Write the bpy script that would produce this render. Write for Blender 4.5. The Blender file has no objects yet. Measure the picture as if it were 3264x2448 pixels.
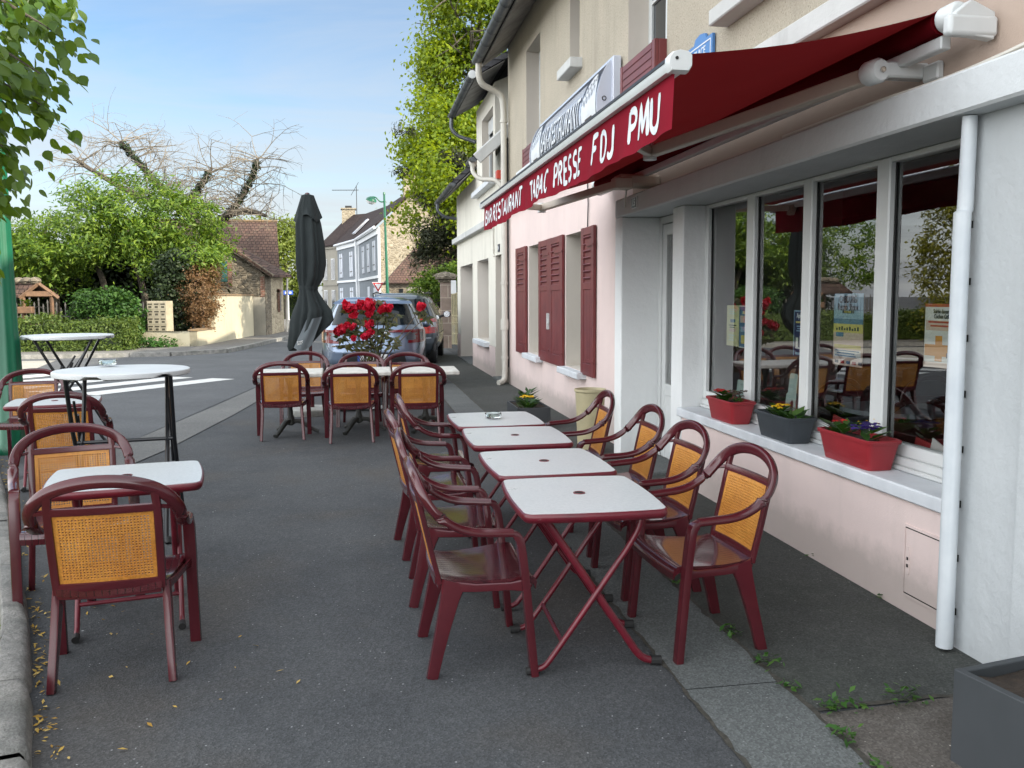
import bpy, bmesh, math, random
import numpy as np
from mathutils import Vector, Matrix
random.seed(7)
RNG = np.random.default_rng(11)
SC = bpy.context.scene
COL = SC.collection
PI = math.pi
R = math.radians

# ------------------------------------------------------------------ materials
MATS = {}
SKY_STRENGTH = .06; EXPOSURE = 1.74; CLOUD = (3.75, 4.0, 4.25); FILL_BANK = (7.6, 8.2, 8.9); FILL_BANK_LOW = (22.6, 23, 23.4); CIRRUS = .75; SUN = 2.5
def rgb(h):
    """sRGB hex to linear"""
    h = h.lstrip('#')
    o = []
    for i in (0, 2, 4):
        c = int(h[i:i+2], 16)/255
        o.append(c/12.92 if c <= .04045 else ((c+.055)/1.055)**2.4)
    return tuple(o)

class NT:
    def __init__(s, name):
        s.m = bpy.data.materials.new(name); s.m.use_nodes = True
        s.t = s.m.node_tree; s.n = s.t.nodes; s.l = s.t.links
        s.b = s.n['Principled BSDF']; s.out = s.n['Material Output']
        s.tc = s.n.new('ShaderNodeTexCoord')
        MATS[name] = s.m
    def new(s, t, **k):
        x = s.n.new('ShaderNode'+t)
        for a, v in k.items(): setattr(x, a, v)
        return x
    def link(s, a, b): s.l.new(a, b)
    def mapping(s, scale=(1, 1, 1), rot=(0, 0, 0), loc=(0, 0, 0), src='Object'):
        m = s.new('Mapping'); m.inputs['Scale'].default_value = scale
        m.inputs['Rotation'].default_value = rot; m.inputs['Location'].default_value = loc
        s.link(s.tc.outputs[src], m.inputs['Vector']); return m.outputs[0]
    def noise(s, scale, detail=4, rough=.55, vec=None, dist=0):
        x = s.new('TexNoise'); x.inputs['Scale'].default_value = scale
        x.inputs['Detail'].default_value = detail; x.inputs['Roughness'].default_value = rough
        x.inputs['Distortion'].default_value = dist
        s.link(vec if vec is not None else s.tc.outputs['Object'], x.inputs['Vector'])
        return x.outputs[0]
    def vor(s, scale, feature='F1', vec=None, rnd=1.0):
        x = s.new('TexVoronoi', feature=feature); x.inputs['Scale'].default_value = scale
        x.inputs['Randomness'].default_value = rnd
        s.link(vec if vec is not None else s.tc.outputs['Object'], x.inputs['Vector'])
        return x
    def ramp(s, fac, stops):
        r = s.new('ValToRGB'); e = r.color_ramp.elements
        while len(e) > len(stops): e.remove(e[-1])
        while len(e) < len(stops): e.new(.5)
        for i, (p, c) in enumerate(stops):
            e[i].position = p
            e[i].color = (c, c, c, 1) if isinstance(c, (int, float)) else (*c[:3], 1)
        s.link(fac, r.inputs[0]); return r.outputs[0]
    def mix(s, fac, a, b, mode='MIX'):
        x = s.new('Mix', data_type='RGBA', blend_type=mode)
        for v, k in ((fac, 0), (a, 6), (b, 7)):
            if isinstance(v, (int, float)): x.inputs[k].default_value = v
            elif isinstance(v, tuple): x.inputs[k].default_value = (*v[:3], 1)
            else: s.link(v, x.inputs[k])
        return x.outputs[2]
    def math(s, op, a, b=0.0):
        x = s.new('Math', operation=op)
        for v, k in ((a, 0), (b, 1)):
            if isinstance(v, (int, float)): x.inputs[k].default_value = v
            else: s.link(v, x.inputs[k])
        return x.outputs[0]
    def bump(s, h, strength=.3, dist=.01, prev=None):
        x = s.new('Bump'); x.inputs['Strength'].default_value = strength
        x.inputs['Distance'].default_value = dist
        s.link(h, x.inputs['Height'])
        if prev is not None: s.link(prev, x.inputs['Normal'])
        s.link(x.outputs[0], s.b.inputs['Normal']); return x.outputs[0]
    def color(s, c):
        if isinstance(c, tuple): s.b.inputs['Base Color'].default_value = (*c[:3], 1)
        else: s.link(c, s.b.inputs['Base Color'])
        return s
    def set(s, **k):
        for a, v in k.items():
            a = {'rough': 'Roughness', 'metal': 'Metallic', 'spec': 'Specular IOR Level', 'coat': 'Coat Weight', 'coatr': 'Coat Roughness',
                 'trans': 'Transmission Weight', 'ior': 'IOR', 'sheen': 'Sheen Weight'}[a]
            if isinstance(v, (int, float)): s.b.inputs[a].default_value = v
            else: s.link(v, s.b.inputs[a])
        return s

def M(name, c, c2=None, rough=.6, ns=6, lo=.35, hi=.65, metal=0, spec=.5, bump=0, bs=80, bd=.004, coat=0, det=5, rv=0):
    """plain surface: two tones mixed by noise, fine bump"""
    t = NT(name)
    if c2 is None: c2 = tuple(x*.82 for x in c)
    f = t.noise(ns, det)
    t.color(t.mix(t.ramp(f, [(lo, 0.), (hi, 1.)]), c, c2))
    t.set(rough=rough, metal=metal, spec=spec, coat=coat)
    if rv: t.set(rough=t.math('ADD', t.math('MULTIPLY', t.noise(ns*2.3, 4), rv), rough-rv*.5))
    if bump: t.bump(t.noise(bs, 4), bump, bd)
    return t.m

# ground
def asphalt(name, base, dark, light, patch=.35, speck=.5, brown=None):
    t = NT(name)
    base, dark, light = [tuple(x*1.18 for x in q) for q in (base, dark, light)]
    big = t.noise(.75, 7, .68); mid = t.noise(6, 7, .72)
    col = t.mix(t.ramp(big, [(.38, 0.), (.62, 1.)]), base, dark)
    col = t.mix(t.math('MULTIPLY', t.ramp(mid, [(.42, 0.), (.68, 1.)]), patch), col, light)
    if brown:
        col = t.mix(t.math('MULTIPLY', t.ramp(t.noise(.9, 5, .6, t.mapping(loc=(7, 3, 0))), [(.5, 0.), (.72, 1.)]), .5), col, brown)
    v = t.vor(130); g = t.ramp(v.outputs['Color'], [(.0, .62), (.6, 1.0), (1., 1.42)])
    col = t.mix(1.0, col, g, 'MULTIPLY')
    v2 = t.vor(38); spot = t.ramp(v2.outputs['Distance'], [(.09, 1.), (.16, 0.)])
    sel = t.ramp(v2.outputs['Color'], [(.74, 0.), (.80, 1.)])
    col = t.mix(t.math('MULTIPLY', t.math('MULTIPLY', spot, sel), speck), col, tuple(min(1, x*4.5) for x in light))
    v3 = t.vor(13); spot3 = t.ramp(v3.outputs['Distance'], [(.05, 1.), (.09, 0.)])
    sel3 = t.ramp(v3.outputs['Color'], [(.84, 0.), (.88, 1.)])
    col = t.mix(t.math('MULTIPLY', t.math('MULTIPLY', spot3, sel3), speck), col, tuple(min(1, x*6) for x in light))
    t.color(col).set(rough=.9, spec=.3)
    b = t.bump(v.outputs['Distance'], .35, .005)
    t.bump(t.noise(28, 5), .4, .008, b)
    return t.m
asphalt('asphalt', (.058, .061, .064), (.038, .041, .045), (.085, .087, .089), patch=.40, speck=.6, brown=(.080, .068, .055))
asphalt('sand_paving', (.30, .285, .25), (.24, .23, .20), (.36, .345, .31), speck=.2)
asphalt('road_asphalt', (.085, .088, .092), (.066, .069, .073), (.11, .112, .115), speck=.25)
asphalt('concrete', (.105, .112, .110), (.080, .088, .088), (.125, .13, .127), patch=.5, speck=.3)
asphalt('mossy', (.052, .054, .052), (.036, .040, .036), (.075, .078, .072), patch=.5, speck=.5, brown=(.045, .05, .035))
asphalt('gravelly', (.085, .075, .066), (.060, .053, .047), (.13, .12, .108), patch=.6, speck=.9, brown=(.07, .06, .045))
asphalt('seam_grit', (.070, .068, .064), (.058, .055, .050), (.095, .092, .086), speck=.4)
asphalt('pavement', (.14, .135, .125), (.11, .105, .10), (.18, .17, .16), speck=.2)
asphalt('gutter_stone', (.125, .125, .12), (.10, .10, .098), (.15, .15, .145), speck=.2)
M('zebra', (.62, .62, .60), (.48, .48, .46), .8, ns=9, bump=.2)
M('dark_gap', (.012, .012, .01), rough=.95)
M('joint_grit', (.030, .028, .022), (.060, .055, .045), .95, ns=40, bump=.6, bs=90)
t = NT('granite')
v = t.vor(150)
c = t.mix(t.ramp(t.noise(7, 6), [(.35, 0.), (.65, 1.)]), (.30, .29, .27), (.17, .17, .16))
c = t.mix(t.ramp(t.noise(2.5, 5, .7), [(.5, 0.), (.7, .7)]), c, (.10, .105, .085))
c = t.mix(1.0, c, t.ramp(v.outputs['Color'], [(0, .7), (1, 1.25)]), 'MULTIPLY')
t.color(c).set(rough=.9); b = t.bump(t.noise(22, 6, .7), .8, .02)
M('soil', (.045, .030, .020), (.022, .015, .010), .95, ns=30, bump=.8, bs=60, bd=.02)
M('lawn_soil', (.06, .075, .025), (.09, .08, .035), .95, ns=12, bump=.8, bs=50, bd=.02)

# walls
def render_wall(name, c, c2, stain=None, bs=140, bump=.5, bd=.006, dots=None, streak=.0, splash=None):
    t = NT(name)
    col = t.mix(t.ramp(t.noise(1.3, 6, .6), [(.3, 0.), (.7, 1.)]), c, c2)
    if dots:
        v = t.vor(75); s = t.ramp(v.outputs['Distance'], [(.18, 1.), (.34, 0.)])
        sel = t.ramp(v.outputs['Color'], [(.55, 0.), (.62, 1.)])
        col = t.mix(t.math('MULTIPLY', t.math('MULTIPLY', s, sel), .8), col, dots)
        col = t.mix(1., col, t.ramp(t.noise(60, 3, .7), [(.25, .80), (.75, 1.16)]), 'MULTIPLY')
    if stain:
        n = t.noise(1.0, 6, .7, t.mapping((2.2, 2.2, .35)))
        col = t.mix(t.math('MULTIPLY', t.ramp(n, [(.52, 0.), (.75, 1.)]), .55), col, stain)
    if splash:
        sp = t.new('SeparateXYZ'); t.link(t.tc.outputs['Object'], sp.inputs[0])
        hgt = t.math('ADD', sp.outputs[2], t.math('MULTIPLY', t.noise(5, 6, .7), -.30))
        col = t.mix(t.math('MULTIPLY', t.ramp(hgt, [(.0, 1.), (.16, 0.)]), .55), col, splash)
    t.color(col).set(rough=.9, spec=.25)
    b = t.bump(t.noise(bs, 4, .7), bump, bd)
    t.bump(t.noise(9, 4), .15, .02, b)
    return t.m
render_wall('pink_render', (.74, .61, .575), (.67, .555, .53), (.57, .49, .46), 170, .35, .004, splash=(.30, .27, .24))
render_wall('cream_render', (.48, .43, .345), (.42, .38, .305), (.27, .24, .195), 90, .9, .010, dots=(.20, .18, .155))
render_wall('white_paint', (.48, .505, .515), (.43, .455, .465), (.37, .39, .40), 11, .35, .022)
render_wall('beam_paint', (.58, .605, .615), (.52, .545, .555), (.44, .46, .465), 14, .3, .02)
render_wall('surround_paint', (.76, .78, .78), (.70, .72, .72), (.58, .60, .60), 14, .3, .02)  # white paint lightened in colour to lift the shade under the awning
render_wall('awning_shade_render', (.45, .35, .285), (.40, .32, .27), None, 120, .5, .006)  # pink wall with the awning's shade and red bounce put into its colour
render_wall('cream_two', (.72, .70, .62), (.65, .63, .56), (.38, .37, .32), 130, .35, .005)
render_wall('cornice_paint', (.60, .61, .60), (.46, .47, .46), (.25, .255, .25), 60, .3, .006)
render_wall('reveal_paint', (.58, .53, .47), (.53, .49, .43), None, 120, .4, .004)
render_wall('white_wall', (.50, .455, .34), (.44, .40, .29), (.26, .24, .16), 40, .5, .015)
render_wall('blue_render', (.185, .205, .225), (.165, .185, .205), (.13, .145, .155), 40, .3, .01)
render_wall('beige_render', (.30, .28, .235), (.25, .235, .20), (.15, .145, .125), 40, .4, .01)
M('sill_paint', (.66, .69, .72), (.55, .58, .61), .55, ns=5, bump=.15, bs=40)
M('soffit_board', (.34, .33, .31), (.20, .19, .18), .85, ns=3, bump=.2, bs=20)
M('zinc', (.075, .085, .095), (.12, .13, .14), .45, ns=5, metal=.6, bump=.05)
M('pvc_pipe', (.58, .56, .50), (.50, .48, .43), .5, ns=3)
M('pvc_white', (.62, .64, .63), (.56, .58, .58), .35, ns=3)
M('white_pipe', (.55, .585, .605), (.46, .50, .53), .5, ns=4, bump=.15, bs=30)
M('red_shutter', (.155, .026, .026), (.115, .020, .022), .45, ns=4, bump=.12, bs=40, spec=.5)
M('dark_metal', (.02, .02, .02), rough=.4, metal=.3)
def rubble(name, c1, c2, mortar, sc=4.5, zs=1.9, mort=.06):
    t = NT(name)
    vec = t.mapping((sc, sc, sc*zs))
    d = t.new('TexNoise'); d.inputs['Scale'].default_value = 3; t.link(vec, d.inputs['Vector'])
    w = t.new('Mix', data_type='RGBA', blend_type='LINEAR_LIGHT'); w.inputs[0].default_value = .12
    t.link(vec, w.inputs[6]); t.link(d.outputs['Color'], w.inputs[7])
    e = t.vor(1, 'DISTANCE_TO_EDGE', w.outputs[2]); f = t.vor(1, 'F1', w.outputs[2])
    col = t.mix(t.ramp(f.outputs['Color'], [(.1, 0.), (.9, 1.)]), c1, c2)
    col = t.mix(t.ramp(e.outputs['Distance'], [(mort*.4, 1.), (mort, 0.)]), col, mortar)
    col = t.mix(1., col, t.ramp(t.noise(2, 5, .7), [(.25, .7), (.75, 1.2)]), 'MULTIPLY')
    t.color(col).set(rough=.95, spec=.2)
    t.bump(t.ramp(e.outputs['Distance'], [(0, 0.), (.2, 1.)]), .8, .03)
    return t.m
rubble('peeled_wall', (.40, .345, .25), (.33, .28, .20), (.43, .38, .28), 3.0, 1.5, .03)
rubble('rubble_stone', (.19, .16, .12), (.11, .095, .075), (.25, .22, .17), 4.2, 2.0)
rubble('gable_stone', (.30, .26, .19), (.22, .185, .13), (.34, .30, .23), 3.4, 1.8, .10)
def brick(name, c1, c2, mortar, scale=1., bw=.22, rh=.065, ms=.008, rot=(R(90), 0, 0)):
    t = NT(name)
    x = t.new('TexBrick'); x.inputs['Scale'].default_value = scale
    x.inputs['Brick Width'].default_value = bw; x.inputs['Row Height'].default_value = rh; x.inputs['Mortar Size'].default_value = ms
    x.inputs['Color1'].default_value = (*c1, 1); x.inputs['Color2'].default_value = (*c2, 1); x.inputs['Mortar'].default_value = (*mortar, 1)
    t.link(t.mapping(rot=rot), x.inputs['Vector'])
    col = t.mix(1., x.outputs['Color'], t.ramp(t.noise(3, 5, .7), [(.25, .65), (.75, 1.3)]), 'MULTIPLY')
    t.color(col).set(rough=.9); t.bump(x.outputs['Fac'], -.5, .01)
    return t.m
brick('brick_quoin', (.17, .075, .052), (.12, .055, .04), (.20, .17, .135))
brick('pillar_stone', (.24, .18, .145), (.20, .155, .13), (.34, .29, .24), 1, .9, .38, .012)
def tile_roof(name, c1, c2, lichen, row=.13, axis='z', k=1.0):
    """rows of flat tiles: saw profile along the height plus random tile tone"""
    t = NT(name)
    x = t.new('TexBrick'); x.inputs['Scale'].default_value = 1
    x.inputs['Brick Width'].default_value = .17*k; x.inputs['Row Height'].default_value = row*k; x.inputs['Mortar Size'].default_value = .012*k
    x.inputs['Color1'].default_value = (*c1, 1); x.inputs['Color2'].default_value = (*c2, 1)
    x.inputs['Mortar'].default_value = (c2[0]*.28, c2[1]*.28, c2[2]*.28, 1)
    rot = {'z': (R(90), 0, 0), 'zy': (R(90), R(90), 0)}[axis]
    m = t.new('Mapping'); m.inputs['Rotation'].default_value = rot
    t.link(t.tc.outputs['Object'], m.inputs[0]); t.link(m.outputs[0], x.inputs['Vector'])
    col = t.mix(t.math('MULTIPLY', t.ramp(t.noise(2.2, 6, .75), [(.55, 0.), (.75, 1.)]), .6), x.outputs['Color'], lichen)
    col = t.mix(1., col, t.ramp(t.noise(14, 4, .7), [(.25, .6), (.75, 1.4)]), 'MULTIPLY')
    t.color(col).set(rough=.95, spec=.2); t.bump(x.outputs['Fac'], -.9, .03)
    return t.m
tile_roof('clay_tile', (.115, .070, .054), (.075, .048, .040), (.17, .14, .09))
tile_roof('dark_tile', (.050, .035, .033), (.035, .026, .025), (.065, .05, .04), axis='zy')
tile_roof('slate_tile', (.085, .085, .09), (.06, .06, .065), (.15, .14, .11), axis='zy')
M('ridge_tile', (.24, .16, .08), (.14, .10, .07), .95, ns=6, bump=.5, bs=20, bd=.02)
M('old_wood', (.17, .095, .052), (.11, .065, .04), .8, ns=8)
M('grey_wood', (.13, .125, .12), (.09, .085, .08), .85, ns=8)
M('teal_paint', (.03, .11, .10), rough=.6)
M('green_door', (.02, .075, .045), rough=.55)
M('shutter_white', (.52, .55, .60), (.45, .48, .53), .5)

# furniture
t = NT('burgundy')
n = t.noise(3.2, 5, .6)
c = t.mix(t.ramp(n, [(.3, 0.), (.7, 1.)]), (.082, .012, .017), (.052, .008, .012))
c = t.mix(t.math('MULTIPLY', t.ramp(t.noise(60, 6, .8), [(.64, 0.), (.80, 1.)]), .22), c, (.17, .085, .085))
t.color(c).set(rough=t.math('ADD', t.math('MULTIPLY', t.noise(6, 3), .16), .10), spec=.6)
t = NT('burgundy_seat')
n = t.noise(5.2, 5, .6)
c = t.mix(t.ramp(n, [(.3, 0.), (.7, 1.)]), (.080, .011, .016), (.050, .008, .012))
x = t.new('TexWave', bands_direction='Y'); x.inputs['Scale'].default_value = 11; t.link(t.tc.outputs['Object'], x.inputs['Vector'])
g = t.ramp(x.outputs['Fac'], [(.0, 0.), (.10, 1.)])
c = t.mix(g, (.03, .005, .008), c)
c = t.mix(t.math('MULTIPLY', t.ramp(t.noise(40, 6, .75), [(.58, 0.), (.80, 1.)]), .25), c, (.20, .12, .12))
t.color(c).set(rough=t.math('ADD', t.math('MULTIPLY', t.noise(9, 5), .22), .05), spec=.75, coat=.5, coatr=.08)
t.bump(g, .35, .002)
t = NT('burgundy_tube')
c = t.mix(t.ramp(t.noise(9, 5), [(.35, 0.), (.7, 1.)]), (.135, .010, .020), (.085, .008, .015))
c = t.mix(t.math('MULTIPLY', t.ramp(t.noise(40, 6, .8), [(.62, 0.), (.74, 1.)]), .6), c, (.25, .17, .16))
t.color(c).set(rough=.3, spec=.5)
t = NT('cane')
c = t.mix(t.ramp(t.noise(7, 5, .6), [(.3, 0.), (.7, 1.)]), (.52, .235, .045), (.42, .165, .028))
c = t.mix(1., c, t.ramp(t.noise(120, 2), [(.3, .75), (.7, 1.2)]), 'MULTIPLY')
t.color(c).set(rough=.42, spec=.4)
t = NT('laminate')
c = t.mix(t.ramp(t.noise(60, 3, .8), [(.3, 0.), (.7, 1.)]), (.56, .575, .58), (.45, .47, .475))
c = t.mix(t.math('MULTIPLY', t.ramp(t.noise(4, 6, .7), [(.55, 0.), (.78, 1.)]), .30), c, (.42, .43, .42))
t.color(c).set(rough=t.math('ADD', t.math('MULTIPLY', t.noise(6, 5), .25), .20), spec=.5)
M('hdpe', (.62, .64, .65), (.56, .58, .59), .45, ns=5, bump=.1, bs=120, bd=.001)
M('black_tube', (.010, .011, .014), rough=.3, spec=.5)
M('rubber', (.012, .012, .012), rough=.7)
M('werzalit', (.60, .585, .54), (.40, .385, .35), .6, ns=14, lo=.4, hi=.75, bump=.2, bs=50, bd=.002)
M('cast_iron', (.035, .037, .032), (.02, .02, .019), .55, ns=10, metal=.3, bump=.3, bs=30)
M('umbrella_cloth', (.018, .025, .026), (.011, .016, .017), .9, ns=3, bump=.15, bs=300, bd=.001)
M('umbrella_light', (.10, .115, .125), (.085, .10, .11), .9, ns=3)
M('grey_stone', (.34, .34, .32), (.24, .24, .22), .9, ns=12, bump=.3, bs=50)
t = NT('awning_red')
c = t.mix(t.ramp(t.noise(1.5, 5), [(.3, 0.), (.7, 1.)]), (.140, .006, .010), (.110, .004, .008))
t.color(c).set(rough=.9, spec=.05); t.bump(t.noise(350, 2), .2, .001)
tr = t.new('BsdfTranslucent'); tr.inputs[0].default_value = (.28, .02, .02, 1)
mx = t.new('MixShader'); mx.inputs[0].default_value = .13
t.link(t.b.outputs[0], mx.inputs[1]); t.link(tr.outputs[0], mx.inputs[2]); t.link(mx.outputs[0], t.out.inputs[0])
t = NT('valance_red')
c = t.mix(t.ramp(t.noise(2.5, 5), [(.3, 0.), (.7, 1.)]), (.225, .010, .023), (.18, .007, .017))
t.color(c).set(rough=.9, spec=.08); t.bump(t.noise(350, 2), .2, .001)
M('letter_white', (.72, .74, .76), (.55, .58, .62), .8, ns=12)
M('awning_white', (.60, .62, .62), (.54, .56, .56), .35, ns=4)
M('awning_cream', (.50, .435, .36), (.45, .39, .33), .45, ns=4)
M('black_line', (.01, .012, .02), rough=.5)
M('sign_silver', (.56, .60, .68), (.48, .52, .60), .22, ns=1.2, spec=.6, coat=.4)
M('sign_navy', (.012, .016, .035), rough=.3)
M('sign_white', (.72, .74, .76), (.66, .68, .70), .3)
M('sign_brown', (.06, .03, .02), rough=.4)
M('enamel_blue', (.07, .20, .46), (.06, .18, .42), .3, ns=3)
M('number_navy', (.012, .02, .05), rough=.3)
M('pot_red', (.30, .022, .030), (.25, .018, .025), .45, ns=5, bump=.08, bs=90)
M('pot_grey', (.040, .048, .056), (.033, .040, .047), .5, ns=5, bump=.08, bs=90)
M('planter_grey', (.045, .050, .055), (.035, .040, .044), .6, ns=2.5, bump=.15, bs=220, bd=.001)
M('bin_yellow', (.46, .40, .24), (.36, .32, .20), .5, ns=6)
M('letterbox_beige', (.42, .37, .27), (.32, .28, .20), .5, ns=6)
M('letterbox_dark', (.07, .06, .04), rough=.6)
M('lamp_green', (.004, .115, .056), (.003, .095, .046), .35, ns=2)
M('lamp_white', (.75, .78, .78), rough=.2)
M('sign_red', (.42, .02, .025), rough=.4)
M('alarm_red', (.60, .06, .03), rough=.4)
M('iron', (.035, .033, .03), rough=.6, metal=.3)
M('iron_pale', (.42, .38, .24), (.34, .30, .19), .6)
t = NT('clear_glass'); t.color((.86, .93, .91)).set(rough=.03, trans=1.0, ior=1.45)

def glass(name, tint=(.84, .89, .88), gain=2.5, haze=.0, back=(0, 0, 0)):
    t = NT(name)
    tr = t.new('BsdfTransparent'); tr.inputs[0].default_value = (*tint, 1)
    gl = t.new('BsdfGlossy'); gl.inputs['Roughness'].default_value = .0; gl.inputs[0].default_value = (1, 1, 1, 1)
    fr = t.new('Fresnel'); fr.inputs[0].default_value = 1.5
    mx = t.new('MixShader')
    t.link(t.math('MINIMUM', t.math('MULTIPLY', fr.outputs[0], gain), .97), mx.inputs[0])
    t.link(tr.outputs[0], mx.inputs[1]); t.link(gl.outputs[0], mx.inputs[2]); t.link(mx.outputs[0], t.out.inputs[0])
    return t.m
glass('window_glass')
M('dark_pane', (.018, .022, .026), rough=.05, spec=.8)
M('car_glass', (.010, .014, .018), rough=.05, spec=.35)
t = NT('paint_silver'); t.color((.15, .20, .285)).set(rough=.30, metal=.75, coat=.9, coatr=.03)
t = NT('paint_bluegrey'); t.color((.065, .085, .105)).set(rough=.35, metal=.6, coat=.9, coatr=.04)
M('car_black', (.012, .012, .014), rough=.5)
M('chrome', (.62, .64, .66), rough=.18, metal=1)
t = NT('tail_red'); t.color((.12, .003, .008)).set(rough=.15, spec=.5, coat=.3)
t = NT('tail_red_bright'); t.color((.50, .025, .020)).set(rough=.12, spec=.6, coat=.6)
M('tail_white', (.60, .60, .62), rough=.15)
M('plate_white', (.70, .70, .70), rough=.4)
M('plate_blue', (.03, .09, .40), rough=.4)
M('rim_alloy', (.42, .43, .44), rough=.3, metal=.8)

# interior
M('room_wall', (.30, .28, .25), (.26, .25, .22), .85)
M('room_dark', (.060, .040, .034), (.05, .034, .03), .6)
M('room_ceiling', (.20, .155, .13), rough=.9)
M('room_floor', (.07, .06, .055), (.05, .045, .04), .35)
M('dark_wood', (.060, .020, .015), (.04, .014, .011), .35, ns=5)
M('seat_brown', (.11, .045, .035), (.085, .035, .028), .6, ns=6)
M('table_grey', (.32, .34, .37), (.26, .28, .31), .3)
M('stand_green', (.48, .60, .55), (.42, .54, .50), .35)
M('paper_white', (.70, .70, .68), rough=.7)
M('paper_yellow', (.62, .60, .34), (.55, .53, .30), .7)
M('paper_blue', (.10, .22, .36), (.07, .16, .28), .6, ns=20)
M('paper_sky', (.30, .44, .56), (.24, .38, .50), .6, ns=6)
M('paper_navy', (.025, .035, .10), rough=.6)
M('paper_pink', (.60, .45, .38), (.55, .41, .35), .6)
M('paper_orange', (.62, .26, .05), (.55, .22, .04), .6)
M('paper_red', (.42, .03, .03), rough=.6)
M('paper_sand', (.62, .52, .16), rough=.6)
M('paper_green', (.02, .17, .06), rough=.5)
M('paper_purple', (.12, .08, .28), rough=.6)
M('ink', (.02, .03, .05), rough=.7)

# foliage
def leafmat(name, dark, mid, light, trans=.35, rough=.55, tcol=None, vein=False):
    t = NT(name)
    g = t.new('NewGeometry')
    c = t.ramp(g.outputs['Random Per Island'], [(0, dark), (.5, mid), (1, light)])
    c = t.mix(1., c, t.ramp(t.noise(.8, 3), [(.3, .82), (.7, 1.18)]), 'MULTIPLY')
    t.color(c).set(rough=rough, spec=.35)
    if trans:
        tr = t.new('BsdfTranslucent')
        if tcol: tr.inputs[0].default_value = (*tcol, 1)
        else: t.link(t.mix(1., c, (1.5, 1.5, .7), 'MULTIPLY'), tr.inputs[0])
        mx = t.new('MixShader'); mx.inputs[0].default_value = trans
        t.link(t.b.outputs[0], mx.inputs[1]); t.link(tr.outputs[0], mx.inputs[2]); t.link(mx.outputs[0], t.out.inputs[0])
    return t.m
leafmat('leaf_elder', (.045, .10, .012), (.095, .165, .018), (.18, .255, .026), .36)
leafmat('leaf_lime', (.06, .11, .008), (.115, .175, .010), (.20, .25, .014), .45, tcol=(.34, .42, .012))
leafmat('leaf_near', (.030, .075, .010), (.055, .115, .014), (.095, .155, .018), .42, .4, tcol=(.22, .33, .02))
leafmat('leaf_shrub', (.022, .065, .012), (.038, .10, .016), (.065, .14, .022), .25)
leafmat('leaf_hedge', (.040, .070, .012), (.065, .105, .016), (.10, .14, .02), .25)
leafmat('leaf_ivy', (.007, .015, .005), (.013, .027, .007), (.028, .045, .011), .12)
leafmat('leaf_brown', (.10, .050, .020), (.16, .085, .035), (.20, .13, .06), .2)
leafmat('leaf_conifer', (.014, .018, .008), (.022, .028, .011), (.035, .04, .016), .1)
leafmat('leaf_thuja', (.10, .11, .010), (.15, .15, .014), (.20, .19, .02), .3)
leafmat('leaf_far', (.10, .14, .02), (.15, .19, .03), (.20, .24, .05), .35)
leafmat('leaf_rhodo', (.030, .042, .012), (.060, .066, .020), (.12, .105, .035), .2, .4)
leafmat('leaf_pot', (.025, .075, .014), (.04, .11, .02), (.075, .15, .03), .25, .45)
leafmat('grass_blade', (.06, .10, .018), (.10, .14, .025), (.17, .19, .05), .3)
leafmat('petal_red', (.46, .006, .022), (.60, .010, .045), (.72, .03, .09), .35, .6)
leafmat('petal_scarlet', (.42, .008, .012), (.5, .01, .015), (.6, .03, .02), .2, .6)
leafmat('petal_yellow', (.60, .36, .01), (.72, .46, .012), (.80, .55, .03), .2, .6)
leafmat('petal_violet', (.020, .010, .10), (.03, .014, .14), (.05, .02, .18), .1, .6)
leafmat('dry_flower', (.06, .035, .03), (.10, .06, .05), (.14, .09, .075), .1, .8)
leafmat('litter', (.30, .17, .03), (.42, .27, .05), (.5, .36, .12), .1, .8)
M('bark', (.10, .085, .065), (.06, .05, .04), .95, ns=9, bump=.8, bs=25, bd=.03)
M('bark_pale', (.22, .19, .15), (.15, .13, .10), .95, ns=9, bump=.5, bs=25, bd=.02)
M('twig', (.10, .07, .045), (.07, .05, .03), .9)

# ------------------------------------------------------------------ mesh builder
def root_loc(o):
    v = Vector((0, 0, 0))
    while o is not None:
        v = v + o.location; o = o.parent
    return v

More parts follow.
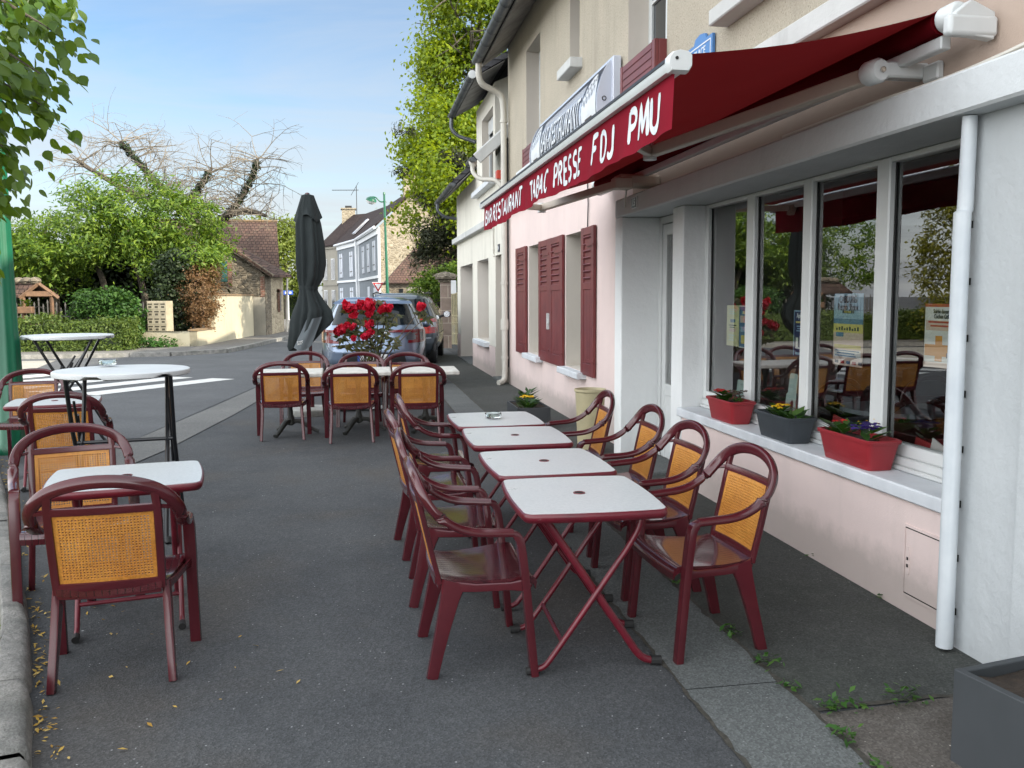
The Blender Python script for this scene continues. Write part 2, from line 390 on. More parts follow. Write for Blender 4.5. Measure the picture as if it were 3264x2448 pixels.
class MB:
    def __init__(s): s.v = []; s.f = []
    def add(s, vs, fs):
        k = len(s.v); s.v += [tuple(p) for p in vs]; s.f += [tuple(i+k for i in f) for f in fs]; return s
    def box(s, x0, x1, y0, y1, z0, z1, bev=0):
        if x0 > x1: x0, x1 = x1, x0
        if y0 > y1: y0, y1 = y1, y0
        if z0 > z1: z0, z1 = z1, z0
        if bev:
            b = min(bev, (x1-x0)*.45, (y1-y0)*.45, (z1-z0)*.45)
            vs = []; idx = {}
            for sx in (0, 1):
                for sy in (0, 1):
                    for sz in (0, 1):
                        X, Y, Z = (x0, x1)[sx], (y0, y1)[sy], (z0, z1)[sz]
                        dx, dy, dz = (b, -b)[sx], (b, -b)[sy], (b, -b)[sz]
                        for ax, p in (('x', (X, Y+dy, Z+dz)), ('y', (X+dx, Y, Z+dz)), ('z', (X+dx, Y+dy, Z))):
                            idx[(sx, sy, sz, ax)] = len(vs); vs.append(p)
            fs = []
            for a in (0, 1):
                q = [(a, 0, 0), (a, 1, 0), (a, 1, 1), (a, 0, 1)]; fs.append([idx[(*c, 'x')] for c in (q if a else q[::-1])])
                q = [(0, a, 0), (0, a, 1), (1, a, 1), (1, a, 0)]; fs.append([idx[(*c, 'y')] for c in (q if a else q[::-1])])
                q = [(0, 0, a), (1, 0, a), (1, 1, a), (0, 1, a)]; fs.append([idx[(*c, 'z')] for c in (q if a else q[::-1])])
            for a in (0, 1):
                for c in (0, 1):
                    fs.append([idx[(0, a, c, 'y')], idx[(1, a, c, 'y')], idx[(1, a, c, 'z')], idx[(0, a, c, 'z')]][::1 if (a ^ c) else -1])
                    fs.append([idx[(a, 0, c, 'x')], idx[(a, 1, c, 'x')], idx[(a, 1, c, 'z')], idx[(a, 0, c, 'z')]][::-1 if (a ^ c) else 1])
                    fs.append([idx[(a, c, 0, 'x')], idx[(a, c, 1, 'x')], idx[(a, c, 1, 'y')], idx[(a, c, 0, 'y')]][::1 if (a ^ c) else -1])
            for sx in (0, 1):
                for sy in (0, 1):
                    for sz in (0, 1):
                        q = [idx[(sx, sy, sz, a)] for a in 'xyz']
                        fs.append(q if (sx+sy+sz) % 2 else q[::-1])
            return s.add(vs, fs)
        vs = [(x0, y0, z0), (x1, y0, z0), (x1, y1, z0), (x0, y1, z0), (x0, y0, z1), (x1, y0, z1), (x1, y1, z1), (x0, y1, z1)]
        return s.add(vs, [(0, 3, 2, 1), (4, 5, 6, 7), (0, 1, 5, 4), (1, 2, 6, 5), (2, 3, 7, 6), (3, 0, 4, 7)])
    def obox(s, c, ex, ey, ez, u=(1, 0, 0), v=(0, 1, 0)):
        """oriented box, half sizes ex ey ez along u, v, u x v"""
        u = Vector(u).normalized(); v = Vector(v); v = (v-u*v.dot(u)).normalized(); w = u.cross(v); c = Vector(c)
        vs = [c+u*a*ex+v*b*ey+w*d*ez for a in (-1, 1) for b in (-1, 1) for d in (-1, 1)]
        return s.add(vs, [(0, 1, 3, 2), (4, 6, 7, 5), (0, 4, 5, 1), (2, 3, 7, 6), (0, 2, 6, 4), (1, 5, 7, 3)])
    def quad(s, a, b, c, d): return s.add([a, b, c, d], [(0, 1, 2, 3)])
    def poly(s, pts): return s.add(pts, [tuple(range(len(pts)))])
    def prism(s, pts, z0, z1):
        n = len(pts); vs = [(x, y, z0) for x, y in pts]+[(x, y, z1) for x, y in pts]
        a = sum(pts[i][0]*pts[(i+1) % n][1]-pts[(i+1) % n][0]*pts[i][1] for i in range(n))
        fs = [tuple(range(n))[::-1], tuple(range(n, 2*n))]+[(i, (i+1) % n, n+(i+1) % n, n+i) for i in range(n)]
        if a < 0: fs = [f[::-1] for f in fs]
        return s.add(vs, fs)
    def extrude(s, pts, d):
        """polygon in space pushed along d"""
        n = len(pts); d = Vector(d); vs = [Vector(p) for p in pts]; vs = vs+[p+d for p in vs]
        return s.add(vs, [tuple(range(n))[::-1], tuple(range(n, 2*n))]+[(i, (i+1) % n, n+(i+1) % n, n+i) for i in range(n)])
    def sweep(s, path, W, T, thin, seg=10, power=.62, cap=True, ridge=0, rng=None):
        """rounded-rectangle section: W across, T along the 'thin' direction (one per point or one for all)"""
        path = [Vector(p) for p in path]; n = len(path)
        Ws = W if isinstance(W, (list, tuple)) else [W]*n
        Ts = T if isinstance(T, (list, tuple)) else [T]*n
        th = thin if isinstance(thin, list) else [thin]*n
        rings = []
        for i, p in enumerate(path):
            if rng and not rng[0] <= i < rng[1]: continue
            t = (path[min(i+1, n-1)]-path[max(i-1, 0)]).normalized()
            d = Vector(th[i]); d = (d-t*d.dot(t)).normalized(); w = t.cross(d)
            ring = []
            for k in range(seg):
                a = 2*PI*k/seg; ca, sa = math.cos(a), math.sin(a)
                kx = abs(ca)**power; e = 1+ridge if (ridge and sa > 0 and kx < .62) else 1
                ring.append(p+w*(Ws[i]/2*math.copysign(kx, ca))+d*(e*Ts[i]/2*math.copysign(abs(sa)**power, sa)))
            rings.append(ring)
        n = len(rings); vs = [q for r in rings for q in r]; fs = []
        for i in range(n-1):
            for k in range(seg):
                k2 = (k+1) % seg; fs.append((i*seg+k, i*seg+k2, (i+1)*seg+k2, (i+1)*seg+k))
        if cap: fs += [tuple(range(seg))[::-1], tuple(range((n-1)*seg, n*seg))]
        return s.add(vs, fs)
    def tube(s, path, r, seg=8, cap=True):
        path = [Vector(p) for p in path]; n = len(path)
        rs = r if isinstance(r, (list, tuple)) else [r]*n
        d = Vector((0, 0, 1)); t0 = (path[1]-path[0]).normalized()
        if abs(t0.z) > .9: d = Vector((1, 0, 0))
        vs = []; fs = []
        for i, p in enumerate(path):
            t = (path[min(i+1, n-1)]-path[max(i-1, 0)]).normalized()
            d = (d-t*d.dot(t)).normalized(); w = t.cross(d)
            for k in range(seg):
                a = 2*PI*k/seg; vs.append(p+(d*math.cos(a)+w*math.sin(a))*rs[i])
        for i in range(n-1):
            for k in range(seg):
                k2 = (k+1) % seg; fs.append((i*seg+k, i*seg+k2, (i+1)*seg+k2, (i+1)*seg+k))
        if cap: fs += [tuple(range(seg))[::-1], tuple(range((n-1)*seg, n*seg))]
        return s.add(vs, fs)
    def lathe(s, prof, c=(0, 0, 0), seg=24, axis=(0, 0, 1), cap=False):
        """profile of (radius, height) along the axis"""
        ax = Vector(axis).normalized(); u = Vector((1, 0, 0)) if abs(ax.x) < .9 else Vector((0, 1, 0))
        u = (u-ax*u.dot(ax)).normalized(); w = ax.cross(u); c = Vector(c); n = len(prof); vs = []; fs = []
        for r, h in prof:
            for k in range(seg):
                a = 2*PI*k/seg; vs.append(c+ax*h+(u*math.cos(a)+w*math.sin(a))*r)
        for i in range(n-1):
            for k in range(seg):
                k2 = (k+1) % seg; fs.append((i*seg+k, i*seg+k2, (i+1)*seg+k2, (i+1)*seg+k))
        if cap: fs += [tuple(range(seg))[::-1], tuple(range((n-1)*seg, n*seg))]
        return s.add(vs, fs)
    def rings(s, rings, cap0=True, cap1=True):
        m = len(rings[0]); vs = [p for r in rings for p in r]; fs = []
        for i in range(len(rings)-1):
            for k in range(m):
                k2 = (k+1) % m; fs.append((i*m+k, i*m+k2, (i+1)*m+k2, (i+1)*m+k))
        if cap0: fs.append(tuple(range(m))[::-1])
        if cap1: fs.append(tuple(range((len(rings)-1)*m, len(rings)*m)))
        return s.add(vs, fs)
    def grid(s, P):
        """P: rows of points"""
        m = len(P[0]); vs = [p for r in P for p in r]; fs = []
        for i in range(len(P)-1):
            for k in range(m-1): fs.append((i*m+k, i*m+k+1, (i+1)*m+k+1, (i+1)*m+k))
        return s.add(vs, fs)
    def sphere(s, c, r, seg=12, n=8, sc=(1, 1, 1)):
        P = []
        for i in range(n+1):
            a = PI*i/n
            P.append([(c[0]+r*sc[0]*math.sin(a)*math.cos(2*PI*k/seg), c[1]+r*sc[1]*math.sin(a)*math.sin(2*PI*k/seg), c[2]+r*sc[2]*math.cos(a)) for k in range(seg+1)])
        return s.grid(P)
    def build(s, name, mat, parent=None, smooth=False, world=True, bevel=0, angle=40):
        o_ = root_loc(parent) if (world and parent is not None) else Vector((0, 0, 0))
        me = bpy.data.meshes.new(name)
        me.from_pydata([(p[0]-o_.x, p[1]-o_.y, p[2]-o_.z) for p in s.v], [], s.f)
        me.materials.append(MATS[mat])
        if smooth:
            me.polygons.foreach_set('use_smooth', [True]*len(me.polygons))
            try: me.set_sharp_from_angle(angle=R(angle))
            except Exception: pass
        me.update()
        ob = bpy.data.objects.new(name, me); COL.objects.link(ob)
        if parent is not None: ob.parent = parent
        if bevel:
            b = ob.modifiers.new('Bevel', 'BEVEL'); b.width = bevel; b.segments = 2; b.limit_method = 'ANGLE'; b.angle_limit = R(35)
        return ob

def _each(s, name, mat, parent=None, **k):
    """one object per loose shape of the builder"""
    par = list(range(len(s.v)))
    def find(i):
        while par[i] != i: par[i] = par[par[i]]; i = par[i]
        return i
    for f in s.f:
        for q in f[1:]: par[find(q)] = find(f[0])
    groups = {}
    for f in s.f: groups.setdefault(find(f[0]), []).append(f)
    o = None
    for fs in groups.values():
        ids = sorted({q for f in fs for q in f}); mp = {q: i for i, q in enumerate(ids)}
        m = MB(); m.v = [s.v[q] for q in ids]; m.f = [tuple(mp[q] for q in f) for f in fs]; o = m.build(name, mat, parent, **k)
    return o
MB.build_each = _each

def tag(o, label=None, cat=None, group=None, kind=None):
    if label: o['label'] = label
    if cat: o['category'] = cat
    if group: o['group'] = group
    if kind: o['kind'] = kind
    return o
def thing(name, label, cat, loc=(0, 0, 0), rz=0, group=None):
    o = bpy.data.objects.new(name, None); COL.objects.link(o)
    o.location = loc; o.rotation_euler = (0, 0, rz); o.empty_display_size = .1
    return tag(o, label, cat, group)
def struct(ob): ob['kind'] = 'structure'; return ob
def dup(root, loc, rz, label=None, group=None, scale=None):
    def cp(o, parent):
        c = o.copy(); COL.objects.link(c)
        if parent is not None: c.parent = parent
        for ch in list(o.children): cp(ch, c)
        return c
    r = cp(root, None); r.location = loc; r.rotation_euler = (0, 0, rz)
    if scale: r.scale = (scale,)*3
    if label: r['label'] = label
    if group: r['group'] = group
    return r
def smoothpath(pts, k=4):
    """Catmull-Rom"""
    P = [Vector(p) for p in pts]; out = []
    for i in range(len(P)-1):
        a, b, c, d = P[max(i-1, 0)], P[i], P[i+1], P[min(i+2, len(P)-1)]
        for j in range(k):
            t = j/k
            out.append(.5*((2*b)+(c-a)*t+(2*a-5*b+4*c-d)*t*t+(3*b-a-3*c+d)*t**3))
    out.append(P[-1]); return out

def textmesh(body, size, mat, name, fn, parent=None, ext=.002, cx=1.0, offset=0.0, align='CENTER', shear=0, res=3, sub=0):
    """text turned to mesh; fn maps (u right, v up, w out) to world"""
    cu = bpy.data.curves.new('t', 'FONT'); cu.body = body; cu.size = size; cu.extrude = ext; cu.align_x = align; cu.align_y = 'CENTER'
    cu.offset = offset; cu.shear = shear; cu.resolution_u = res
    o = bpy.data.objects.new('t', cu); COL.objects.link(o)
    dg = bpy.context.evaluated_depsgraph_get(); dg.update()
    me = bpy.data.meshes.new_from_object(o.evaluated_get(dg))
    bpy.data.objects.remove(o); bpy.data.curves.remove(cu)
    me.name = name
    if sub:
        bm = bmesh.new(); bm.from_mesh(me)
        for k in range(1, sub):
            bmesh.ops.bisect_plane(bm, geom=bm.verts[:]+bm.edges[:]+bm.faces[:], plane_co=(0, size*(k/sub-.5), 0), plane_no=(0, 1, 0))
        bm.to_mesh(me); bm.free()
    off = root_loc(parent) if parent is not None else Vector((0, 0, 0))
    for v in me.vertices: v.co = Vector(fn(v.co.x*cx, v.co.y, v.co.z))-off
    me.materials.clear(); me.materials.append(MATS[mat])
    ob = bpy.data.objects.new(name, me); COL.objects.link(ob)
    if parent is not None: ob.parent = parent
    return ob

# ------------------------------------------------------------------ foliage
def npmesh(name, V, F, mat, parent=None, smooth=False):
    off = root_loc(parent) if parent is not None else Vector((0, 0, 0))
    V = np.asarray(V, dtype=np.float32)-np.array(off, dtype=np.float32)
    F = np.asarray(F, dtype=np.int32); k = F.shape[1]
    me = bpy.data.meshes.new(name)
    me.vertices.add(len(V)); me.vertices.foreach_set('co', V.ravel())
    me.loops.add(F.size); me.loops.foreach_set('vertex_index', F.ravel())
    me.polygons.add(len(F)); me.polygons.foreach_set('loop_start', np.arange(0, F.size, k, dtype=np.int32))
    try: me.polygons.foreach_set('loop_total', np.full(len(F), k, dtype=np.int32))
    except Exception: pass
    me.materials.append(MATS[mat]); me.update(calc_edges=True); me.validate()
    ob = bpy.data.objects.new(name, me); COL.objects.link(ob)
    if parent is not None: ob.parent = parent
    return ob
def unit(a): return a/np.maximum(np.linalg.norm(a, axis=-1, keepdims=True), 1e-9)
def leaves(name, C, N, L, W, mat, parent=None, var=.3, fold=.12, droop=None, long_axis=None):
    """diamond leaves at C facing N"""
    C = np.asarray(C, float); n = len(C); N = unit(np.asarray(N, float))
    r = RNG.normal(size=(n, 3)) if long_axis is None else np.asarray(long_axis, float)+RNG.normal(size=(n, 3))*.35
    if droop is not None: r = r+np.array([0, 0, -droop])
    a = unit(r-N*(r*N).sum(1, keepdims=True)); b = np.cross(N, a)
    s = (1+var*(RNG.random((n, 1))*2-1)); l = L*s/2; w = W*s/2
    p0 = C-a*l; p1 = C+b*w+N*fold*l-a*l*.1; p2 = C+a*l; p3 = C-b*w+N*fold*l-a*l*.1
    V = np.stack([p0, p1, p2, p3], 1).reshape(-1, 3)
    F = np.arange(4*n).reshape(n, 4)
    return npmesh(name, V, F, mat, parent)
def cluster_points(ell, nc, per, spread, shell=.55, seed=None):
    """ell: list of (cx,cy,cz,rx,ry,rz[,weight]); leaf clusters through the outer volume of each"""
    w = np.array([(e[6] if len(e) > 6 else 1)*(e[3]*e[4]*e[5])**.67 for e in ell]); w /= w.sum()
    idx = RNG.choice(len(ell), nc, p=w); E = np.array([e[:6] for e in ell])[idx]
    d = unit(RNG.normal(size=(nc, 3))); r = shell+(1-shell)*RNG.random((nc, 1))**.6
    cc = E[:, :3]+d*r*E[:, 3:]
    sp = spread*(.6+.8*RNG.random((nc, 1, 1)))
    P = cc[:, None, :]+RNG.normal(size=(nc, per, 3))*sp*np.array([1, 1, .7])
    Nn = d[:, None, :]*.8+RNG.normal(size=(nc, per, 3))*.6+np.array([0, 0, .5])
    return P.reshape(-1, 3), Nn.reshape(-1, 3)
def branch(mb, p, d, length, r, depth, bend=.25, droop=0., split=3, seg=5):
    """recursive limbs into one mesh"""
    n = 5; pts = [Vector(p)]; dd = Vector(d).normalized()
    for i in range(n):
        dd = (dd+Vector((random.gauss(0, bend), random.gauss(0, bend), random.gauss(0, bend)-droop))*.5).normalized()
        pts.append(pts[-1]+dd*length/n)
    mb.tube(pts, [max(r*(1-.6*i/n), .004) for i in range(n+1)], seg if r > .03 else 4, cap=False)
    if depth <= 0: return
    for k in range(split):
        i = random.randint(2, n); ax = Vector((random.gauss(0, 1), random.gauss(0, 1), random.gauss(0, .7))).normalized()
        nd = (dd*.6+ax*.9).normalized()
        branch(mb, pts[i], nd, length*random.uniform(.5, .75), r*.5, depth-1, bend, droop, split, seg)
# ================================================================== SETTING
g = MB(); g.quad((-400, -200, 0), (400, -200, 0), (400, 600, 0), (-400, 600, 0)); struct(g.build('ground', 'asphalt'))
# road surface: paler asphalt beyond the gutter line
m = MB(); m.poly([(-90, 2, .004), (-3.2, 7.4, .004), (-2.58, 9.0, .004), (-1.75, 16, .004), (-1.3, 20.2, .004), (1.3, 20.4, .004), (2.5, 23, .004), (2.6, 60, .004), (4, 120, .004), (-40, 120, .004), (-90, 60, .004)])
struct(m.build('road', 'road_asphalt'))
m = MB(); L = [(-2.95, 7.6), (-2.50, 9.6), (-2.10, 12.6), (-1.72, 16.0), (-1.40, 19.0), (-1.15, 21.5)]; Rr = [(-2.35, 7.3), (-1.98, 9.2), (-1.68, 11.8), (-1.42, 14.6), (-1.18, 17.6), (-.95, 20.6)]
for i in range(len(L)-1): m.quad((*L[i], .008), (*Rr[i], .008), (*Rr[i+1], .008), (*L[i+1], .008))
struct(m.build('gutter_strip', 'gutter_stone'))
# pavement beside the bar: concrete strip, mossy strip, gravelly corner
m = MB(); ys = [-3, .6, 3.12, 6.1, 9.1, 12.1, 15.4]
for i in range(len(ys)-1): m.quad((1.232, ys[i]+.004, .004), (1.632, ys[i]+.004, .004), (1.632, ys[i+1]-.002, .004), (1.232, ys[i+1]-.002, .004))
struct(m.build('concrete_strip', 'concrete'))
m = MB(); m.quad((1.642, 2.86, .0042), (2.62, 2.92, .0042), (2.62, 23, .0042), (1.642, 23, .0042)); struct(m.build('mossy_strip', 'mossy'))
m = MB(); m.quad((1.642, -3, .004), (2.62, -3, .004), (2.62, 2.90, .004), (1.642, 2.84, .004)); struct(m.build('gravel_strip', 'gravelly'))
for xj, y1_, w_ in ((1.638, 20, .011), (1.229, 15.4, .008)):
    m = MB(); P = []; y = 1.5
    while y < y1_:
        j = random.gauss(0, .004); wl = w_*random.uniform(.35, 1.5); P.append([(xj+j-wl, y, .0052), (xj+j+wl, y, .0052)]); y += .05
    m.grid(P); struct(m.build('pavement_joint', 'joint_grit'))
m = MB(); P = []; x = 1.66
while x < 2.60:
    j = random.gauss(0, .005); P.append([(x, 2.865+.03*(x-1.66)+j-.008*random.random(), .0052), (x, 2.88+.03*(x-1.66)+j+.010*random.random(), .0052)]); x += .04
m.grid(P); struct(m.build('pavement_joint', 'joint_grit'))
m = MB(); m.quad((1.622, -3, .0022), (1.66, -3, .0022), (1.66, 20, .0022), (1.622, 20, .0022)); struct(m.build('pavement_bed', 'joint_grit'))
# brown patched seam in the terrace asphalt
m = MB(); sp = smoothpath([(-.73, 4.32, .004), (-.58, 4.05, .004), (-.42, 3.62, .004), (-.36, 3.3, .004), (-.31, 3.0, .004), (-.25, 2.6, .004), (-.2, 2.0, .004)], 4)
P = []
for i, p in enumerate(sp):
    w = .020+.018*random.random(); P.append([(p.x-w, p.y-.3*w, p.z), (p.x+w, p.y+.3*w, p.z)])
m.grid(P); 
# far pavement along the cream wall, raised, with kerb
pv = [(-60, 22.5), (-14, 23.6), (-8, 24.0), (-5.0, 24.3), (-3.75, 25.4), (-3.35, 28), (-2.75, 33), (-2.35, 37), (-2.6, 60), (-60, 60)]
m = MB(); m.prism(pv, -.2, .10); struct(m.build('far_pavement', 'pavement'))
m = MB()
for i in range(8):
    a, b = Vector((*pv[i], 0)), Vector((*pv[i+1], 0)); n = (b-a).cross(Vector((0, 0, 1))).normalized()
    nseg = max(1, min(8, int((b-a).length/1.0)))
    for k in range(nseg):
        p = a+(b-a)*(k/nseg); q = a+(b-a)*((k+.985)/nseg); m.extrude([p+n*.08, q+n*.08, q-n*.07, p-n*.07], (0, 0, .115))
struct(m.build('far_kerb', 'granite'))
# crossing stripes
m = MB(); d = Vector((.60, .80, 0)); s = Vector((-.86, .52, 0))
for k in range(6):
    c = Vector((-3.47, 16.05, .009))+s*(k*.98)
    m.quad(c-d*1.55-s*.26, c+d*1.45-s*.26, c+d*1.45+s*.26, c-d*1.55+s*.26)
struct(m.build('road_marking', 'zebra'))
m = MB(); m.poly([(-6.25, 15.5, .0085), (-7.5, 23.2, .0085), (-13, 23.0, .0085), (-40, 20, .0085), (-40, 11, .0085), (-7.6, 11.3, .0085)]); struct(m.build('square_paving', 'sand_paving'))
# granite kerb and lawn at left
kl = [(.28, -.6), (-.60, 1.7), (-1.09, 2.96), (-1.30, 3.56), (-1.47, 4.05), (-1.90, 5.17), (-2.74, 7.23), (-3.45, 8.9), (-4.1, 10.2), (-5.0, 11.0), (-7.5, 11.2)]
m = MB()
for i in range(len(kl)-1):
    a, b = Vector((*kl[i], 0)), Vector((*kl[i+1], 0)); n = Vector((0, 0, 1)).cross(b-a).normalized(); L_ = (b-a).length; ns = max(1, round(L_/.95))
    for k in range(ns):
        p = a+(b-a)*(k/ns); q = a+(b-a)*((k+.99)/ns); j = random.uniform(-.006, .006)
        u = (q-p).normalized()
        P = []
        for t_ in [0, .03, .2, .4, .6, .8, .97, 1]:
            c = p+(q-p)*t_; e = .010 if t_ in (0, 1) else 0; w = [random.uniform(-.006, .006) for _ in range(4)]
            P.append([c+n*(0+w[0])+Vector((0, 0, -.05)), c+n*(e+.004+w[0]), c+n*(.018+e+w[1])+Vector((0, 0, .062-e+j)), c+n*(.04+w[1])+Vector((0, 0, .080-e+j)),
                      c+n*(.11+w[2])+Vector((0, 0, .085-e+j)), c+n*(.125)+Vector((0, 0, .05))])
        m.grid(P)
struct(m.build('kerb', 'granite', smooth=True, angle=50))
m = MB(); m.poly([(x-.10 if i < len(kl)-1 else x, y+.04 if i > 7 else y, .062) for i, (x, y) in enumerate(kl)]+[(-12, 11, .062), (-12, -3, .062), (0, -3, .062)])
struct(m.build('lawn', 'lawn_soil'))
# grass blades
def in_lawn(x, y):
    for i in range(len(kl)-1):
        (x0, y0), (x1, y1) = kl[i], kl[i+1]
        if y0 <= y < y1: return x < x0+(x1-x0)*(y-y0)/(y1-y0)-.125
    return False
C = []
while len(C) < 9000:
    x, y = random.uniform(-3.6, -.6), random.uniform(1.8, 9.2) if random.random() < .3 else random.uniform(1.8, 5)
    if in_lawn(x, y) : C.append((x, y, .075))
C = np.array(C); n = len(C)
gr = leaves('grass', C, np.concatenate([RNG.normal(size=(n, 2)), np.zeros((n, 1))+.15], 1), .055, .006, 'grass_blade', None, .5, 0, long_axis=np.tile([0, 0, 1.2], (n, 1)))
tag(gr, 'short patchy grass behind the granite kerb', 'grass', kind='stuff')
# yellow catkins and fallen blossom along the kerb
C = []
for _ in range(420):
    t_ = random.random(); i = min(int(t_*8), 7)
    (x0, y0), (x1, y1) = kl[i+0], kl[i+1]; f = random.random()
    if random.random() < .8:
        off = abs(random.gauss(0, .035))+.008; f2 = random.choice([.15, .42, .5, .8])+random.gauss(0, .07); f = f2 if random.random() < .6 else f
    else: off = random.uniform(.05, .9)
    C.append((x0+(x1-x0)*f+off, y0+(y1-y0)*f+.3*off, .006+random.random()*.006))
C = np.array(C); n = len(C)
li = leaves('fallen_catkins', C, np.tile([0, 0, 1.], (n, 1))+RNG.normal(size=(n, 3))*.3, .024, .009, 'litter', None, .6, .1)
tag(li, 'yellow fallen catkins scattered along the kerb', 'litter', kind='stuff')
# small weeds in the pavement joint
C = []; N = []
for (x, y, k, s_) in [(1.64, 3.62, 26, .035), (1.64, 3.28, 30, .04), (1.645, 3.04, 16, .03), (1.70, 2.86, 22, .03), (1.80, 2.88, 22, .04), (1.98, 2.87, 18, .04), (2.06, 2.885, 26, .045), (1.64, 2.66, 26, .035), (1.64, 2.45, 20, .03), (1.64, 2.3, 16, .03), (1.645, 4.3, 12, .02), (2.58, 3.9, 4, .02), (2.59, 4.6, 3, .02)]:
    for _ in range(k):
        C.append((x+random.gauss(0, s_*.7), y+random.gauss(0, s_), .012+random.random()*.028)); N.append((random.gauss(0, .5), random.gauss(0, .5), 1))
wd = leaves('weeds', C, N, .034, .016, 'leaf_pot', None, .5, .1)
tag(wd, 'small green weeds growing in the pavement joints', 'weeds', kind='stuff')

# ================================================================== helpers for facades (planes facing -x)
def facade(mb, rvs, X, y0, y1, z0, z1, holes):
    """front quads with rectangular holes, reveals going to each hole's depth in rv"""
    ys = sorted({y0, y1, *[min(max(h[k], y0), y1) for h in holes for k in (0, 1)]})
    zs = sorted({z0, z1, *[min(max(h[k], z0), z1) for h in holes for k in (2, 3)]})
    for i in range(len(ys)-1):
        for j in range(len(zs)-1):
            a, b, c, d = ys[i], ys[i+1], zs[j], zs[j+1]
            ym, zm = (a+b)/2, (c+d)/2
            if any(h[0] < ym < h[1] and h[2] < zm < h[3] for h in holes): continue
            mb.quad((X, a, c), (X, a, d), (X, b, d), (X, b, c))
    for h in holes:
        a, b, c, d, dep = h; c = max(c, z0); d2 = min(d, z1)
        if c >= d2: continue
        x2 = X+dep; r_ = MB(); rvs.append(r_)
        r_.quad((X, b, c), (X, b, d2), (x2, b, d2), (x2, b, c)); r_.quad((X, a, c), (x2, a, c), (x2, a, d2), (X, a, d2))
        if d <= z1: r_.quad((X, a, d), (x2, a, d), (x2, b, d), (X, b, d))
        if h[2] >= z0 and h[2] > 0: r_.quad((X, a, c), (X, b, c), (x2, b, c), (x2, a, c))
def casement(parent, X, y0, y1, z0, z1, fr=.06, mull=1, bars=0, mat='pvc_white', pane='dark_pane', name='window'):
    f = MB(); f.box(X, X+.05, y0, y0+fr, z0, z1, .006); f.box(X, X+.05, y1-fr, y1, z0, z1, .006)
    f.box(X, X+.05, y0+fr, y1-fr, z0, z0+fr, .006); f.box(X, X+.05, y0+fr, y1-fr, z1-fr, z1, .006)
    for k in range(mull):
        c = y0+(y1-y0)*(k+1)/(mull+1); f.box(X-.004, X+.05, c-fr*.6, c+fr*.6, z0+fr, z1-fr, .006)
    for k in range(bars):
        c = z0+(z1-z0)*(k+1)/(bars+1); f.box(X+.004, X+.046, y0+fr, y1-fr, c-.014, c+.014)
    w = f.build(name, mat, parent)
    p = MB(); p.quad((X+.025, y0+fr*.5, z0+fr*.5), (X+.025, y0+fr*.5, z1-fr*.5), (X+.025, y1-fr*.5, z1-fr*.5), (X+.025, y1-fr*.5, z0+fr*.5)); p.build('pane', pane, w)
    return w

# ================================================================== BAR BUILDING
bar = thing('bar_building', 'two storey bar with pink and cream rendered walls, white shopfront and red shutters', 'building', (2.6, 8, 0))
W = 2.6; rv = []
pw = MB()
W1, W2 = (12.38, 13.30, .68, 2.32, .30), (9.95, 10.84, .66, 2.32, .30)
facade(pw, rv, W, 8.10, 15.14, 0, 3.0, [W1, W2])
pw.box(W, 2.80, 3.22, 6.74, -.05, .56)
pw.build('ground_floor_wall', 'pink_render', bar)
up = MB()
facade(up, rv, W, -8, 15.14, 3.13, 5.95, [(12.42, 13.48, 3.42, 5.30, .24), (10.17, 10.65, 4.32, 5.30, .24), (7.20, 8.28, 3.36, 5.30, .24), (4.4, 5.85, 3.55, 5.3, .24)])
up.build('upper_wall', 'cream_render', bar)
for r_ in rv: r_.build('window_reveal', 'reveal_paint', bar)
m = MB(); m.quad((W, -8, 2.40), (W, -8, 3.0), (W, 8.10, 3.0), (W, 8.10, 2.40)); m.build('awning_shade_wall', 'awning_shade_render', bar)
m = MB(); m.box(2.51, 2.62, -8, 15.10, 3.0, 3.13, .008); m.build('cornice', 'cornice_paint', bar)
m = MB(); m.box(2.55, 2.8, -8, 3.325, -.05, 2.30); m.box(2.52, 2.548, 1.2, 2.95, 0, 2.28, .006); m.build('white_wall', 'white_paint', bar)
# projecting white surround: beam, jamb, pier
m = MB(); m.box(2.43, 2.90, -8, 8.12, 2.29, 2.46, .012); m.build('beam', 'beam_paint', bar)
m = MB(); m.box(2.432, 2.90, 7.91, 8.118, -.05, 2.288, .010); m.build('door_jamb', 'surround_paint', bar)
m = MB(); m.box(2.612, 2.90, 6.80, 7.04, -.05, 2.288, .010); m.build('pier', 'surround_paint', bar)
m = MB(); m.box(2.57, 2.79, 3.235, 6.79, .56, .63, .008); m.build('window_sill', 'sill_paint', bar)
# body behind: gable ends, back wall, roof
m = MB()
m.poly([(2.602, 15.15, -.05), (2.602, 15.15, 5.84), (6.6, 15.15, 8.8), (10.6, 15.15, 5.84), (10.6, 15.15, -.05)])
m.poly([(2.602, -8, -.05), (2.602, -8, 5.84), (6.6, -8, 8.8), (10.6, -8, 5.84), (10.6, -8, -.05)])
m.quad((10.6, -8, -.05), (10.6, 15.15, -.05), (10.6, 15.15, 5.9), (10.6, -8, 5.9)); m.build('gable_wall', 'cream_render', bar)
def roof_slab(x0, z0, x1, z1, y0, y1, th=.10):
    m = MB(); d = Vector((x1-x0, 0, z1-z0)).normalized(); n = Vector((-d.z, 0, d.x))*th
    m.extrude([(x0, y0, z0), (x0, y1, z0), (x1, y1, z1), (x1, y0, z1)], n); return m
roof_slab(2.10, 5.50, 6.6, 8.87, -8.2, 15.22).build('roof', 'slate_tile', bar)
roof_slab(11.1, 5.50, 6.6, 8.87, -8.2, 15.22, -.10).build('roof', 'slate_tile', bar)
m = roof_slab(2.14, 5.475, 2.62, 5.835, -8.2, 15.2, .02); m.build('soffit', 'soffit_board', bar)
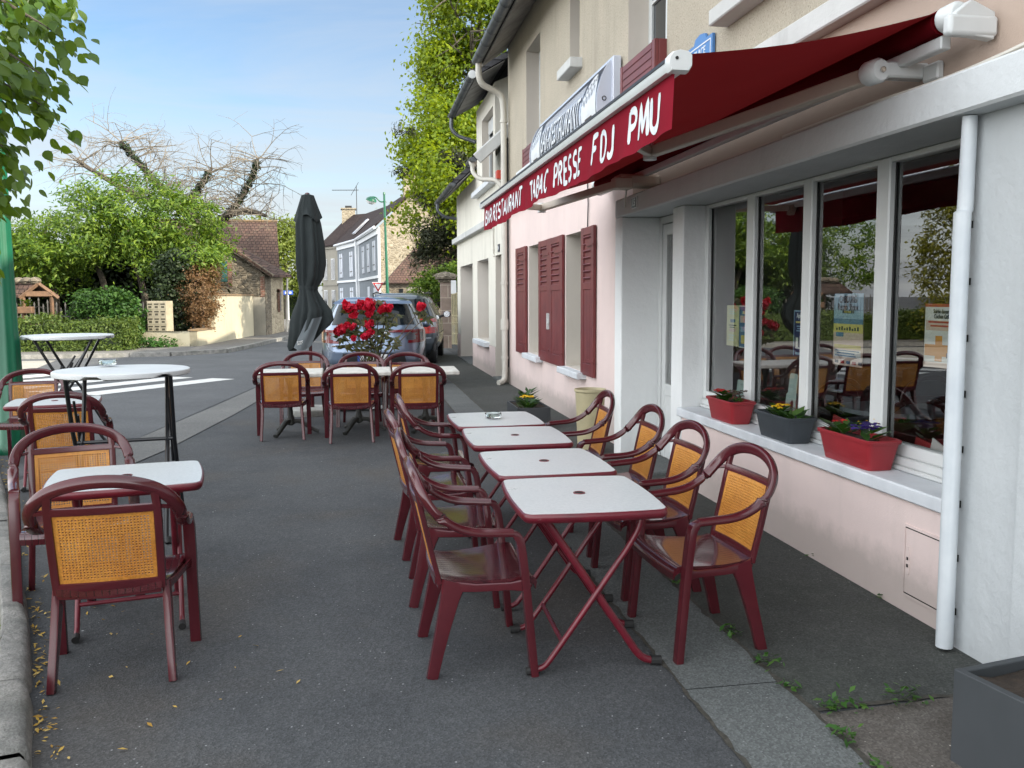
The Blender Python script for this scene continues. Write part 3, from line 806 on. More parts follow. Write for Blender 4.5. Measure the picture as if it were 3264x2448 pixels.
def gutter(parent, x, z, y0, y1, r=.075):
    m = MB(); n = 10
    P = []
    for k in range(n+1):
        a = PI*(1+k/n); P.append([(x+r*math.cos(a), y0, z+r*math.sin(a)), (x+r*math.cos(a), y1, z+r*math.sin(a))])
    m.grid(P)
    m.poly([p[0] for p in P]); m.poly([p[1] for p in P])
    y = y0+.3
    while y < y1:
        m.sweep([(x+(r+.008)*math.cos(PI*(1+k/8)), y, z+(r+.008)*math.sin(PI*(1+k/8))) for k in range(9)], .025, .006, [(math.cos(PI*(1+k/8)), 0, math.sin(PI*(1+k/8))) for k in range(9)], seg=6)
        y += .62
    return m.build('gutter', 'zinc', parent, smooth=True)
gutter(bar, 2.03, 5.53, -8.2, 14.96, .085)
m = MB(); m.tube(smoothpath([(2.05, 14.84, 5.47), (2.05, 14.85, 5.27), (2.12, 14.9, 5.13), (2.34, 15.0, 5.05), (2.47, 15.03, 4.95), (2.50, 15.03, 4.7)], 5)+[Vector((2.50, 15.03, z)) for z in (3.6, 2.6, 1.2, .25)]+[Vector((2.49, 15.01, .10)), Vector((2.44, 14.97, .05)), Vector((2.37, 14.93, .04))], .052, 12)
dp = m.build('downpipe', 'pvc_pipe', bar, smooth=True)
m = MB()
for z, a_, r_ in ((4.55, .02, .066), (1.78, .02, .066), (1.06, .09, .069), (.48, .02, .066)):
    m = MB(); m.lathe([(.053, -a_), (r_, -a_), (r_, a_), (.053, a_)], (2.50, 15.03, z), 14); m.build('pipe_collar', 'pvc_pipe', dp)
m = MB(); m.tube([(2.505, 3.285, 2.285), (2.50, 3.285, 1.90), (2.485, 3.28, 1.89), (2.485, 3.28, .02)], [.030, .032, .035, .036], 14)
dp = m.build('downpipe', 'white_pipe', bar, smooth=True)
m = MB()
for k in range(9): m.box(2.538, 2.5505, 3.296, 3.302, .15+.24*k, .18+.24*k)
m.build_each('slot', 'dark_gap', dp)
# shopfront window: frame and four panes
X = 2.83
m = MB(); yy = [(6.74, 6.80), (5.90, 6.02), (5.09, 5.20), (4.28, 4.40), (3.24, 3.30)]
for a, b in yy: m.box(X-.03, X+.05, a, b, .70, 2.285, .008)
for i in range(4):
    a, b = yy[i+1][1], yy[i][0]
    m.box(X-.026, X+.046, a, b, .70, .765, .006); m.box(X-.026, X+.046, a, b, 2.255, 2.286, .006)
m.box(X-.045, X+.05, 3.24, 6.798, .655, .70, .006); m.box(2.772, X+.05, 3.24, 6.796, .632, .655, .006)
sw = m.build('shop_window', 'pvc_white', bar)
for i in range(4):
    a, b = yy[i+1][1], yy[i][0]
    p = MB(); p.quad((X+.012, a-.01, .74), (X+.012, a-.01, 2.27), (X+.012, b+.01, 2.27), (X+.012, b+.01, .74)); p.build('pane', 'window_glass', sw)
m = MB()
for i in range(4):
    a, b = yy[i+1][1], yy[i][0]
    for c in ((b-.012, b+.001), (a-.001, a+.012)): m = MB(); m.box(X+.004, X+.010, c[0], c[1], .766, 2.254); m.build('glazing_seal', 'rubber', sw)
# door
m = MB(); X = 2.80
m.box(X, X+.07, 7.84, 7.91, 0, 2.284, .006); m.box(X, X+.07, 7.04, 7.11, 0, 2.284, .006); m.box(X, X+.07, 7.11, 7.84, 2.22, 2.284, .006)
df = m.build('door_frame', 'pvc_white', bar)
m = MB(); m.box(X+.012, X+.06, 7.74, 7.832, .02, 2.212, .006); m.box(X+.012, X+.06, 7.118, 7.21, .02, 2.212, .006); m.box(X+.012, X+.06, 7.21, 7.74, 2.11, 2.212, .006)
m.box(X+.012, X+.06, 7.21, 7.74, .62, .73, .006); m.box(X+.02, X+.05, 7.21, 7.74, .03, .62)
m.box(X+.016, X+.022, 7.27, 7.68, .12, .54, .004)
dr = m.build('door', 'pvc_white', bar)
m = MB(); m.quad((X+.035, 7.2, .72), (X+.035, 7.2, 2.12), (X+.035, 7.75, 2.12), (X+.035, 7.75, .72)); m.build('pane', 'window_glass', dr)
m = MB(); m.box(X-.02, X+.012, 7.16, 7.18, .98, 1.12, .004); m.box(X-.035, X-.02, 7.16, 7.28, 1.08, 1.10, .004); m.build('handle', 'chrome', dr)
m = MB(); m.box(2.44, 2.80, 7.05, 7.90, -.02, .035, .008); m.build('doorstep', 'concrete', bar)
# two windows of the ground floor with shutters and sills
for (y0, y1, zb) in ((12.38, 13.30, .68), (9.95, 10.84, .66)):
    casement(bar, 2.84, y0, y1, zb+.02, 2.32, .07, 1)
    m = MB(); m.box(2.485, 2.84, y0-.13, y1+.03, zb-.085, zb-.005, .008); m.build('window_sill', 'sill_paint', bar)
def shutter(yc, w, zb, zt, ang=0, bars=7):
    """louvred top, grooved bottom, folded back on the wall"""
    y0, y1 = yc-w/2, yc+w/2; m = MB(); X0, X1 = 2.555, 2.592; zm = zb+(zt-zb)*.63
    m.box(X0, X1, y0, y0+w*.2, zb, zt, .004); m.box(X0, X1, y1-w*.2, y1, zb, zt, .004)
    a, b = y0+w*.2, y1-w*.2
    m.box(X0+.001, X1-.001, a, b, zt-.09, zt-.002, .004); m.box(X0+.001, X1-.001, a, b, zm-.08, zm, .004)
    for k in range(bars):
        z = zm+(zt-.09-zm)*(k+.5)/bars; m.obox(((X0+X1)/2, (a+b)/2, z), .026, (b-a)/2, .007, (1, 0, -.9), (0, 1, 0))
    m.box(X0+.016, X1-.002, a, b, zm, zt-.09)
    n = 5
    for k in range(n): m.box(X0+.008, X1-.004, a+(b-a)*k/n+.004, a+(b-a)*(k+1)/n-.002, zb+.14, zm-.08, .004)
    m.box(X0+.001, X1-.001, a, b, zb+.002, zb+.14, .004); m.box(X0+.02, X1-.003, a, b, zb+.14, zm-.08)
    s_ = m.build('shutter', 'red_shutter', bar)
    m = MB()
    for z in (zb+.16, zt-.22): m.box(X0-.006, X0+.003, y0-.014, y0+w*.55, z, z+.035); m.sphere((X0+.0, y0-.012, z+.017), .014, 8, 5)
    m.build('hinge', 'red_shutter', s_)
for yc, w in ((13.81, .86), (12.02, .70), (11.28, .80), (9.64, .55)): shutter(yc, w, .635, 2.335)
m = MB(); m.box(2.53, 2.55, 11.60, 11.66, 1.18, 1.24); m.box(2.52, 2.56, 11.63, 11.655, 1.1, 1.32); m.build('shutter_latch', 'pvc_white', bar)
# upper windows: frames, railings and sills
casement(bar, 2.80, 12.42, 13.48, 3.42, 5.30, .07, 1); casement(bar, 2.80, 10.17, 10.65, 4.32, 5.30, .06, 0); casement(bar, 2.80, 7.20, 8.28, 3.36, 5.30, .08, 1, 3); casement(bar, 2.80, 4.4, 5.85, 3.55, 5.30, .07, 1)
for y0, y1, zt in ((12.35, 13.30, 3.45), (7.12, 8.22, 3.385)):
    m = MB(); m.box(2.41, 2.61, y0-.06, y1+.06, zt-.10, zt, .008); m.build('window_sill', 'sill_paint', bar)
    m = MB(); a, b, z0, z1 = y0+.08, y1-.04, zt+.005, zt+.33
    m.box(2.50, 2.53, a, b, z0, z1, .004); m.box(2.53, 2.62, a, a+.03, z0, z1, .004); m.box(2.53, 2.62, b-.03, b, z0, z1, .004)
    for k in range(4): m.box(2.493, 2.50, a+.09, b-.07, z0+.05+k*.07, z0+.105+k*.07, .003)
    m.box(2.490, 2.50, a, a+.07, z0, z1, .003); m.box(2.490, 2.50, b-.06, b, z0, z1, .003)
    m.build('window_railing', 'red_shutter', bar)
m = MB(); m.box(2.45, 2.61, 10.04, 10.72, 4.20, 4.315, .008); m.build('window_sill', 'cornice_paint', bar)
m = MB(); m.box(2.46, 2.61, 4.3, 5.97, 3.44, 3.55, .008); m.build('window_sill', 'cornice_paint', bar)
# meter hatch in the low wall
m = MB(); a, b, c, d = 3.36, 3.735, .10, .43
m.box(2.592, 2.602, a-.012, a, c, d); m.box(2.592, 2.602, b, b+.012, c-.012, d+.012); m.box(2.592, 2.602, a-.012, b, d, d+.012); m.box(2.592, 2.602, a-.012, b, c-.012, c)
m.box(2.594, 2.6, a+.004, b-.004, c+.004, d-.004, .002); m.box(2.590, 2.594, b-.04, b-.015, .20, .34, .002)
ht = m.build('meter_hatch', 'pink_render', bar)
m = MB(); m.box(2.588, 2.5905, b-.034, b-.022, .27, .285); m.box(2.588, 2.5905, b-.034, b-.022, .235, .25); m.box(2.593, 2.5945, a+.02, b-.003, d-.006, d-.001); m.box(2.593, 2.5945, a+.02, b-.003, c+.0, c+.005); m.build('lock', 'dark_gap', ht)
# cable along the beam
m = MB(); m.tube(smoothpath([(2.58, 2.2, 2.75), (2.57, 2.8, 2.56), (2.5, 3.3, 2.478), (2.46, 4.0, 2.472), (2.45, 4.8, 2.47)], 6), .010, 6); m.tube(smoothpath([(2.58, 2.2, 2.70), (2.57, 2.8, 2.52), (2.52, 3.1, 2.475)], 6), .012, 6); m.build_each('cable', 'pvc_pipe', bar, smooth=True)
m = MB(); m.tube(smoothpath([(2.585, 15.10, 4.2), (2.585, 15.09, 3.2), (2.585, 15.1, 1.2), (2.58, 15.1, .3)], 4), .008, 6); m.tube([(2.585, 9.75, 3.0), (2.585, 9.7, 2.6), (2.585, 9.72, 2.34)], .007, 6); m.build_each('cable', 'black_line', bar)
# interior seen through the glass
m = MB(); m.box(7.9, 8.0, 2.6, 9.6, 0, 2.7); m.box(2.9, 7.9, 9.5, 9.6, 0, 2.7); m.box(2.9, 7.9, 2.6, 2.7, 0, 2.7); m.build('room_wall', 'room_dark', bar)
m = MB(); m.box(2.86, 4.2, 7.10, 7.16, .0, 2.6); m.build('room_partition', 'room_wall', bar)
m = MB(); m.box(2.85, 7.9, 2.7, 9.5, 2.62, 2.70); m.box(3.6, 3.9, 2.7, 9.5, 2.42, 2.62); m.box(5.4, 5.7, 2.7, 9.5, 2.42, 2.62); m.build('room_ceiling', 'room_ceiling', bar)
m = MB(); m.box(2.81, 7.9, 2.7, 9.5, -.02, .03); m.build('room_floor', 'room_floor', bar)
m = MB(); m.box(2.84, 3.15, 2.7, 7.1, .58, .66); m.build('inner_sill', 'room_wall', bar)

# house number on the beam, blue street nameplate
t_ = thing('house_number_plate', 'small dark blue number 15 plate on the white door beam', 'number plate', (2.43, 7.5, 2.375))
m = MB(); m.box(2.418, 2.429, 7.425, 7.575, 2.325, 2.425, .004); m.build('plate', 'sign_white', t_)
m = MB(); m.box(2.415, 2.4185, 7.437, 7.563, 2.333, 2.417, .003); m.build('plate_face', 'number_navy', t_)
textmesh('15', .085, 'sign_white', 'lettering', lambda u, v, w: (2.4145-w, 7.5-u, 2.375+v), t_, .0006, 1.0, .002)
t_ = thing('street_nameplate', 'blue enamel street nameplate reading PLACE above the awning', 'street sign', (2.6, 6.42, 3.3))
m = MB(); pts = [(6.16, 3.06), (6.16, 3.46), (6.28, 3.46), (6.31, 3.50), (6.40, 3.515), (6.49, 3.50), (6.52, 3.46), (6.70, 3.46), (6.70, 3.06)]
m.extrude([(2.572, y, z) for y, z in pts], (.02, 0, 0)); m.build('plate', 'enamel_blue', t_)
m = MB()
for a, b, c, d in ((6.19, 6.67, 3.425, 3.435), (6.19, 6.67, 3.085, 3.095), (6.19, 6.199, 3.095, 3.425), (6.661, 6.67, 3.095, 3.425)): m.box(2.569, 2.5725, a, b, c, d)
m.build('border', 'sign_white', t_)
textmesh('PLACE', .085, 'sign_white', 'lettering', lambda u, v, w: (2.571-w, 6.40-u, 3.375+v), t_, .001, .9, .001)

# ================================================================== SECOND HOUSE (attached)
h2 = thing('attached_house', 'lower cream rendered house with dormer attached to the far end of the bar', 'house', (2.52, 19, 0))
Y0, Y1 = 15.16, 22.6; X2 = 2.52; rv = []; m = MB(); pl = MB()
DW = (16.35, 17.85, 3.74, 5.10, .22)
HO = [DW, (19.50, 21.9, -.1, 2.30, .34), (17.05, 18.70, .66, 2.31, .34), (15.30, 16.16, -.1, 2.31, .40)]
facade(m, rv, X2, Y0, Y1, .60, 4.12, [h for h in HO]); m.build('wall', 'cream_two', h2)
facade(pl, rv, X2-.012, Y0, Y1, -.05, .60, [(a, b, c, d, e+.012) for a, b, c, d, e in HO if c < .5]); pl.build('plinth', 'pink_render', h2)
dm = MB(); facade(dm, rv, X2, 16.1, 18.66, 4.12, 5.47, [DW])
dm.quad((X2, 16.1, 4.0), (4.2, 16.1, 5.6), (4.2, 16.1, 6.2), (X2, 16.1, 5.47)); dm.quad((X2, 18.66, 4.0), (X2, 18.66, 5.47), (4.2, 18.66, 6.2), (4.2, 18.66, 5.6)); dm.build('dormer', 'cream_two', h2)
for r_ in rv: r_.build('window_reveal', 'reveal_paint', h2)
m = MB(); m.poly([(X2+.002, Y1, -.05), (X2+.002, Y1, 4.1), (6.4, Y1, 7.75), (10.3, Y1, 4.1), (10.3, Y1, -.05)]); m.quad((10.3, Y0, -.05), (10.3, Y1, -.05), (10.3, Y1, 4.2), (10.3, Y0, 4.2)); m.build('gable_wall', 'cream_two', h2)
roof_slab(2.08, 3.96, 6.4, 7.85, 15.24, 16.08).build('roof', 'slate_tile', h2); roof_slab(2.08, 3.96, 6.4, 7.85, 18.68, 22.75).build('roof', 'slate_tile', h2)
m = MB(); m.sweep([(2.06, 15.225, 3.94), (3.6, 15.225, 5.33)], .20, .05, (0, 1, 0), 6, .3); m.build('verge', 'cornice_paint', h2)
roof_slab(10.7, 3.96, 6.4, 7.85, 15.24, 22.75, -.1).build('roof', 'slate_tile', h2)
roof_slab(2.08, 5.43, 6.4, 7.95, 15.56, 19.1).build('dormer_roof', 'slate_tile', h2)
roof_slab(2.10, 5.41, 2.62, 5.71, 15.58, 19.08, .012).build('soffit', 'soffit_board', h2); roof_slab(2.10, 3.93, 2.60, 4.38, 18.7, 22.7, .012).build('soffit', 'soffit_board', h2)
gutter(h2, 2.02, 5.44, 15.5, 19.08, .07); gutter(h2, 2.02, 3.98, 15.3, 16.0, .07); gutter(h2, 2.02, 3.98, 18.75, 22.75, .07)
m = MB(); m.lathe([(0, 0), (.072, 0), (.072, .03)], (2.02, 15.46, 5.43), 12, (0, 1, 0)); m.build('gutter_cap', 'pvc_white', h2)
m = MB(); m.tube(smoothpath([(2.02, 18.95, 5.37), (2.02, 18.95, 5.15), (2.15, 18.92, 5.0), (2.40, 18.85, 4.9), (2.52, 18.8, 4.85)], 5), .04, 10); m.build('downpipe', 'zinc', h2, smooth=True); m = MB(); m.tube(smoothpath([(2.02, 22.5, 3.92), (2.02, 22.5, 3.75), (2.2, 22.5, 3.6), (2.5, 22.5, 3.55)], 5), .04, 10); m.build('downpipe', 'zinc', h2, smooth=True)
m = MB(); m.tube(smoothpath([(2.03, 15.55, 3.92), (2.03, 15.52, 3.75), (2.15, 15.4, 3.62), (2.36, 15.2, 3.58), (2.48, 15.1, 3.45)], 5), .04, 10); m.lathe([(.075, .03), (.075, -.04), (.045, -.10)], (2.03, 15.55, 3.95), 12); m.build('downpipe', 'pvc_pipe', h2, smooth=True)
m = MB(); m.box(2.40, 2.53, 16.3, 22.75, 2.90, 3.03, .01);  m.build('cornice', 'cornice_paint', h2)
casement(h2, 2.66, 16.35, 17.85, 3.74, 5.10, .07, 1); m = MB(); m.box(2.38, 2.56, 16.1, 18.6, 3.63, 3.735, .008); m.build('window_sill', 'sill_paint', h2); m = MB(); m.box(2.645, 2.67, 16.40, 17.80, 4.80, 5.08, .005); m.build('shutter_box', 'pvc_white', h2)
casement(h2, 2.82, 17.05, 18.70, .68, 2.31, .08, 0)
m = MB()
for k in range(22): m.box(2.79, 2.806+.006*(k % 2), 17.12, 18.62, 1.05+k*.05, 1.097+k*.05)
m.box(2.78, 2.81, 17.07, 18.68, 2.15, 2.30); m.build('roller_shutter', 'shutter_white', h2)
m = MB(); m.box(2.41, 2.80, 16.96, 18.78, .55, .645, .008); m.build('window_sill', 'sill_paint', h2)
m = MB(); m.box(2.84, 2.88, 19.5, 21.9, -.02, 2.3); m.box(2.825, 2.84, 19.55, 21.85, .05, 1.0, .004)
gd = m.build('garage_door', 'shutter_white', h2)
m = MB()
for y in (20.9, 20.2): m.box(2.832, 2.84, y, y+.33, 1.72, 2.12)
m.build_each('door_glazing', 'dark_pane', gd)
m = MB(); m.box(2.832, 2.84, 20.1, 20.75, 1.36, 1.42); m.box(2.832, 2.84, 20.1, 20.75, 1.52, 1.56); m.build('red_notice', 'paper_red', gd)
m = MB(); m.box(2.832, 2.84, 20.1, 20.7, 1.15, 1.25); m.box(2.832, 2.84, 20.1, 20.7, .98, 1.08); m.build('blue_notice', 'paper_navy', gd)
m = MB(); m.box(2.90, 2.95, 15.3, 16.16, -.02, 2.31); m.build('door', 'grey_wood', h2)
m = MB(); m.box(2.45, 2.90, 15.32, 16.14, -.02, .05, .008); m.box(2.45, 2.86, 19.52, 21.88, -.02, .04, .008); m.build_each('doorstep', 'concrete', h2)
m = MB(); m.tube([(2.50, 16.28, 3.0), (2.50, 16.28, 2.36), (2.50, 16.2, 2.30)], .014, 6)
for z in (2.8, 2.42): m.box(2.48, 2.52, 16.25, 16.31, z, z+.02)
m.build_each('cable', 'pvc_pipe', h2)
m = MB(); m.box(2.502, 2.515, 15.60, 15.78, 2.36, 2.50, .004); nb = m.build('number_plate', 'number_navy', h2)
m = MB(); m.box(2.498, 2.5025, 15.66, 15.67, 2.40, 2.46); m.box(2.498, 2.5025, 15.69, 15.73, 2.40, 2.46); m.build('number_mark', 'sign_white', nb)
m = MB(); m.box(2.40, 2.51, 15.18, 15.34, 3.60, 3.75, .01); tag(m.build('alarm_box', 'alarm_red'), 'small red alarm box fixed high beside the cream downpipe', 'alarm box')

# ================================================================== AWNING
aw = thing('awning', 'dark red retractable awning with white hand lettered valance over the bar front', 'awning', (2.5, 6.1, 2.6))
YA, YB = 3.40, 8.80
def awp(y, t_):
    """fabric from roller (t=0) to bar (t=1)"""
    sag = -.035*math.sin(PI*t_)*(1+.3*math.sin(y*1.7))
    return (2.43+(1.31-2.43)*t_, y, 2.735+(2.515-2.735)*t_+sag)
m = MB(); m.grid([[awp(YA+(YB-YA)*i/24, j/10) for j in range(11)] for i in range(25)])
fb = m.build('fabric', 'awning_red', aw, smooth=True)
m = MB(); m.lathe([(.04, YA), (.04, YB)], (2.455, 0, 2.70), 18, (0, 1, 0), True); m.lathe([(.052, YA+.02), (.052, YB)], (2.455, 0, 2.70), 18, (0, 1, 0), True); m.build('roller', 'awning_red', aw, smooth=True)
for y0, y1 in ((YA-.10, YA-.005), (YB+.005, YB+.08)):
    m = MB(); m.lathe([(.0, y0), (.045, y0), (.056, y0+.02), (.056, y1)], (2.455, 0, 2.70), 20, (0, 1, 0), True)
    if y0 < 5: m.box(2.37, 2.595, YA-.15, YA-.095, 2.60, 2.685, .012); m.extrude([(2.47, YA-.098, 2.745), (2.40, YA-.098, 2.69), (2.42, YA-.098, 2.61), (2.58, YA-.098, 2.59), (2.58, YA-.098, 2.70)], (0, -.045, 0))
    m.build('end_plate', 'awning_white', aw, smooth=True, bevel=.005)
# front bar
prof = [(-.036, -.034), (-.045, -.012), (-.043, .012), (-.028, .028), (.0, .036), (.028, .032), (.04, .02), (.04, -.015), (.028, -.034)]
m = MB(); m.rings([[(1.27+a, y, 2.478+b) for a, b in prof] for y in (YB+.02, YA-.02)]); fbar = m.build('front_bar', 'awning_white', aw, smooth=True, angle=35)
m = MB(); m.box(1.2215, 1.2275, YA, YB, 2.480, 2.493); m.build('bar_groove', 'black_line', fbar)
for y, s_ in ((YA-.02, -1), (YB+.02, 1)):
    m = MB(); big = [(1.27+a*1.2, y, 2.476+b*1.25) for a, b in prof]; sm = [(1.27+a*1.08, y+s_*.035, 2.476+b*1.1) for a, b in prof]
    m.rings([[(p[0], y-s_*.012, p[2]) for p in big], [(p[0], y+s_*.02, p[2]) for p in big], sm]); ec = m.build('end_cap', 'awning_white', fbar, smooth=True, angle=50)
    m = MB(); m.lathe([(0, 0), (.007, 0), (.007, .002)], (1.25, y+s_*.036, 2.484), 10, (0, s_, 0)); m.build('screw', 'dark_metal', ec)
# torsion arms
m = MB(); m.box(2.44, 2.49, YA+.0, YB, 2.585, 2.64, .006); m.build('torsion_bar', 'awning_white', aw)
def arm(y_sh, y_el, xe, y_fr):
    m = MB(); a = Vector((2.36, y_sh, 2.565)); e = Vector((xe, y_el, 2.50)); f = Vector((1.33, y_fr, 2.44))
    for p, q, w, h in ((a, e, .030, .036), (e, f, .024, .030)):
        d = q-p; m.obox((p+q)/2, d.length/2, w, h, d, (-d.y, d.x, 0))
    o = m.build('folding_arm', 'awning_cream', aw, bevel=.008)
    m = MB(); m.lathe([(.0, -.05), (.050, -.05), (.056, -.038), (.056, .03), (.045, .045), (0, .045)], a+Vector((-.02, 0, 0)), 18, (.15, -1, 0)); m.build('shoulder_joint', 'awning_white', o, smooth=True)
    m = MB(); m.lathe([(.0, -.05), (.045, -.05), (.045, .05), (0, .05)], e, 14); m.build('elbow_joint', 'awning_white', o, smooth=True)
    m = MB(); m.box(2.38, 2.60, y_sh-.025, y_sh+.05, 2.54, 2.61, .008); m.box(2.565, 2.6, y_sh-.13, y_sh-.02, 2.515, 2.595, .008); m.build('wall_bracket', 'awning_white', o)
    m = MB(); m.obox(f+Vector((-.02, 0, -.02)), .02, .05, .05, (1, 0, .3)); m.lathe([(0, 0), (.012, 0), (.012, .008)], a+Vector((-.012, -.052, 0)), 10, (.15, -1, 0)); m.build('bracket', 'awning_cream', o)
arm(3.72, 5.62, 1.92, 4.55); arm(7.55, 9.25, 1.95, 8.35)
m = MB(); m.box(2.18, 2.34, 7.28, 7.42, 2.47, 2.57, .01); m.box(2.22, 2.60, 7.30, 7.52, 2.50, 2.60, .02); m.build('gear_box', 'awning_cream', aw)
# crank wire
m = MB(); m.tube(smoothpath([(2.30, 7.34, 2.48), (2.40, 7.7, 2.40), (2.48, 7.95, 2.30), (2.55, 8.28, 2.15), (2.56, 8.30, 1.5), (2.56, 8.3, 1.25), (2.55, 8.3, 1.05)], 5), .008, 6); m.box(2.545, 2.575, 8.285, 8.315, .78, 1.05, .004); m.build('crank', 'pvc_pipe', aw)
# valance cloth, wavy hem
def valx(y, z):
    k = (2.445-z)/.245
    return 1.262-.012*k+.016*k*math.sin(y*5.1)*(.5+.5*math.sin(y*1.3))+.006*k*math.sin(y*23)
def valb(y): return 2.205+.010*math.sin(y*2.1+1)+(.0 if y < 8.3 else -.06*(y-8.3)/.5*0)-.006*math.sin(y*7)
m = MB(); m.grid([[(valx(YA+(YB-YA)*i/160, z), YA+(YB-YA)*i/160, z) for z in [valb(YA+(YB-YA)*i/160)+(2.447-valb(YA+(YB-YA)*i/160))*j/7 for j in range(8)]] for i in range(161)])
vl = m.build('valance', 'valance_red', aw, smooth=True)
# hand painted capitals as brush strokes
def arc(cx, cy, rx, ry, a0, a1, n=8): return [(cx+rx*math.cos(R(a0+(a1-a0)*k/n)), cy+ry*math.sin(R(a0+(a1-a0)*k/n))) for k in range(n+1)]
GL = {
 'A': [[(0, 0), (.45, 1)], [(.45, 1), (.92, 0)], [(.18, .36), (.74, .36)]],
 'B': [[(.08, 0), (.08, 1)], [(.08, 1)]+arc(.35, .77, .38, .23, 90, -90)+[(.08, .54)], [(.08, .54)]+arc(.38, .27, .44, .27, 90, -90)+[(.08, 0)]],
 'C': [arc(.55, .5, .48, .5, 45, 315, 12)],
 'D': [[(.08, 0), (.08, 1)], [(.08, 1)]+arc(.3, .5, .55, .5, 90, -90, 12)+[(.08, 0)]],
 'E': [[(.75, 1), (.1, 1), (.08, 0), (.75, 0)], [(.08, .52), (.65, .54)]],
 'F': [[(.78, 1), (.12, .98), (.08, 0)], [(.08, .52), (.62, .55)]],
 'J': [[(.6, 1), (.6, .3)]+arc(.32, .27, .28, .27, 0, -160, 8)],
 'M': [[(.03, 0), (.16, 1), (.52, .22), (.88, 1), (1.0, 0)]],
 'N': [[(.05, 0), (.08, 1), (.82, 0), (.85, 1)]],
 'P': [[(.08, 0), (.08, 1)], [(.08, 1)]+arc(.38, .74, .40, .26, 90, -90)+[(.08, .48)]],
 'R': [[(.08, 0), (.08, 1)], [(.08, 1)]+arc(.36, .76, .38, .24, 90, -90)+[(.08, .52)], [(.36, .52), (.85, 0)]],
 'S': [arc(.42, .75, .36, .25, 40, 270, 9)+arc(.42, .25, .38, .25, 90, -140, 9)],
 'T': [[(0, 1), (.9, 1)], [(.45, 1), (.43, 0)]],
 'U': [[(.05, 1), (.07, .35)]+arc(.44, .32, .37, .32, 180, 360, 9)+[(.82, 1)]],
}
def paint(word, ya, yb, z0, z1, sw):
    mb = MB(); n = len(word); pitch = (ya-yb)/n; rr = random.Random(word)
    for i, ch in enumerate(word):
        o = ya-pitch*i-pitch*.06; w = pitch*.86; zz0 = z0+rr.uniform(-.006, .006); zz1 = z1+rr.uniform(-.008, .008); sl = rr.uniform(-.02, .03)
        for st in GL[ch]:
            pts = [(o-(u+sl*v)*w, zz0+(zz1-zz0)*v) for u, v in st]
            dn = []
            for k in range(len(pts)-1):
                a, b = pts[k], pts[k+1]; L_ = math.hypot(b[0]-a[0], b[1]-a[1]); s_ = max(1, int(L_/.015))
                dn += [(a[0]+(b[0]-a[0])*q/s_, a[1]+(b[1]-a[1])*q/s_) for q in range(s_)]
            dn.append(pts[-1]); row = []; ph = rr.random()*6
            for k, p in enumerate(dn):
                a, b = dn[max(k-1, 0)], dn[min(k+1, len(dn)-1)]; tx, tz = b[0]-a[0], b[1]-a[1]; L_ = math.hypot(tx, tz) or 1
                nx, nz = -tz/L_, tx/L_; hw = sw*(.5+.07*math.sin(k*.7+ph)); 
                if k in (0, len(dn)-1): hw *= .55
                q = []
                for e in (-1, 1):
                    y, z = p[0]+nx*hw*e, p[1]+nz*hw*e; q.append((valx(y, z)-.0022-.0003*i-.0002*rr.random(), y, z))
                row.append(q)
            a, b = row[0], row[1]
            mb.grid(row)
    return mb.build('lettering', 'letter_white', vl)
paint('BAR', 8.66, 8.24, 2.255, 2.385, .026); paint('RESTAURANT', 8.16, 6.66, 2.255, 2.39, .027); paint('TABAC', 6.42, 5.70, 2.25, 2.385, .029)
paint('PRESSE', 5.58, 4.81, 2.25, 2.39, .030); paint('FDJ', 4.62, 4.17, 2.25, 2.40, .032); paint('PMU', 3.985, 3.53, 2.252, 2.395, .033)

# ================================================================== CURVED SIGN ON THE WALL
sg = thing('wall_sign', 'long curved silver sign reading BAR-RESTAURANT with oval emblems at both ends', 'sign', (2.6, 10.2, 3.5))
SA, SB, ZB, ZT, BU = 8.50, 11.92, 3.05, 3.88, .145
def sgp(y, v, o=0):
    """v 0..1 up the bulging face"""
    z = ZB+(ZT-ZB)*v; return (2.50-BU*math.sin(PI*v)**.8-o, y, z)
m = MB(); m.box(2.50, 2.585, SA-.05, SB+.05, ZB-.03, ZT+.03, .008); m.build('back_case', 'sign_silver', sg)
m = MB(); m.grid([[sgp(SA+.02+(SB-SA-.04)*i/20, j/20) for j in range(21)] for i in range(21)]); m.build('face', 'sign_silver', sg, smooth=True)
for y in (SA, SB):
    m = MB(); m.extrude([(2.50, y-.012, ZB)]+[sgp(y-.012, j/20, .012) for j in range(1, 20)]+[(2.50, y-.012, ZT)], (0, .024, 0)); e = m.build('end_plate', 'sign_silver', sg)
    m = MB(); m.lathe([(.016, 0), (.024, 0), (.024, .003), (.016, .003)], (2.42, y-.015, 3.5), 14, (0, -1, 0)); m.build('screw', 'dark_metal', e)
m = MB()
for v0, v1 in ((.03, .10), (.90, .97)): m.grid([[sgp(SA+.03+(SB-SA-.06)*i/20, v0+(v1-v0)*j/3, .003) for j in range(4)] for i in range(21)])
for a, b in ((SA+.03, SA+.66), (SB-.66, SB-.03)): m.grid([[sgp(a+(b-a)*i/6, .1+.8*j/14, .003) for j in range(15)] for i in range(7)])
m.build('navy_band', 'sign_navy', sg, smooth=True)
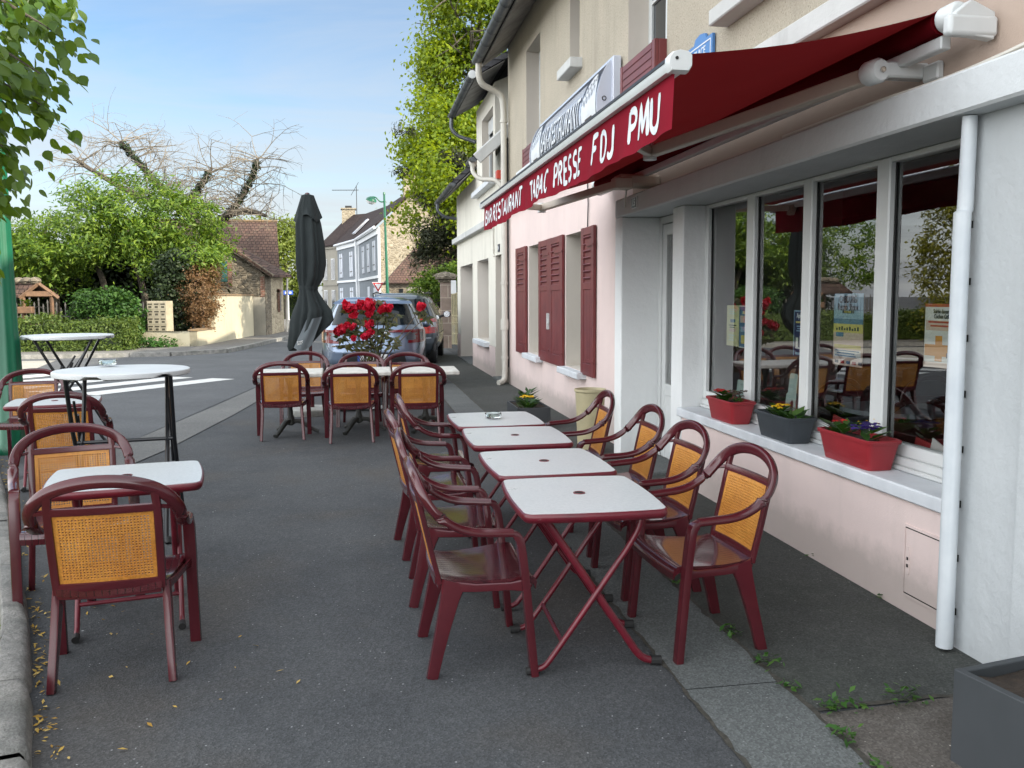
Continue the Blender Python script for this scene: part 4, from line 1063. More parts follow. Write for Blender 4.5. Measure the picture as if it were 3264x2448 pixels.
for yc in (SA+.345, SB-.345):
    m = MB(); ring = [sgp(yc, .5, .006)]; 
    P = [[sgp(yc+.29*r_*math.cos(2*PI*k/28), .5+.42*r_*math.sin(2*PI*k/28), .006) for k in range(29)] for r_ in (0.001, .35, .7, 1)]
    m.grid(P); ov = m.build('emblem', 'sign_white', sg, smooth=True)
    m = MB()
    m.grid([[sgp(yc+w_*s_, v_, .009) for s_ in (1, .33, -.33, -1)] for v_, w_ in ((.40, .13), (.36, .15), (.30, .14), (.27, .08), (.20, .06), (.155, .10))]); m.build('glass_shape', 'sign_brown', ov)
    m = MB()
    for q in range(2):
        pts = [(yc+.22-.022*k+.02*q, .60+.13*q+.006*k+.05*math.sin(k*1.55+q)) for k in range(20)]
        for (ya, va), (yb, vb) in zip(pts[:-1], pts[1:]): m.grid([[sgp(ya, va-.012, .010), sgp(ya, va+.012, .010)], [sgp(yb, vb-.012, .010), sgp(yb, vb+.012, .010)]])
    m.build('script_mark', 'sign_navy', ov)
def sgt(o):
    def fn(u, v, w): return sgp(10.21-u, min(max(.56+v/.83, .02), .98), w+o)
    return fn
tm = textmesh('BAR-RESTAURANT', .40, 'sign_navy', 'lettering', lambda u, v, w: sgt(.006)(u+.012, v-.012, w), sg, .001, .60, .006, sub=10); tm = textmesh('BAR-RESTAURANT', .40, 'sign_white', 'lettering', sgt(.010), sg, .001, .60, .001, sub=10)
# ================================================================== CHAIR (faces +x)
def backx(z): return -.170-(z-.40)*.225
def make_chair(label, group):
    t = thing('garden_chair', label, 'chair', (0, 0, 0), 0, group)
    # arch of the back, one band sweeping down into the arms
    half = [(.125, .268, .598), (.05, .272, .603), (-.015, .275, .608), (-.075, .277, .622), (-.128, .278, .648), (-.172, .276, .684), (-.208, .266, .727), (-.236, .238, .772), (-.255, .180, .814), (-.267, .095, .840), (-.271, 0, .848)]
    thn = [(0, 0, 1)]*3+[(-.15, 0, 1), (-.45, 0, .9), (-.75, 0, .6), (-.93, 0, .35), (-1, 0, .25), (-1, 0, .22), (-1, 0, .22), (-1, 0, .22)]
    full = half+[(x, -y, z) for x, y, z in half[-2::-1]]; tf = thn+thn[-2::-1]
    P = smoothpath(full, 4); T = smoothpath(tf, 4)
    n = len(P)
    def band(i0, i1, nm):
        m = MB(); m.sweep(P, .052, .027, T, 20, .62, True, .38, (max(0, i0), i1))
        return m.build(nm, 'burgundy', t, smooth=True, angle=50)
    c0 = 5*4
    band(c0, n-c0, 'back_arch'); band(0, c0+1, 'armrest'); band(n-c0-1, n, 'armrest')
    # uprights, cross rails
    m = MB()
    for s in (1, -1):
        m.sweep(smoothpath([(backx(.395)+.004, s*.193, .385), (backx(.50), s*.196, .50), (backx(.62), s*.197, .62), (backx(.74), s*.197, .74), (backx(.80)-.0, s*.190, .805)], 3), .034, .022, (1, 0, .2), 8, .6)
        m.sweep([(backx(.735), s*.197, .735), (backx(.73)+.012, s*.235, .727), (backx(.72)+.03, s*.264, .724)], .018, .014, (1, 0, .2), 6)
    def rail(z, h, w, bow=.012): m.sweep([(backx(z)-bow*(1-(y/.197)**2)+.002, y, z) for y in [-.197, -.14, -.07, 0, .07, .14, .197]], h, .022, (1, 0, .2), 8, .6)
    rail(.732, .036, .4); rail(.412, .040, .4)
    m.build('back_frame', 'burgundy', t, smooth=True, angle=50)
    # cane panel with real openings
    nu, nv = 27, 22; u0, u1, v0, v1 = -.181, .181, .430, .716
    def lines(a, b, n, brd):
        o = [a]; p = (b-a-2*brd)/n
        for k in range(n): o += [a+brd+p*(k+.23), a+brd+p*(k+.77)]
        return o+[b]
    us, vs = lines(u0, u1, nu, .014), lines(v0, v1, nv, .014); m = MB()
    V = [(backx(v)-.012*(1-(u/.197)**2)+.003, u, v) for v in vs for u in us]; F = []
    for j in range(len(vs)-1):
        for i in range(len(us)-1):
            if j % 2 and i % 2: continue
            k = j*len(us)+i; F.append((k, k+1, k+1+len(us), k+len(us)))
    m.add(V, F); cp = m.build('cane_panel', 'cane', t)
    so = cp.modifiers.new('Solidify', 'SOLIDIFY'); so.thickness = .006; so.offset = 0
    # seat
    m = MB()
    def hw(x): return .196+(.252-.196)*min(1, max(0, (x+.18)/.33))
    xs = [-.185, -.15, -.09, -.02, .06, .13, .18, .208, .224, .230]; zz = [.402, .395, .388, .386, .390, .397, .402, .400, .390, .372]
    top = [[(x, hw(x)*(k/5-1)*(1 if abs(k/5-1) < .99 else 1), z+(.010*abs(k/5-1)**3)) for k in range(11)] for x, z in zip(xs, zz)]
    bot = [[(x-(.006 if x > .2 else 0), y*.985, z-.030) for x, y, z in r] for r in top]
    m.grid([r[::-1] for r in top]); m.grid(bot)
    for q in (0, 10): m.grid([[r[q] for r in top], [r[q] for r in bot]])
    m.grid([top[0], bot[0]]); m.grid([top[-1], bot[-1]])
    m.build('seat', 'burgundy_seat', t, smooth=True, angle=50)
    # apron under the seat
    m = MB()
    for s in (1, -1): m.sweep([(-.15, s*.198, .372), (-.02, s*.226, .366), (.12, s*.252, .372), (.165, s*.270, .378)], [.05, .034, .034, .05], .014, (0, 1, 0), 8)
    m.sweep([(backx(.38), -.19, .378), (backx(.38)-.012, 0, .372), (backx(.38), .19, .378)], .034, .014, (1, 0, 0), 8)
    m.build('seat_apron', 'burgundy', t, smooth=True)
    for s in (1, -1):
        m = MB(); m.sweep(smoothpath([(.118, s*.268, .600), (.140, s*.269, .588), (.158, s*.270, .550), (.176, s*.272, .40), (.194, s*.274, .20), (.212, s*.276, .0)], 3), [.05]*6+[.054]*4+[.050]*6, [.026]*3+[.036]*13, (1, 0, .15), 8, .45)
        m.build('leg', 'burgundy', t, smooth=True, angle=50)
        m = MB(); m.sweep([(-.105, s*.203, .392), (-.125, s*.207, .32), (-.155, s*.213, .20), (-.180, s*.219, .10), (-.203, s*.225, .0)], [.105, .082, .064, .056, .050], [.030, .034, .034, .034, .034], (0, 1, 0), 8, .45)
        m.build('leg', 'burgundy', t, smooth=True, angle=50)
    return t
GT = 'burgundy cane back garden chairs'
chair = make_chair('burgundy cane back chair on the walkway side of the nearest white bistro table', GT)
chair.location = (.46, 3.64, 0); chair.rotation_euler = (0, 0, R(1))
def ch(x, y, deg, label): return dup(chair, (x, y, 0), R(deg), label, GT)
ch(.45, 4.46, -3, 'burgundy chair on the walkway side of the second table of the bistro row')
ch(.425, 5.27, 4, 'burgundy chair on the walkway side of the third table of the bistro row')
ch(.52, 6.10, 2, 'burgundy chair on the walkway side of the farthest bistro table, level with the ashtray')
ch(1.495, 3.655, 183, 'burgundy cane chair between the nearest bistro table and the shop window, fully in view')
ch(1.51, 4.42, 181, 'burgundy cane chair between the second bistro table and the shop window')
ch(1.54, 5.16, 178, 'burgundy cane chair between the third bistro table and the window sill pots')
ch(1.49, 6.02, 176, 'burgundy cane chair between the farthest bistro table and the yellow bin')
ch(-1.02, 3.77, 95, 'burgundy cane chair seen from behind beside the kerb, nearest on the left')
ch(-1.48, 4.76, -72, 'burgundy cane chair facing the camera behind the left bistro table')
ch(-2.22, 7.06, 97, 'burgundy chair seen from behind under the round high table with the ashtray')
ch(-3.10, 8.82, -80, 'burgundy cane chair facing the camera in front of the green lamp post')
ch(-.86, 9.80, 92, 'leftmost of the three chairs seen from behind at the long pale table')
ch(-.11, 9.49, 90, 'middle of the three chairs seen from behind at the long pale table')
ch(.60, 9.36, 89, 'rightmost of the three chairs seen from behind at the long pale table')
ch(-.69, 11.00, -90, 'burgundy chair on the far side of the pale tables beside the umbrella pole')
ch(.0, 10.68, -92, 'burgundy chair on the far side of the pale tables under the car number plate')
ch(.56, 10.50, -89, 'burgundy chair on the far side of the pale tables below the open rhododendron')

# ================================================================== WHITE BISTRO TABLE, folding tube legs; .62 (x) by .70 (y)
def make_bistro(label, group):
    t = thing('bistro_table', label, 'table', (0, 0, 0), 0, group); H = .70
    def outline(a, b, bow, r, n=6):
        pts = []
        for k in range(4):
            cxy = [(a, b), (-a, b), (-a, -b), (a, -b)][k]; sx, sy = math.copysign(1, cxy[0]), math.copysign(1, cxy[1])
            for j in range(n+1):
                th = PI/2*(k+j/n); pts.append((cxy[0]-sx*r+r*math.cos(th), cxy[1]-sy*r+r*math.sin(th)))
            nx = [(-a, b), (-a, -b), (a, -b), (a, b)][k]
            for j in range(1, 6):
                f = j/6; p = (cxy[0]*(1-f)+nx[0]*f, cxy[1]*(1-f)+nx[1]*f); q = 4*f*(1-f)*bow
                if k % 2 == 0: pts.append(((cxy[0]-sx*r)*(1-f)+(nx[0]+sx*r)*f, cxy[1]+sy*q))
                else: pts.append((cxy[0]+sx*q, (cxy[1]-sy*r)*(1-f)+(nx[1]+math.copysign(r, cxy[1]))*f))
        return pts
    a, b = .300, .338; m = MB()
    prof = [(-.03, -.040), (-.012, -.038), (-.004, -.030), (0, -.022), (0, -.010), (-.003, -.004), (-.009, -.001), (-.016, -.0005)]
    rg = []
    for off, z in prof: rg.append([(x, y, H+z) for x, y in outline(a+off, b+off, .012, .05+off)])
    m.rings(rg); rim = m.build('table_rim', 'burgundy_tube', t, smooth=True, angle=35)
    m = MB(); ol = outline(a-.010, b-.010, .012, .04); m.rings([[(x, y, H-.004) for x, y in ol], [(x, y, H+.0012) for x, y in ol]], True, True); m.build('table_top', 'laminate', t)
    m = MB(); m.lathe([(0, .0022), (.021, .0022)], (0, 0, H), 20); m.build('parasol_hole', 'dark_gap', t); m = MB(); m.lathe([(.021, .0018), (.021, .0045), (.026, .0045), (.027, .001)], (0, 0, H), 20); m.build('hole_ring', 'burgundy_tube', t)
    # two folding frames crossing in the x-z plane
    for sgn, yy, r in ((1, .205, .0165), (-1, .225, .0125)):
        m = MB()
        for s in (1, -1):
            y = s*yy
            if sgn > 0: path = [(-.20, y, .664), (-.12, y, .545), (.06, y, .275), (.16, y, .125), (.20, y, .065), (.235, y, .033), (.28, y, .020)]
            else: path = [(.215, y, .664), (.20, y, .60), (.155, y, .52), (.11, y, .455), (-.06, y, .215), (-.165, y, .07), (-.20, y, .033), (-.245, y, .020)]
            m.tube(smoothpath(path, 4), r, 10)
        xb = .135 if sgn > 0 else -.12; zb = .163 if sgn > 0 else .131
        m.tube([(xb, -yy, zb), (xb, yy, zb)], r*.8, 8); m.tube([(-.20*sgn, -yy, .655), (-.20*sgn, yy, .655)], r*.9, 8)
        lf = m.build('leg_frame', 'burgundy_tube', t, smooth=True)
        m = MB()
        for s in (1, -1):
            x = .262 if sgn > 0 else -.227; m.tube([(x, s*yy, .0228), (x+sgn*.045, s*yy, .019)], r+.004, 10)
        m.build_each('foot_cap', 'rubber', lf)
    m = MB()
    for s in (1, -1): m.box(-.24, .24, s*.24-.012, s*.24+.012, .648, .668, .003)
    m.build_each('under_rail', 'burgundy_tube', t)
    return t
GB = 'white bistro tables with burgundy rims'
bt = make_bistro('white topped bistro table with burgundy rim, nearest of the row by the shop window', GB)
bt.location = (.92, 3.585, 0); bt.rotation_euler = (0, 0, R(-1.5))
dup(bt, (.925, 4.335, 0), R(1), 'second white bistro table of the row, counting away from the camera', GB)
dup(bt, (.925, 5.19, 0), R(-1), 'third white bistro table of the row, next to the one with the ashtray', GB)
dup(bt, (.912, 5.935, 0), R(1), 'farthest white bistro table of the row, carrying a glass ashtray', GB)
dup(bt, (-1.12, 4.36, 0), R(101), 'white bistro table on the left between two facing chairs by the kerb', GB)
dup(bt, (-2.52, 7.72, 0), R(101), 'white bistro table half out of frame in front of the green lamp post', GB)

# ================================================================== ROUND HIGH TABLES
def make_high(label, group):
    t = thing('high_table', label, 'table', (0, 0, 0), 0, group); H = 1.09; r = .415; m = MB()
    n = 72; notch = [R(250), R(312), R(70), R(132)]
    def under(a):
        d = min(abs((a-k+PI) % (2*PI)-PI) for k in notch); return -.038+.020*max(0, min(1, (R(8)-d)/R(2.5)))
    rg = []
    for off, z in [(-.06, None), (-.012, None), (-.002, None), (0, -.014), (-.002, -.004), (-.010, 0), (-.016, .0005)]:
        rg.append([((r+off)*math.cos(2*PI*k/n), (r+off)*math.sin(2*PI*k/n), H+(z if z is not None else under(2*PI*k/n)+(.006 if off > -.005 else 0))) for k in range(n)])
    m.rings(rg); m.build('table_top', 'hdpe', t, smooth=True, angle=35)
    for sgn, xx in ((1, .30), (-1, .255)):
        m = MB(); y0, y1 = -.26*sgn, .36*sgn
        if sgn > 0:
            for s in (1, -1): m.tube(smoothpath([(s*xx, y0, 1.07), (s*xx, y0*.3+y1*.0, .72), (s*xx, .05, .55), (s*(xx+.02), y1*.75, .14), (s*(xx+.02), y1, .01)], 4), .0135, 8)
        else:
            for s in (1, -1):
                m.tube(smoothpath([(s*xx, y0, 1.07), (s*xx, y0*.3, .72), (s*xx, -.05, .55), (s*(xx-.01), y1*.75, .14), (s*(xx-.01), y1, .01)], 4), .0135, 8)
        zb = .62 if sgn > 0 else .40; yb = .0 if sgn > 0 else -.14
        m.tube([(-xx, yb, zb), (xx, yb, zb)], .012, 8); m.tube([(-xx, y0, 1.065), (xx, y0, 1.065)], .012, 8)
        lf = m.build('leg_frame', 'black_tube', t, smooth=True)
        m = MB()
        for s in (1, -1): m.tube([(s*xx, y1*.93, .035), (s*xx, y1*1.02, .004)], .018, 8)
        m.build_each('foot_cap', 'rubber', lf)
    m = MB()
    for s in (1, -1):
        m.sweep([(s*.28, .02, .80), (s*.28, .13, .45)], .030, .022, (1, 0, 0), 6); m.tube([(s*.28, -.10, .90), (s*.28, .06, .66)], .009, 6)
    m.build_each('folding_brace', 'black_tube', t)
    return t
GH = 'round white folding high tables'
ht_ = make_high('round white folding high table with a glass ashtray on it', GH); ht_.location = (-1.53, 5.97, 0); ht_.rotation_euler = (0, 0, R(9))
dup(ht_, (-2.98, 9.62, .03), R(98), 'round white folding high table standing farther back toward the road', GH, 1.05)
def ashtray(x, y, z, label, r=.058):
    m = MB(); m.lathe([(0, .002), (r*.82, .002), (r*.95, .008), (r, .034), (r*.97, .037), (r*.86, .036), (r*.78, .014), (0, .011)], (x, y, z), 24)
    return tag(m.build('ashtray', 'clear_glass', smooth=True, angle=50), label, 'ashtray', 'round glass ashtrays')
ashtray(-1.68, 6.20, 1.101, 'round glass ashtray on the white high table'); ashtray(.905, 5.945, .7035, 'round glass ashtray on the farthest white bistro table of the row')

# ================================================================== LONG PALE TABLES, three squares on cast iron feet
GP = 'square pale tables pushed into one long row'
def make_square(label):
    t = thing('pedestal_table', label, 'table', (0, 0, 0), 0, GP); m = MB(); m.box(-.372, .372, -.35, .35, .672, .720, .010); m.build('table_top', 'werzalit', t)
    m = MB(); m.lathe([(.05, .66), (.045, .60), (.028, .55), (.024, .40), (.03, .36), (.024, .32), (.03, .22), (.045, .17), (.05, .12), (.02, .10)], (0, 0, 0), 14); m.box(-.14, .14, -.14, .14, .655, .672); m.build('column', 'cast_iron', t, smooth=True, angle=40)
    for k in range(3):
        a = R(90+120*k+30); u = Vector((math.cos(a), math.sin(a), 0)); m = MB()
        m.sweep([u*.02+Vector((0, 0, .15)), u*.10+Vector((0, 0, .145)), u*.19+Vector((0, 0, .085)), u*.27+Vector((0, 0, .035)), u*.31+Vector((0, 0, .02))], [.06, .055, .045, .05, .06], [.05, .05, .045, .04, .038], (0, 0, 1), 8, .7); m.build('foot', 'cast_iron', t, smooth=True)
    return t
sq = make_square('leftmost square of the long pale table, set slightly forward'); sq.location = (-.80, 10.06, 0); sq.rotation_euler = (0, 0, R(1.5))
dup(sq, (-.035, 10.10, 0), R(-1), 'middle square of the long pale table on a cast iron foot'); dup(sq, (.73, 10.03, 0), R(-1.5), 'right end square of the long pale table, its bare corner sticking out')

# ================================================================== CLOSED UMBRELLA
um = thing('closed_umbrella', 'closed dark green terrace umbrella tied at the waist beside the pale tables', 'umbrella', (-.66, 11.74, 0))
ux, uy = -.655, 11.74
def uring(z, cxo, rx, ry, fold, ph, n=96, zf=0, zp=0, sharp=5, sk=0):
    out = []
    for k in range(n):
        a = 2*PI*k/n; f = 1+fold*(math.sin(sharp*a+ph)+.45*math.sin(2*sharp*a+ph*1.7+.6)+.30*math.sin(3*sharp*a+ph*.8))
        out.append((ux+cxo+rx*f*math.cos(a), uy+ry*f*math.sin(a), z+zf*math.sin(3*a+zp)+sk*math.cos(a)))
    return out
m = MB()
m.rings([uring(2.885, .01, .045, .045, .02, 0), uring(2.87, .01, .07, .07, .05, 0), uring(2.72, .005, .105, .10, .12, .3), uring(2.50, .0, .145, .13, .17, .7), uring(2.25, .015, .160, .15, .19, 1.0), uring(2.0, .02, .168, .155, .19, 1.3), uring(1.82, .015, .155, .145, .16, 1.6), uring(1.72, .0, .130, .125, .10, 1.9), uring(1.675, -.01, .112, .11, .05, 2.0),
         uring(1.62, -.005, .118, .115, .09, 2.1), uring(1.5, .02, .158, .15, .16, 2.3), uring(1.38, .045, .215, .17, .19, 2.5, zf=.01), uring(1.26, .035, .235, .18, .22, 2.7, zf=.03, zp=1), uring(1.12, -.0, .215, .17, .24, 2.9, zf=.05, zp=1.3, sk=.06), uring(1.02, -.06, .175, .15, .26, 3.0, zf=.05, zp=1.5, sk=.07), uring(.955, -.09, .135, .12, .28, 3.1, zf=.05, zp=1.5, sk=.06)], True, False)
cn = m.build('canopy', 'umbrella_cloth', um, smooth=True, angle=70)
m = MB(); a = [uring(2.875, .012, .078, .078, .04, 0), uring(2.72, .008, .122, .115, .10, .5), uring(2.57, .01, .158, .15, .12, .9, zf=.045, zp=.4, sharp=4)]
m.rings(a, True, False); m.build('top_vent', 'umbrella_cloth', um, smooth=True, angle=70)
m = MB(); m.rings([uring(1.70, -.008, .124, .12, .04, 2.0), uring(1.655, -.008, .122, .118, .04, 2.0)], False, False); m.build('strap', 'umbrella_cloth', um, smooth=True)
# lighter inner cloth hanging in a fold with a small pale mark
m = MB()
P = []
for j in range(9):
    t_ = j/8; row = []
    for k in range(9):
        f = k/8; tl, tr_, bl, br = Vector((ux-.03, 0, 1.26)), Vector((ux+.17, 0, 1.30)), Vector((ux-.20, 0, .90)), Vector((ux+.03, 0, .93))
        p = (tl*(1-f)+tr_*f)*(1-t_)+(bl*(1-f)+br*f)*t_; p.z -= .05*math.sin(PI*f)*t_; p.y = uy-.185-.035*math.sin(PI*f)-.02*t_+.012*math.sin(f*9+t_*2); row.append(p)
    P.append(row)
m.grid(P); m.build('hanging_flap', 'umbrella_light', um, smooth=True)
m = MB(); c = Vector((ux-.115, uy-.238, .965)); 
for dx, dz, lx, lz in ((0, .020, .03, .003), (0, -.020, .03, .003), (-.028, 0, .003, .022), (.028, 0, .003, .022), (.0, .004, .015, .002), (0, -.007, .015, .002)): m.obox(c+Vector((dx+dz*.4, 0, dz)), lx, .0015, lz, (1, 0, .25), (0, 1, 0))
m.build('printed_mark', 'paper_white', um)
m = MB(); m.tube([(ux, uy, .05), (ux, uy, 2.88)], .024, 12); m.lathe([(.03, 0), (.03, .02), (.012, .03)], (ux+.01, uy, 2.88), 12); m.lathe([(.035, .0), (.035, .33), (.026, .34)], (ux, uy, .08), 12); m.build('pole', 'burgundy', um, smooth=True)
m = MB(); m.lathe([(0, 0), (.30, 0), (.31, .02), (.31, .075), (.295, .09), (.05, .095), (0, .095)], (ux, uy, 0), 32); m.build('base', 'grey_stone', um, smooth=True, angle=40)

# ================================================================== SMALL FURNISHINGS BY THE WALL
m_ = thing('waste_bin', 'tall pale yellow plastic bin standing against the white door jamb', 'bin', (2.24, 8.30, 0))
m = MB(); m.lathe([(0, .004), (.118, .004), (.122, .02), (.148, .60), (.160, .612), (.160, .632), (.150, .634), (.143, .612), (.118, .03), (0, .03)], (2.24, 8.30, 0), 28); m.build('body', 'bin_yellow', m_, smooth=True, angle=40)
m = MB(); m.lathe([(0, .50), (.13, .50)], (2.24, 8.30, 0), 16); m.build('rubbish', 'soil', m_)
def open_box(parent, c, ux_, hx, hy, h, th, mat, soil, name='box'):
    """planter walls with an outside lip; c base centre, ux_ direction of the long side"""
    u = Vector(ux_).normalized(); v = Vector((-u.y, u.x, 0)); c = Vector(c); m = MB()
    for s in (1, -1):
        m.obox(c+v*s*(hy-th/2)+Vector((0, 0, h/2)), hx, th/2, h/2, u, v); m.obox(c+u*s*(hx-th/2)+Vector((0, 0, h/2-.001)), th/2, hy-th, h/2-.001, u, v)
    b = m.build(name, mat, parent, bevel=.004)
    m = MB(); P = [[c+u*hx*.96*(i/5-1)+v*hy*.94*(j/5-1)+Vector((0, 0, soil+random.uniform(-.008, .012))) for j in range(11)] for i in range(11)]
    m.grid(P); m.build('soil', 'soil', parent, smooth=True)
GPL = 'dark grey planter boxes on the ground'
p1 = thing('planter_box', 'large dark grey planter box cropped by the lower right corner', 'planter', (2.08, 1.75, 0), 0, GPL)
ud = Vector((.985, .175, 0)); vd = Vector((-.175, .985, 0)); cc = Vector((1.91, 2.47, 0))+ud*.30-vd*.80
open_box(p1, cc, -vd, .80, .30, .32, .028, 'planter_grey', .285)
p2 = thing('planter_box', 'low grey planter box with a yellow flower beside the pink wall', 'planter', (1.99, 10.25, 0), 0, GPL)
open_box(p2, (1.99, 10.25, 0), (0, 1, 0), .36, .20, .25, .02, 'planter_grey', .225)
p3 = thing('planter_box', 'grey planter box with the rhododendron behind the long pale table', 'planter', (.16, 12.15, 0), 0, GPL)
open_box(p3, (.16, 12.15, 0), (1, 0, 0), .48, .22, .42, .025, 'planter_grey', .38)
m = MB(); m.box(-.30, .62, 11.90, 11.925, .03, .07); m.build('plinth_board', 'pvc_white', p3)

def foliage(parent, name, C, N, L, Wd, mat, **k): return leaves(name, C, N, L, Wd, mat, parent, **k)
def rosette(parent, c, n, L, wd, spread, up, mat='leaf_pot', name='foliage'):
    C = []; N = []; A = []
    for k in range(n):
        a = random.random()*2*PI; r = random.random()**.6*spread; d = Vector((math.cos(a), math.sin(a), 0))
        C.append(Vector(c)+d*(r*.6+L*.4)+Vector((0, 0, up*random.random()))); A.append(d*1+Vector((0, 0, random.uniform(.1, 1.0)))); N.append(Vector((-d.x*.5, -d.y*.5, 1)))
    return leaves(name, np.array(C), np.array(N), L, wd, mat, parent, .35, .10, long_axis=np.array(A)*2)
def blossoms(parent, c, n, r, mat, size=.020, name='flower', eye=None):
    C = []; N = []
    for k in range(n):
        p = Vector(c)+Vector((random.gauss(0, r), random.gauss(0, r), random.uniform(0, r*.8)))
        for q in range(5):
            a = 2*PI*q/5; C.append(p+Vector((math.cos(a), math.sin(a), .1))*size*.5); N.append((math.cos(a)*.4, math.sin(a)*.4, 1))
    o = leaves(name, C, N, size, size*.8, mat, parent, .2, .05)
    return o
# window boxes on the sill
def trough(x, y, hy, mat, label):
    z = .632; h = .163; t = thing('flower_pot', label, 'flower pot', (x, y, z), 0, 'flower troughs on the window sill'); m = MB()
    def ring(f, zz, r=.03, e=0):
        a, b = .098*f+e, hy*(.5+.5*f)-(1-f)*.02+e; pts = []
        for k, (sx, sy) in enumerate(((1, 1), (-1, 1), (-1, -1), (1, -1))):
            for j in range(5):
                th = PI/2*(k+j/4); pts.append((x+sx*(a-r)+r*math.cos(th), y+sy*(b-r)+r*math.sin(th), z+zz))
        return pts
    m.rings([ring(.72, 0), ring(.74, .006), ring(.94, h-.022), ring(.95, h-.020, .03, .007), ring(.97, h-.004, .03, .008), ring(.97, h, .03, .004), ring(.94, h, .03, -.004), ring(.90, h-.05, .03, -.004)], True, False)
    m.build('pot', mat, t, smooth=True, angle=35)
    m = MB(); m.poly(ring(.88, h-.03)); m.build('soil', 'soil', t); return t
t1 = trough(2.674, 5.96, .235, 'pot_red', 'red window trough with red primrose and dried flowers, farthest along the sill')
t2 = trough(2.674, 5.13, .245, 'pot_grey', 'dark grey window trough with yellow primrose between the two red ones')
t3 = trough(2.674, 4.30, .265, 'pot_red', 'red window trough with red and violet primroses, nearest along the sill')
def primrose(c, label, fm, n=7, fs=.032, L=.10, nl=30, sp=.05, up=.055, fr=.030):
    t = thing('primrose', label, 'plant', c, 0, 'primroses in the troughs'); rosette(t, c, nl, L, L*.48, sp, up)
    if fm: blossoms(t, (c[0]-.01, c[1], c[2]+.055), n, fr, fm, fs)
    return t
zt = .632+.148
primrose((2.665, 6.04, zt), 'red primrose at the left of the farthest red trough', 'petal_scarlet', 9)
t = thing('dried_plant', 'withered purple brown flowers at the right of the farthest red trough', 'plant', (2.665, 5.83, zt)); rosette(t, (2.665, 5.83, zt), 18, .05, .02, .06, .03, 'leaf_pot'); blossoms(t, (2.665, 5.83, zt+.05), 26, .045, 'dry_flower', .022)
primrose((2.66, 5.15, zt), 'yellow primrose in the middle of the grey trough', 'petal_yellow', 9, .03)
primrose((2.665, 4.98, zt), 'leafy primrose without open flowers in the grey trough', None, L=.10, nl=16, up=.05)
primrose((2.665, 4.44, zt), 'primrose with a few red flowers in the nearest red trough', 'petal_scarlet', 4, .026, nl=30, sp=.07)
t = primrose((2.665, 4.17, zt), 'violet primrose with yellow eyes in the nearest red trough', 'petal_violet', 12, .032, nl=14, fr=.04)
blossoms(t, (2.655, 4.17, zt+.088), 5, .032, 'petal_yellow', .008, 'flower_eye')
# plants of the boxes on the ground
t = thing('marigold', 'low leafy plant with one yellow flower in the grey planter by the wall', 'plant', (1.98, 10.2, .23))
rosette(t, (1.95, 10.05, .23), 60, .12, .035, .14, .10); rosette(t, (2.0, 10.42, .24), 55, .14, .035, .12, .16); blossoms(t, (1.93, 10.02, .36), 8, .028, 'petal_yellow', .045)
t = thing('shrub', 'young bright green shrub at the right edge in the dark planter', 'shrub', (2.30, 2.10, .29)); C = []; N = []; m = MB()
for (dx, dy, hh) in ((.0, .0, .42), (.06, -.10, .50), (-.02, -.2, .40), (.10, .08, .46), (-.05, -.05, .22)):
    p0 = Vector((2.30+dx*.3, 2.10+dy*.3, .28)); p1_ = Vector((2.30+dx, 2.10+dy, .28+hh)); m.tube([p0, (p0+p1_)/2+Vector((.01, .01, 0)), p1_], .004, 5)
    for k in range(44):
        f = random.random()**.7; p = p0+(p1_-p0)*f; a = random.random()*6.3; C.append(p+Vector((math.cos(a), math.sin(a), .3))*random.uniform(.015, .05)); N.append((math.cos(a)*.6+random.gauss(0, .3), math.sin(a)*.6+random.gauss(0, .3), .8))
leaves('foliage', C, N, .042, .022, 'leaf_shrub', t, .4); m.build('stem', 'twig', t)
# rhododendron
rh = thing('rhododendron', 'open rhododendron with bright red flower heads in front of the parked cars', 'plant', (.16, 12.15, .38)); m = MB()
heads = [(-.14, 11.95, 1.44, .10), (.075, 11.95, 1.47, .11), (.16, 11.97, 1.40, .06), (-.08, 11.93, 1.32, .06), (.115, 11.95, 1.32, .045), (.36, 12.0, 1.405, .07), (.27, 12.0, 1.37, .05), (.83, 12.1, 1.42, .06), (-.255, 11.9, 1.10, .085), (-.17, 11.92, 1.16, .06), (-.10, 11.92, 1.17, .045), (.12, 11.93, 1.19, .055), (.09, 11.9, 1.03, .07), (.135, 11.92, 1.09, .045), (-.09, 11.9, 1.0, .03)]
tips = [(h[0], h[1]+.02, h[2]-.05) for h in heads]+[(.24, 12.0, 1.50), (.92, 12.15, 1.28), (.40, 12.0, 1.20), (.30, 11.97, 1.02), (.45, 12.05, 1.0), (.55, 12.1, .66), (.02, 11.95, .88), (-.2, 11.95, .92), (.2, 12.0, .9), (.34, 12.0, 1.28), (.48, 12.05, 1.33), (.02, 11.95, 1.24), (-.02, 11.93, 1.10), (.22, 11.95, 1.13), (.42, 12.02, .92), (.15, 11.95, .80), (-.12, 11.95, 1.24), (.33, 12.0, 1.10)]
C = []; N = []; A = []
for tp in tips:
    T_ = Vector(tp); b0 = Vector((.16+random.uniform(-.08, .08), 12.12, .38)); mid = b0+(T_-b0)*.55+Vector((random.uniform(-.06, .06), 0, random.uniform(-.05, .02))); mid.x = b0.x+(T_.x-b0.x)*.45
    m.tube(smoothpath([b0, mid, T_], 4), [.0085, .008, .0075, .007, .0065, .006, .0055, .005, .004], 5)
    for k in range(10):
        a = 2*PI*k/10+random.uniform(-.3, .3); d = Vector((math.cos(a), math.sin(a)*.8, random.uniform(-.75, .1))).normalized(); C.append(T_+d*.075+Vector((0, 0, random.uniform(-.05, .0)))); A.append(d*3); N.append(Vector((-d.x*.4+random.gauss(0, .3), -1.0, .55+random.gauss(0, .3))))
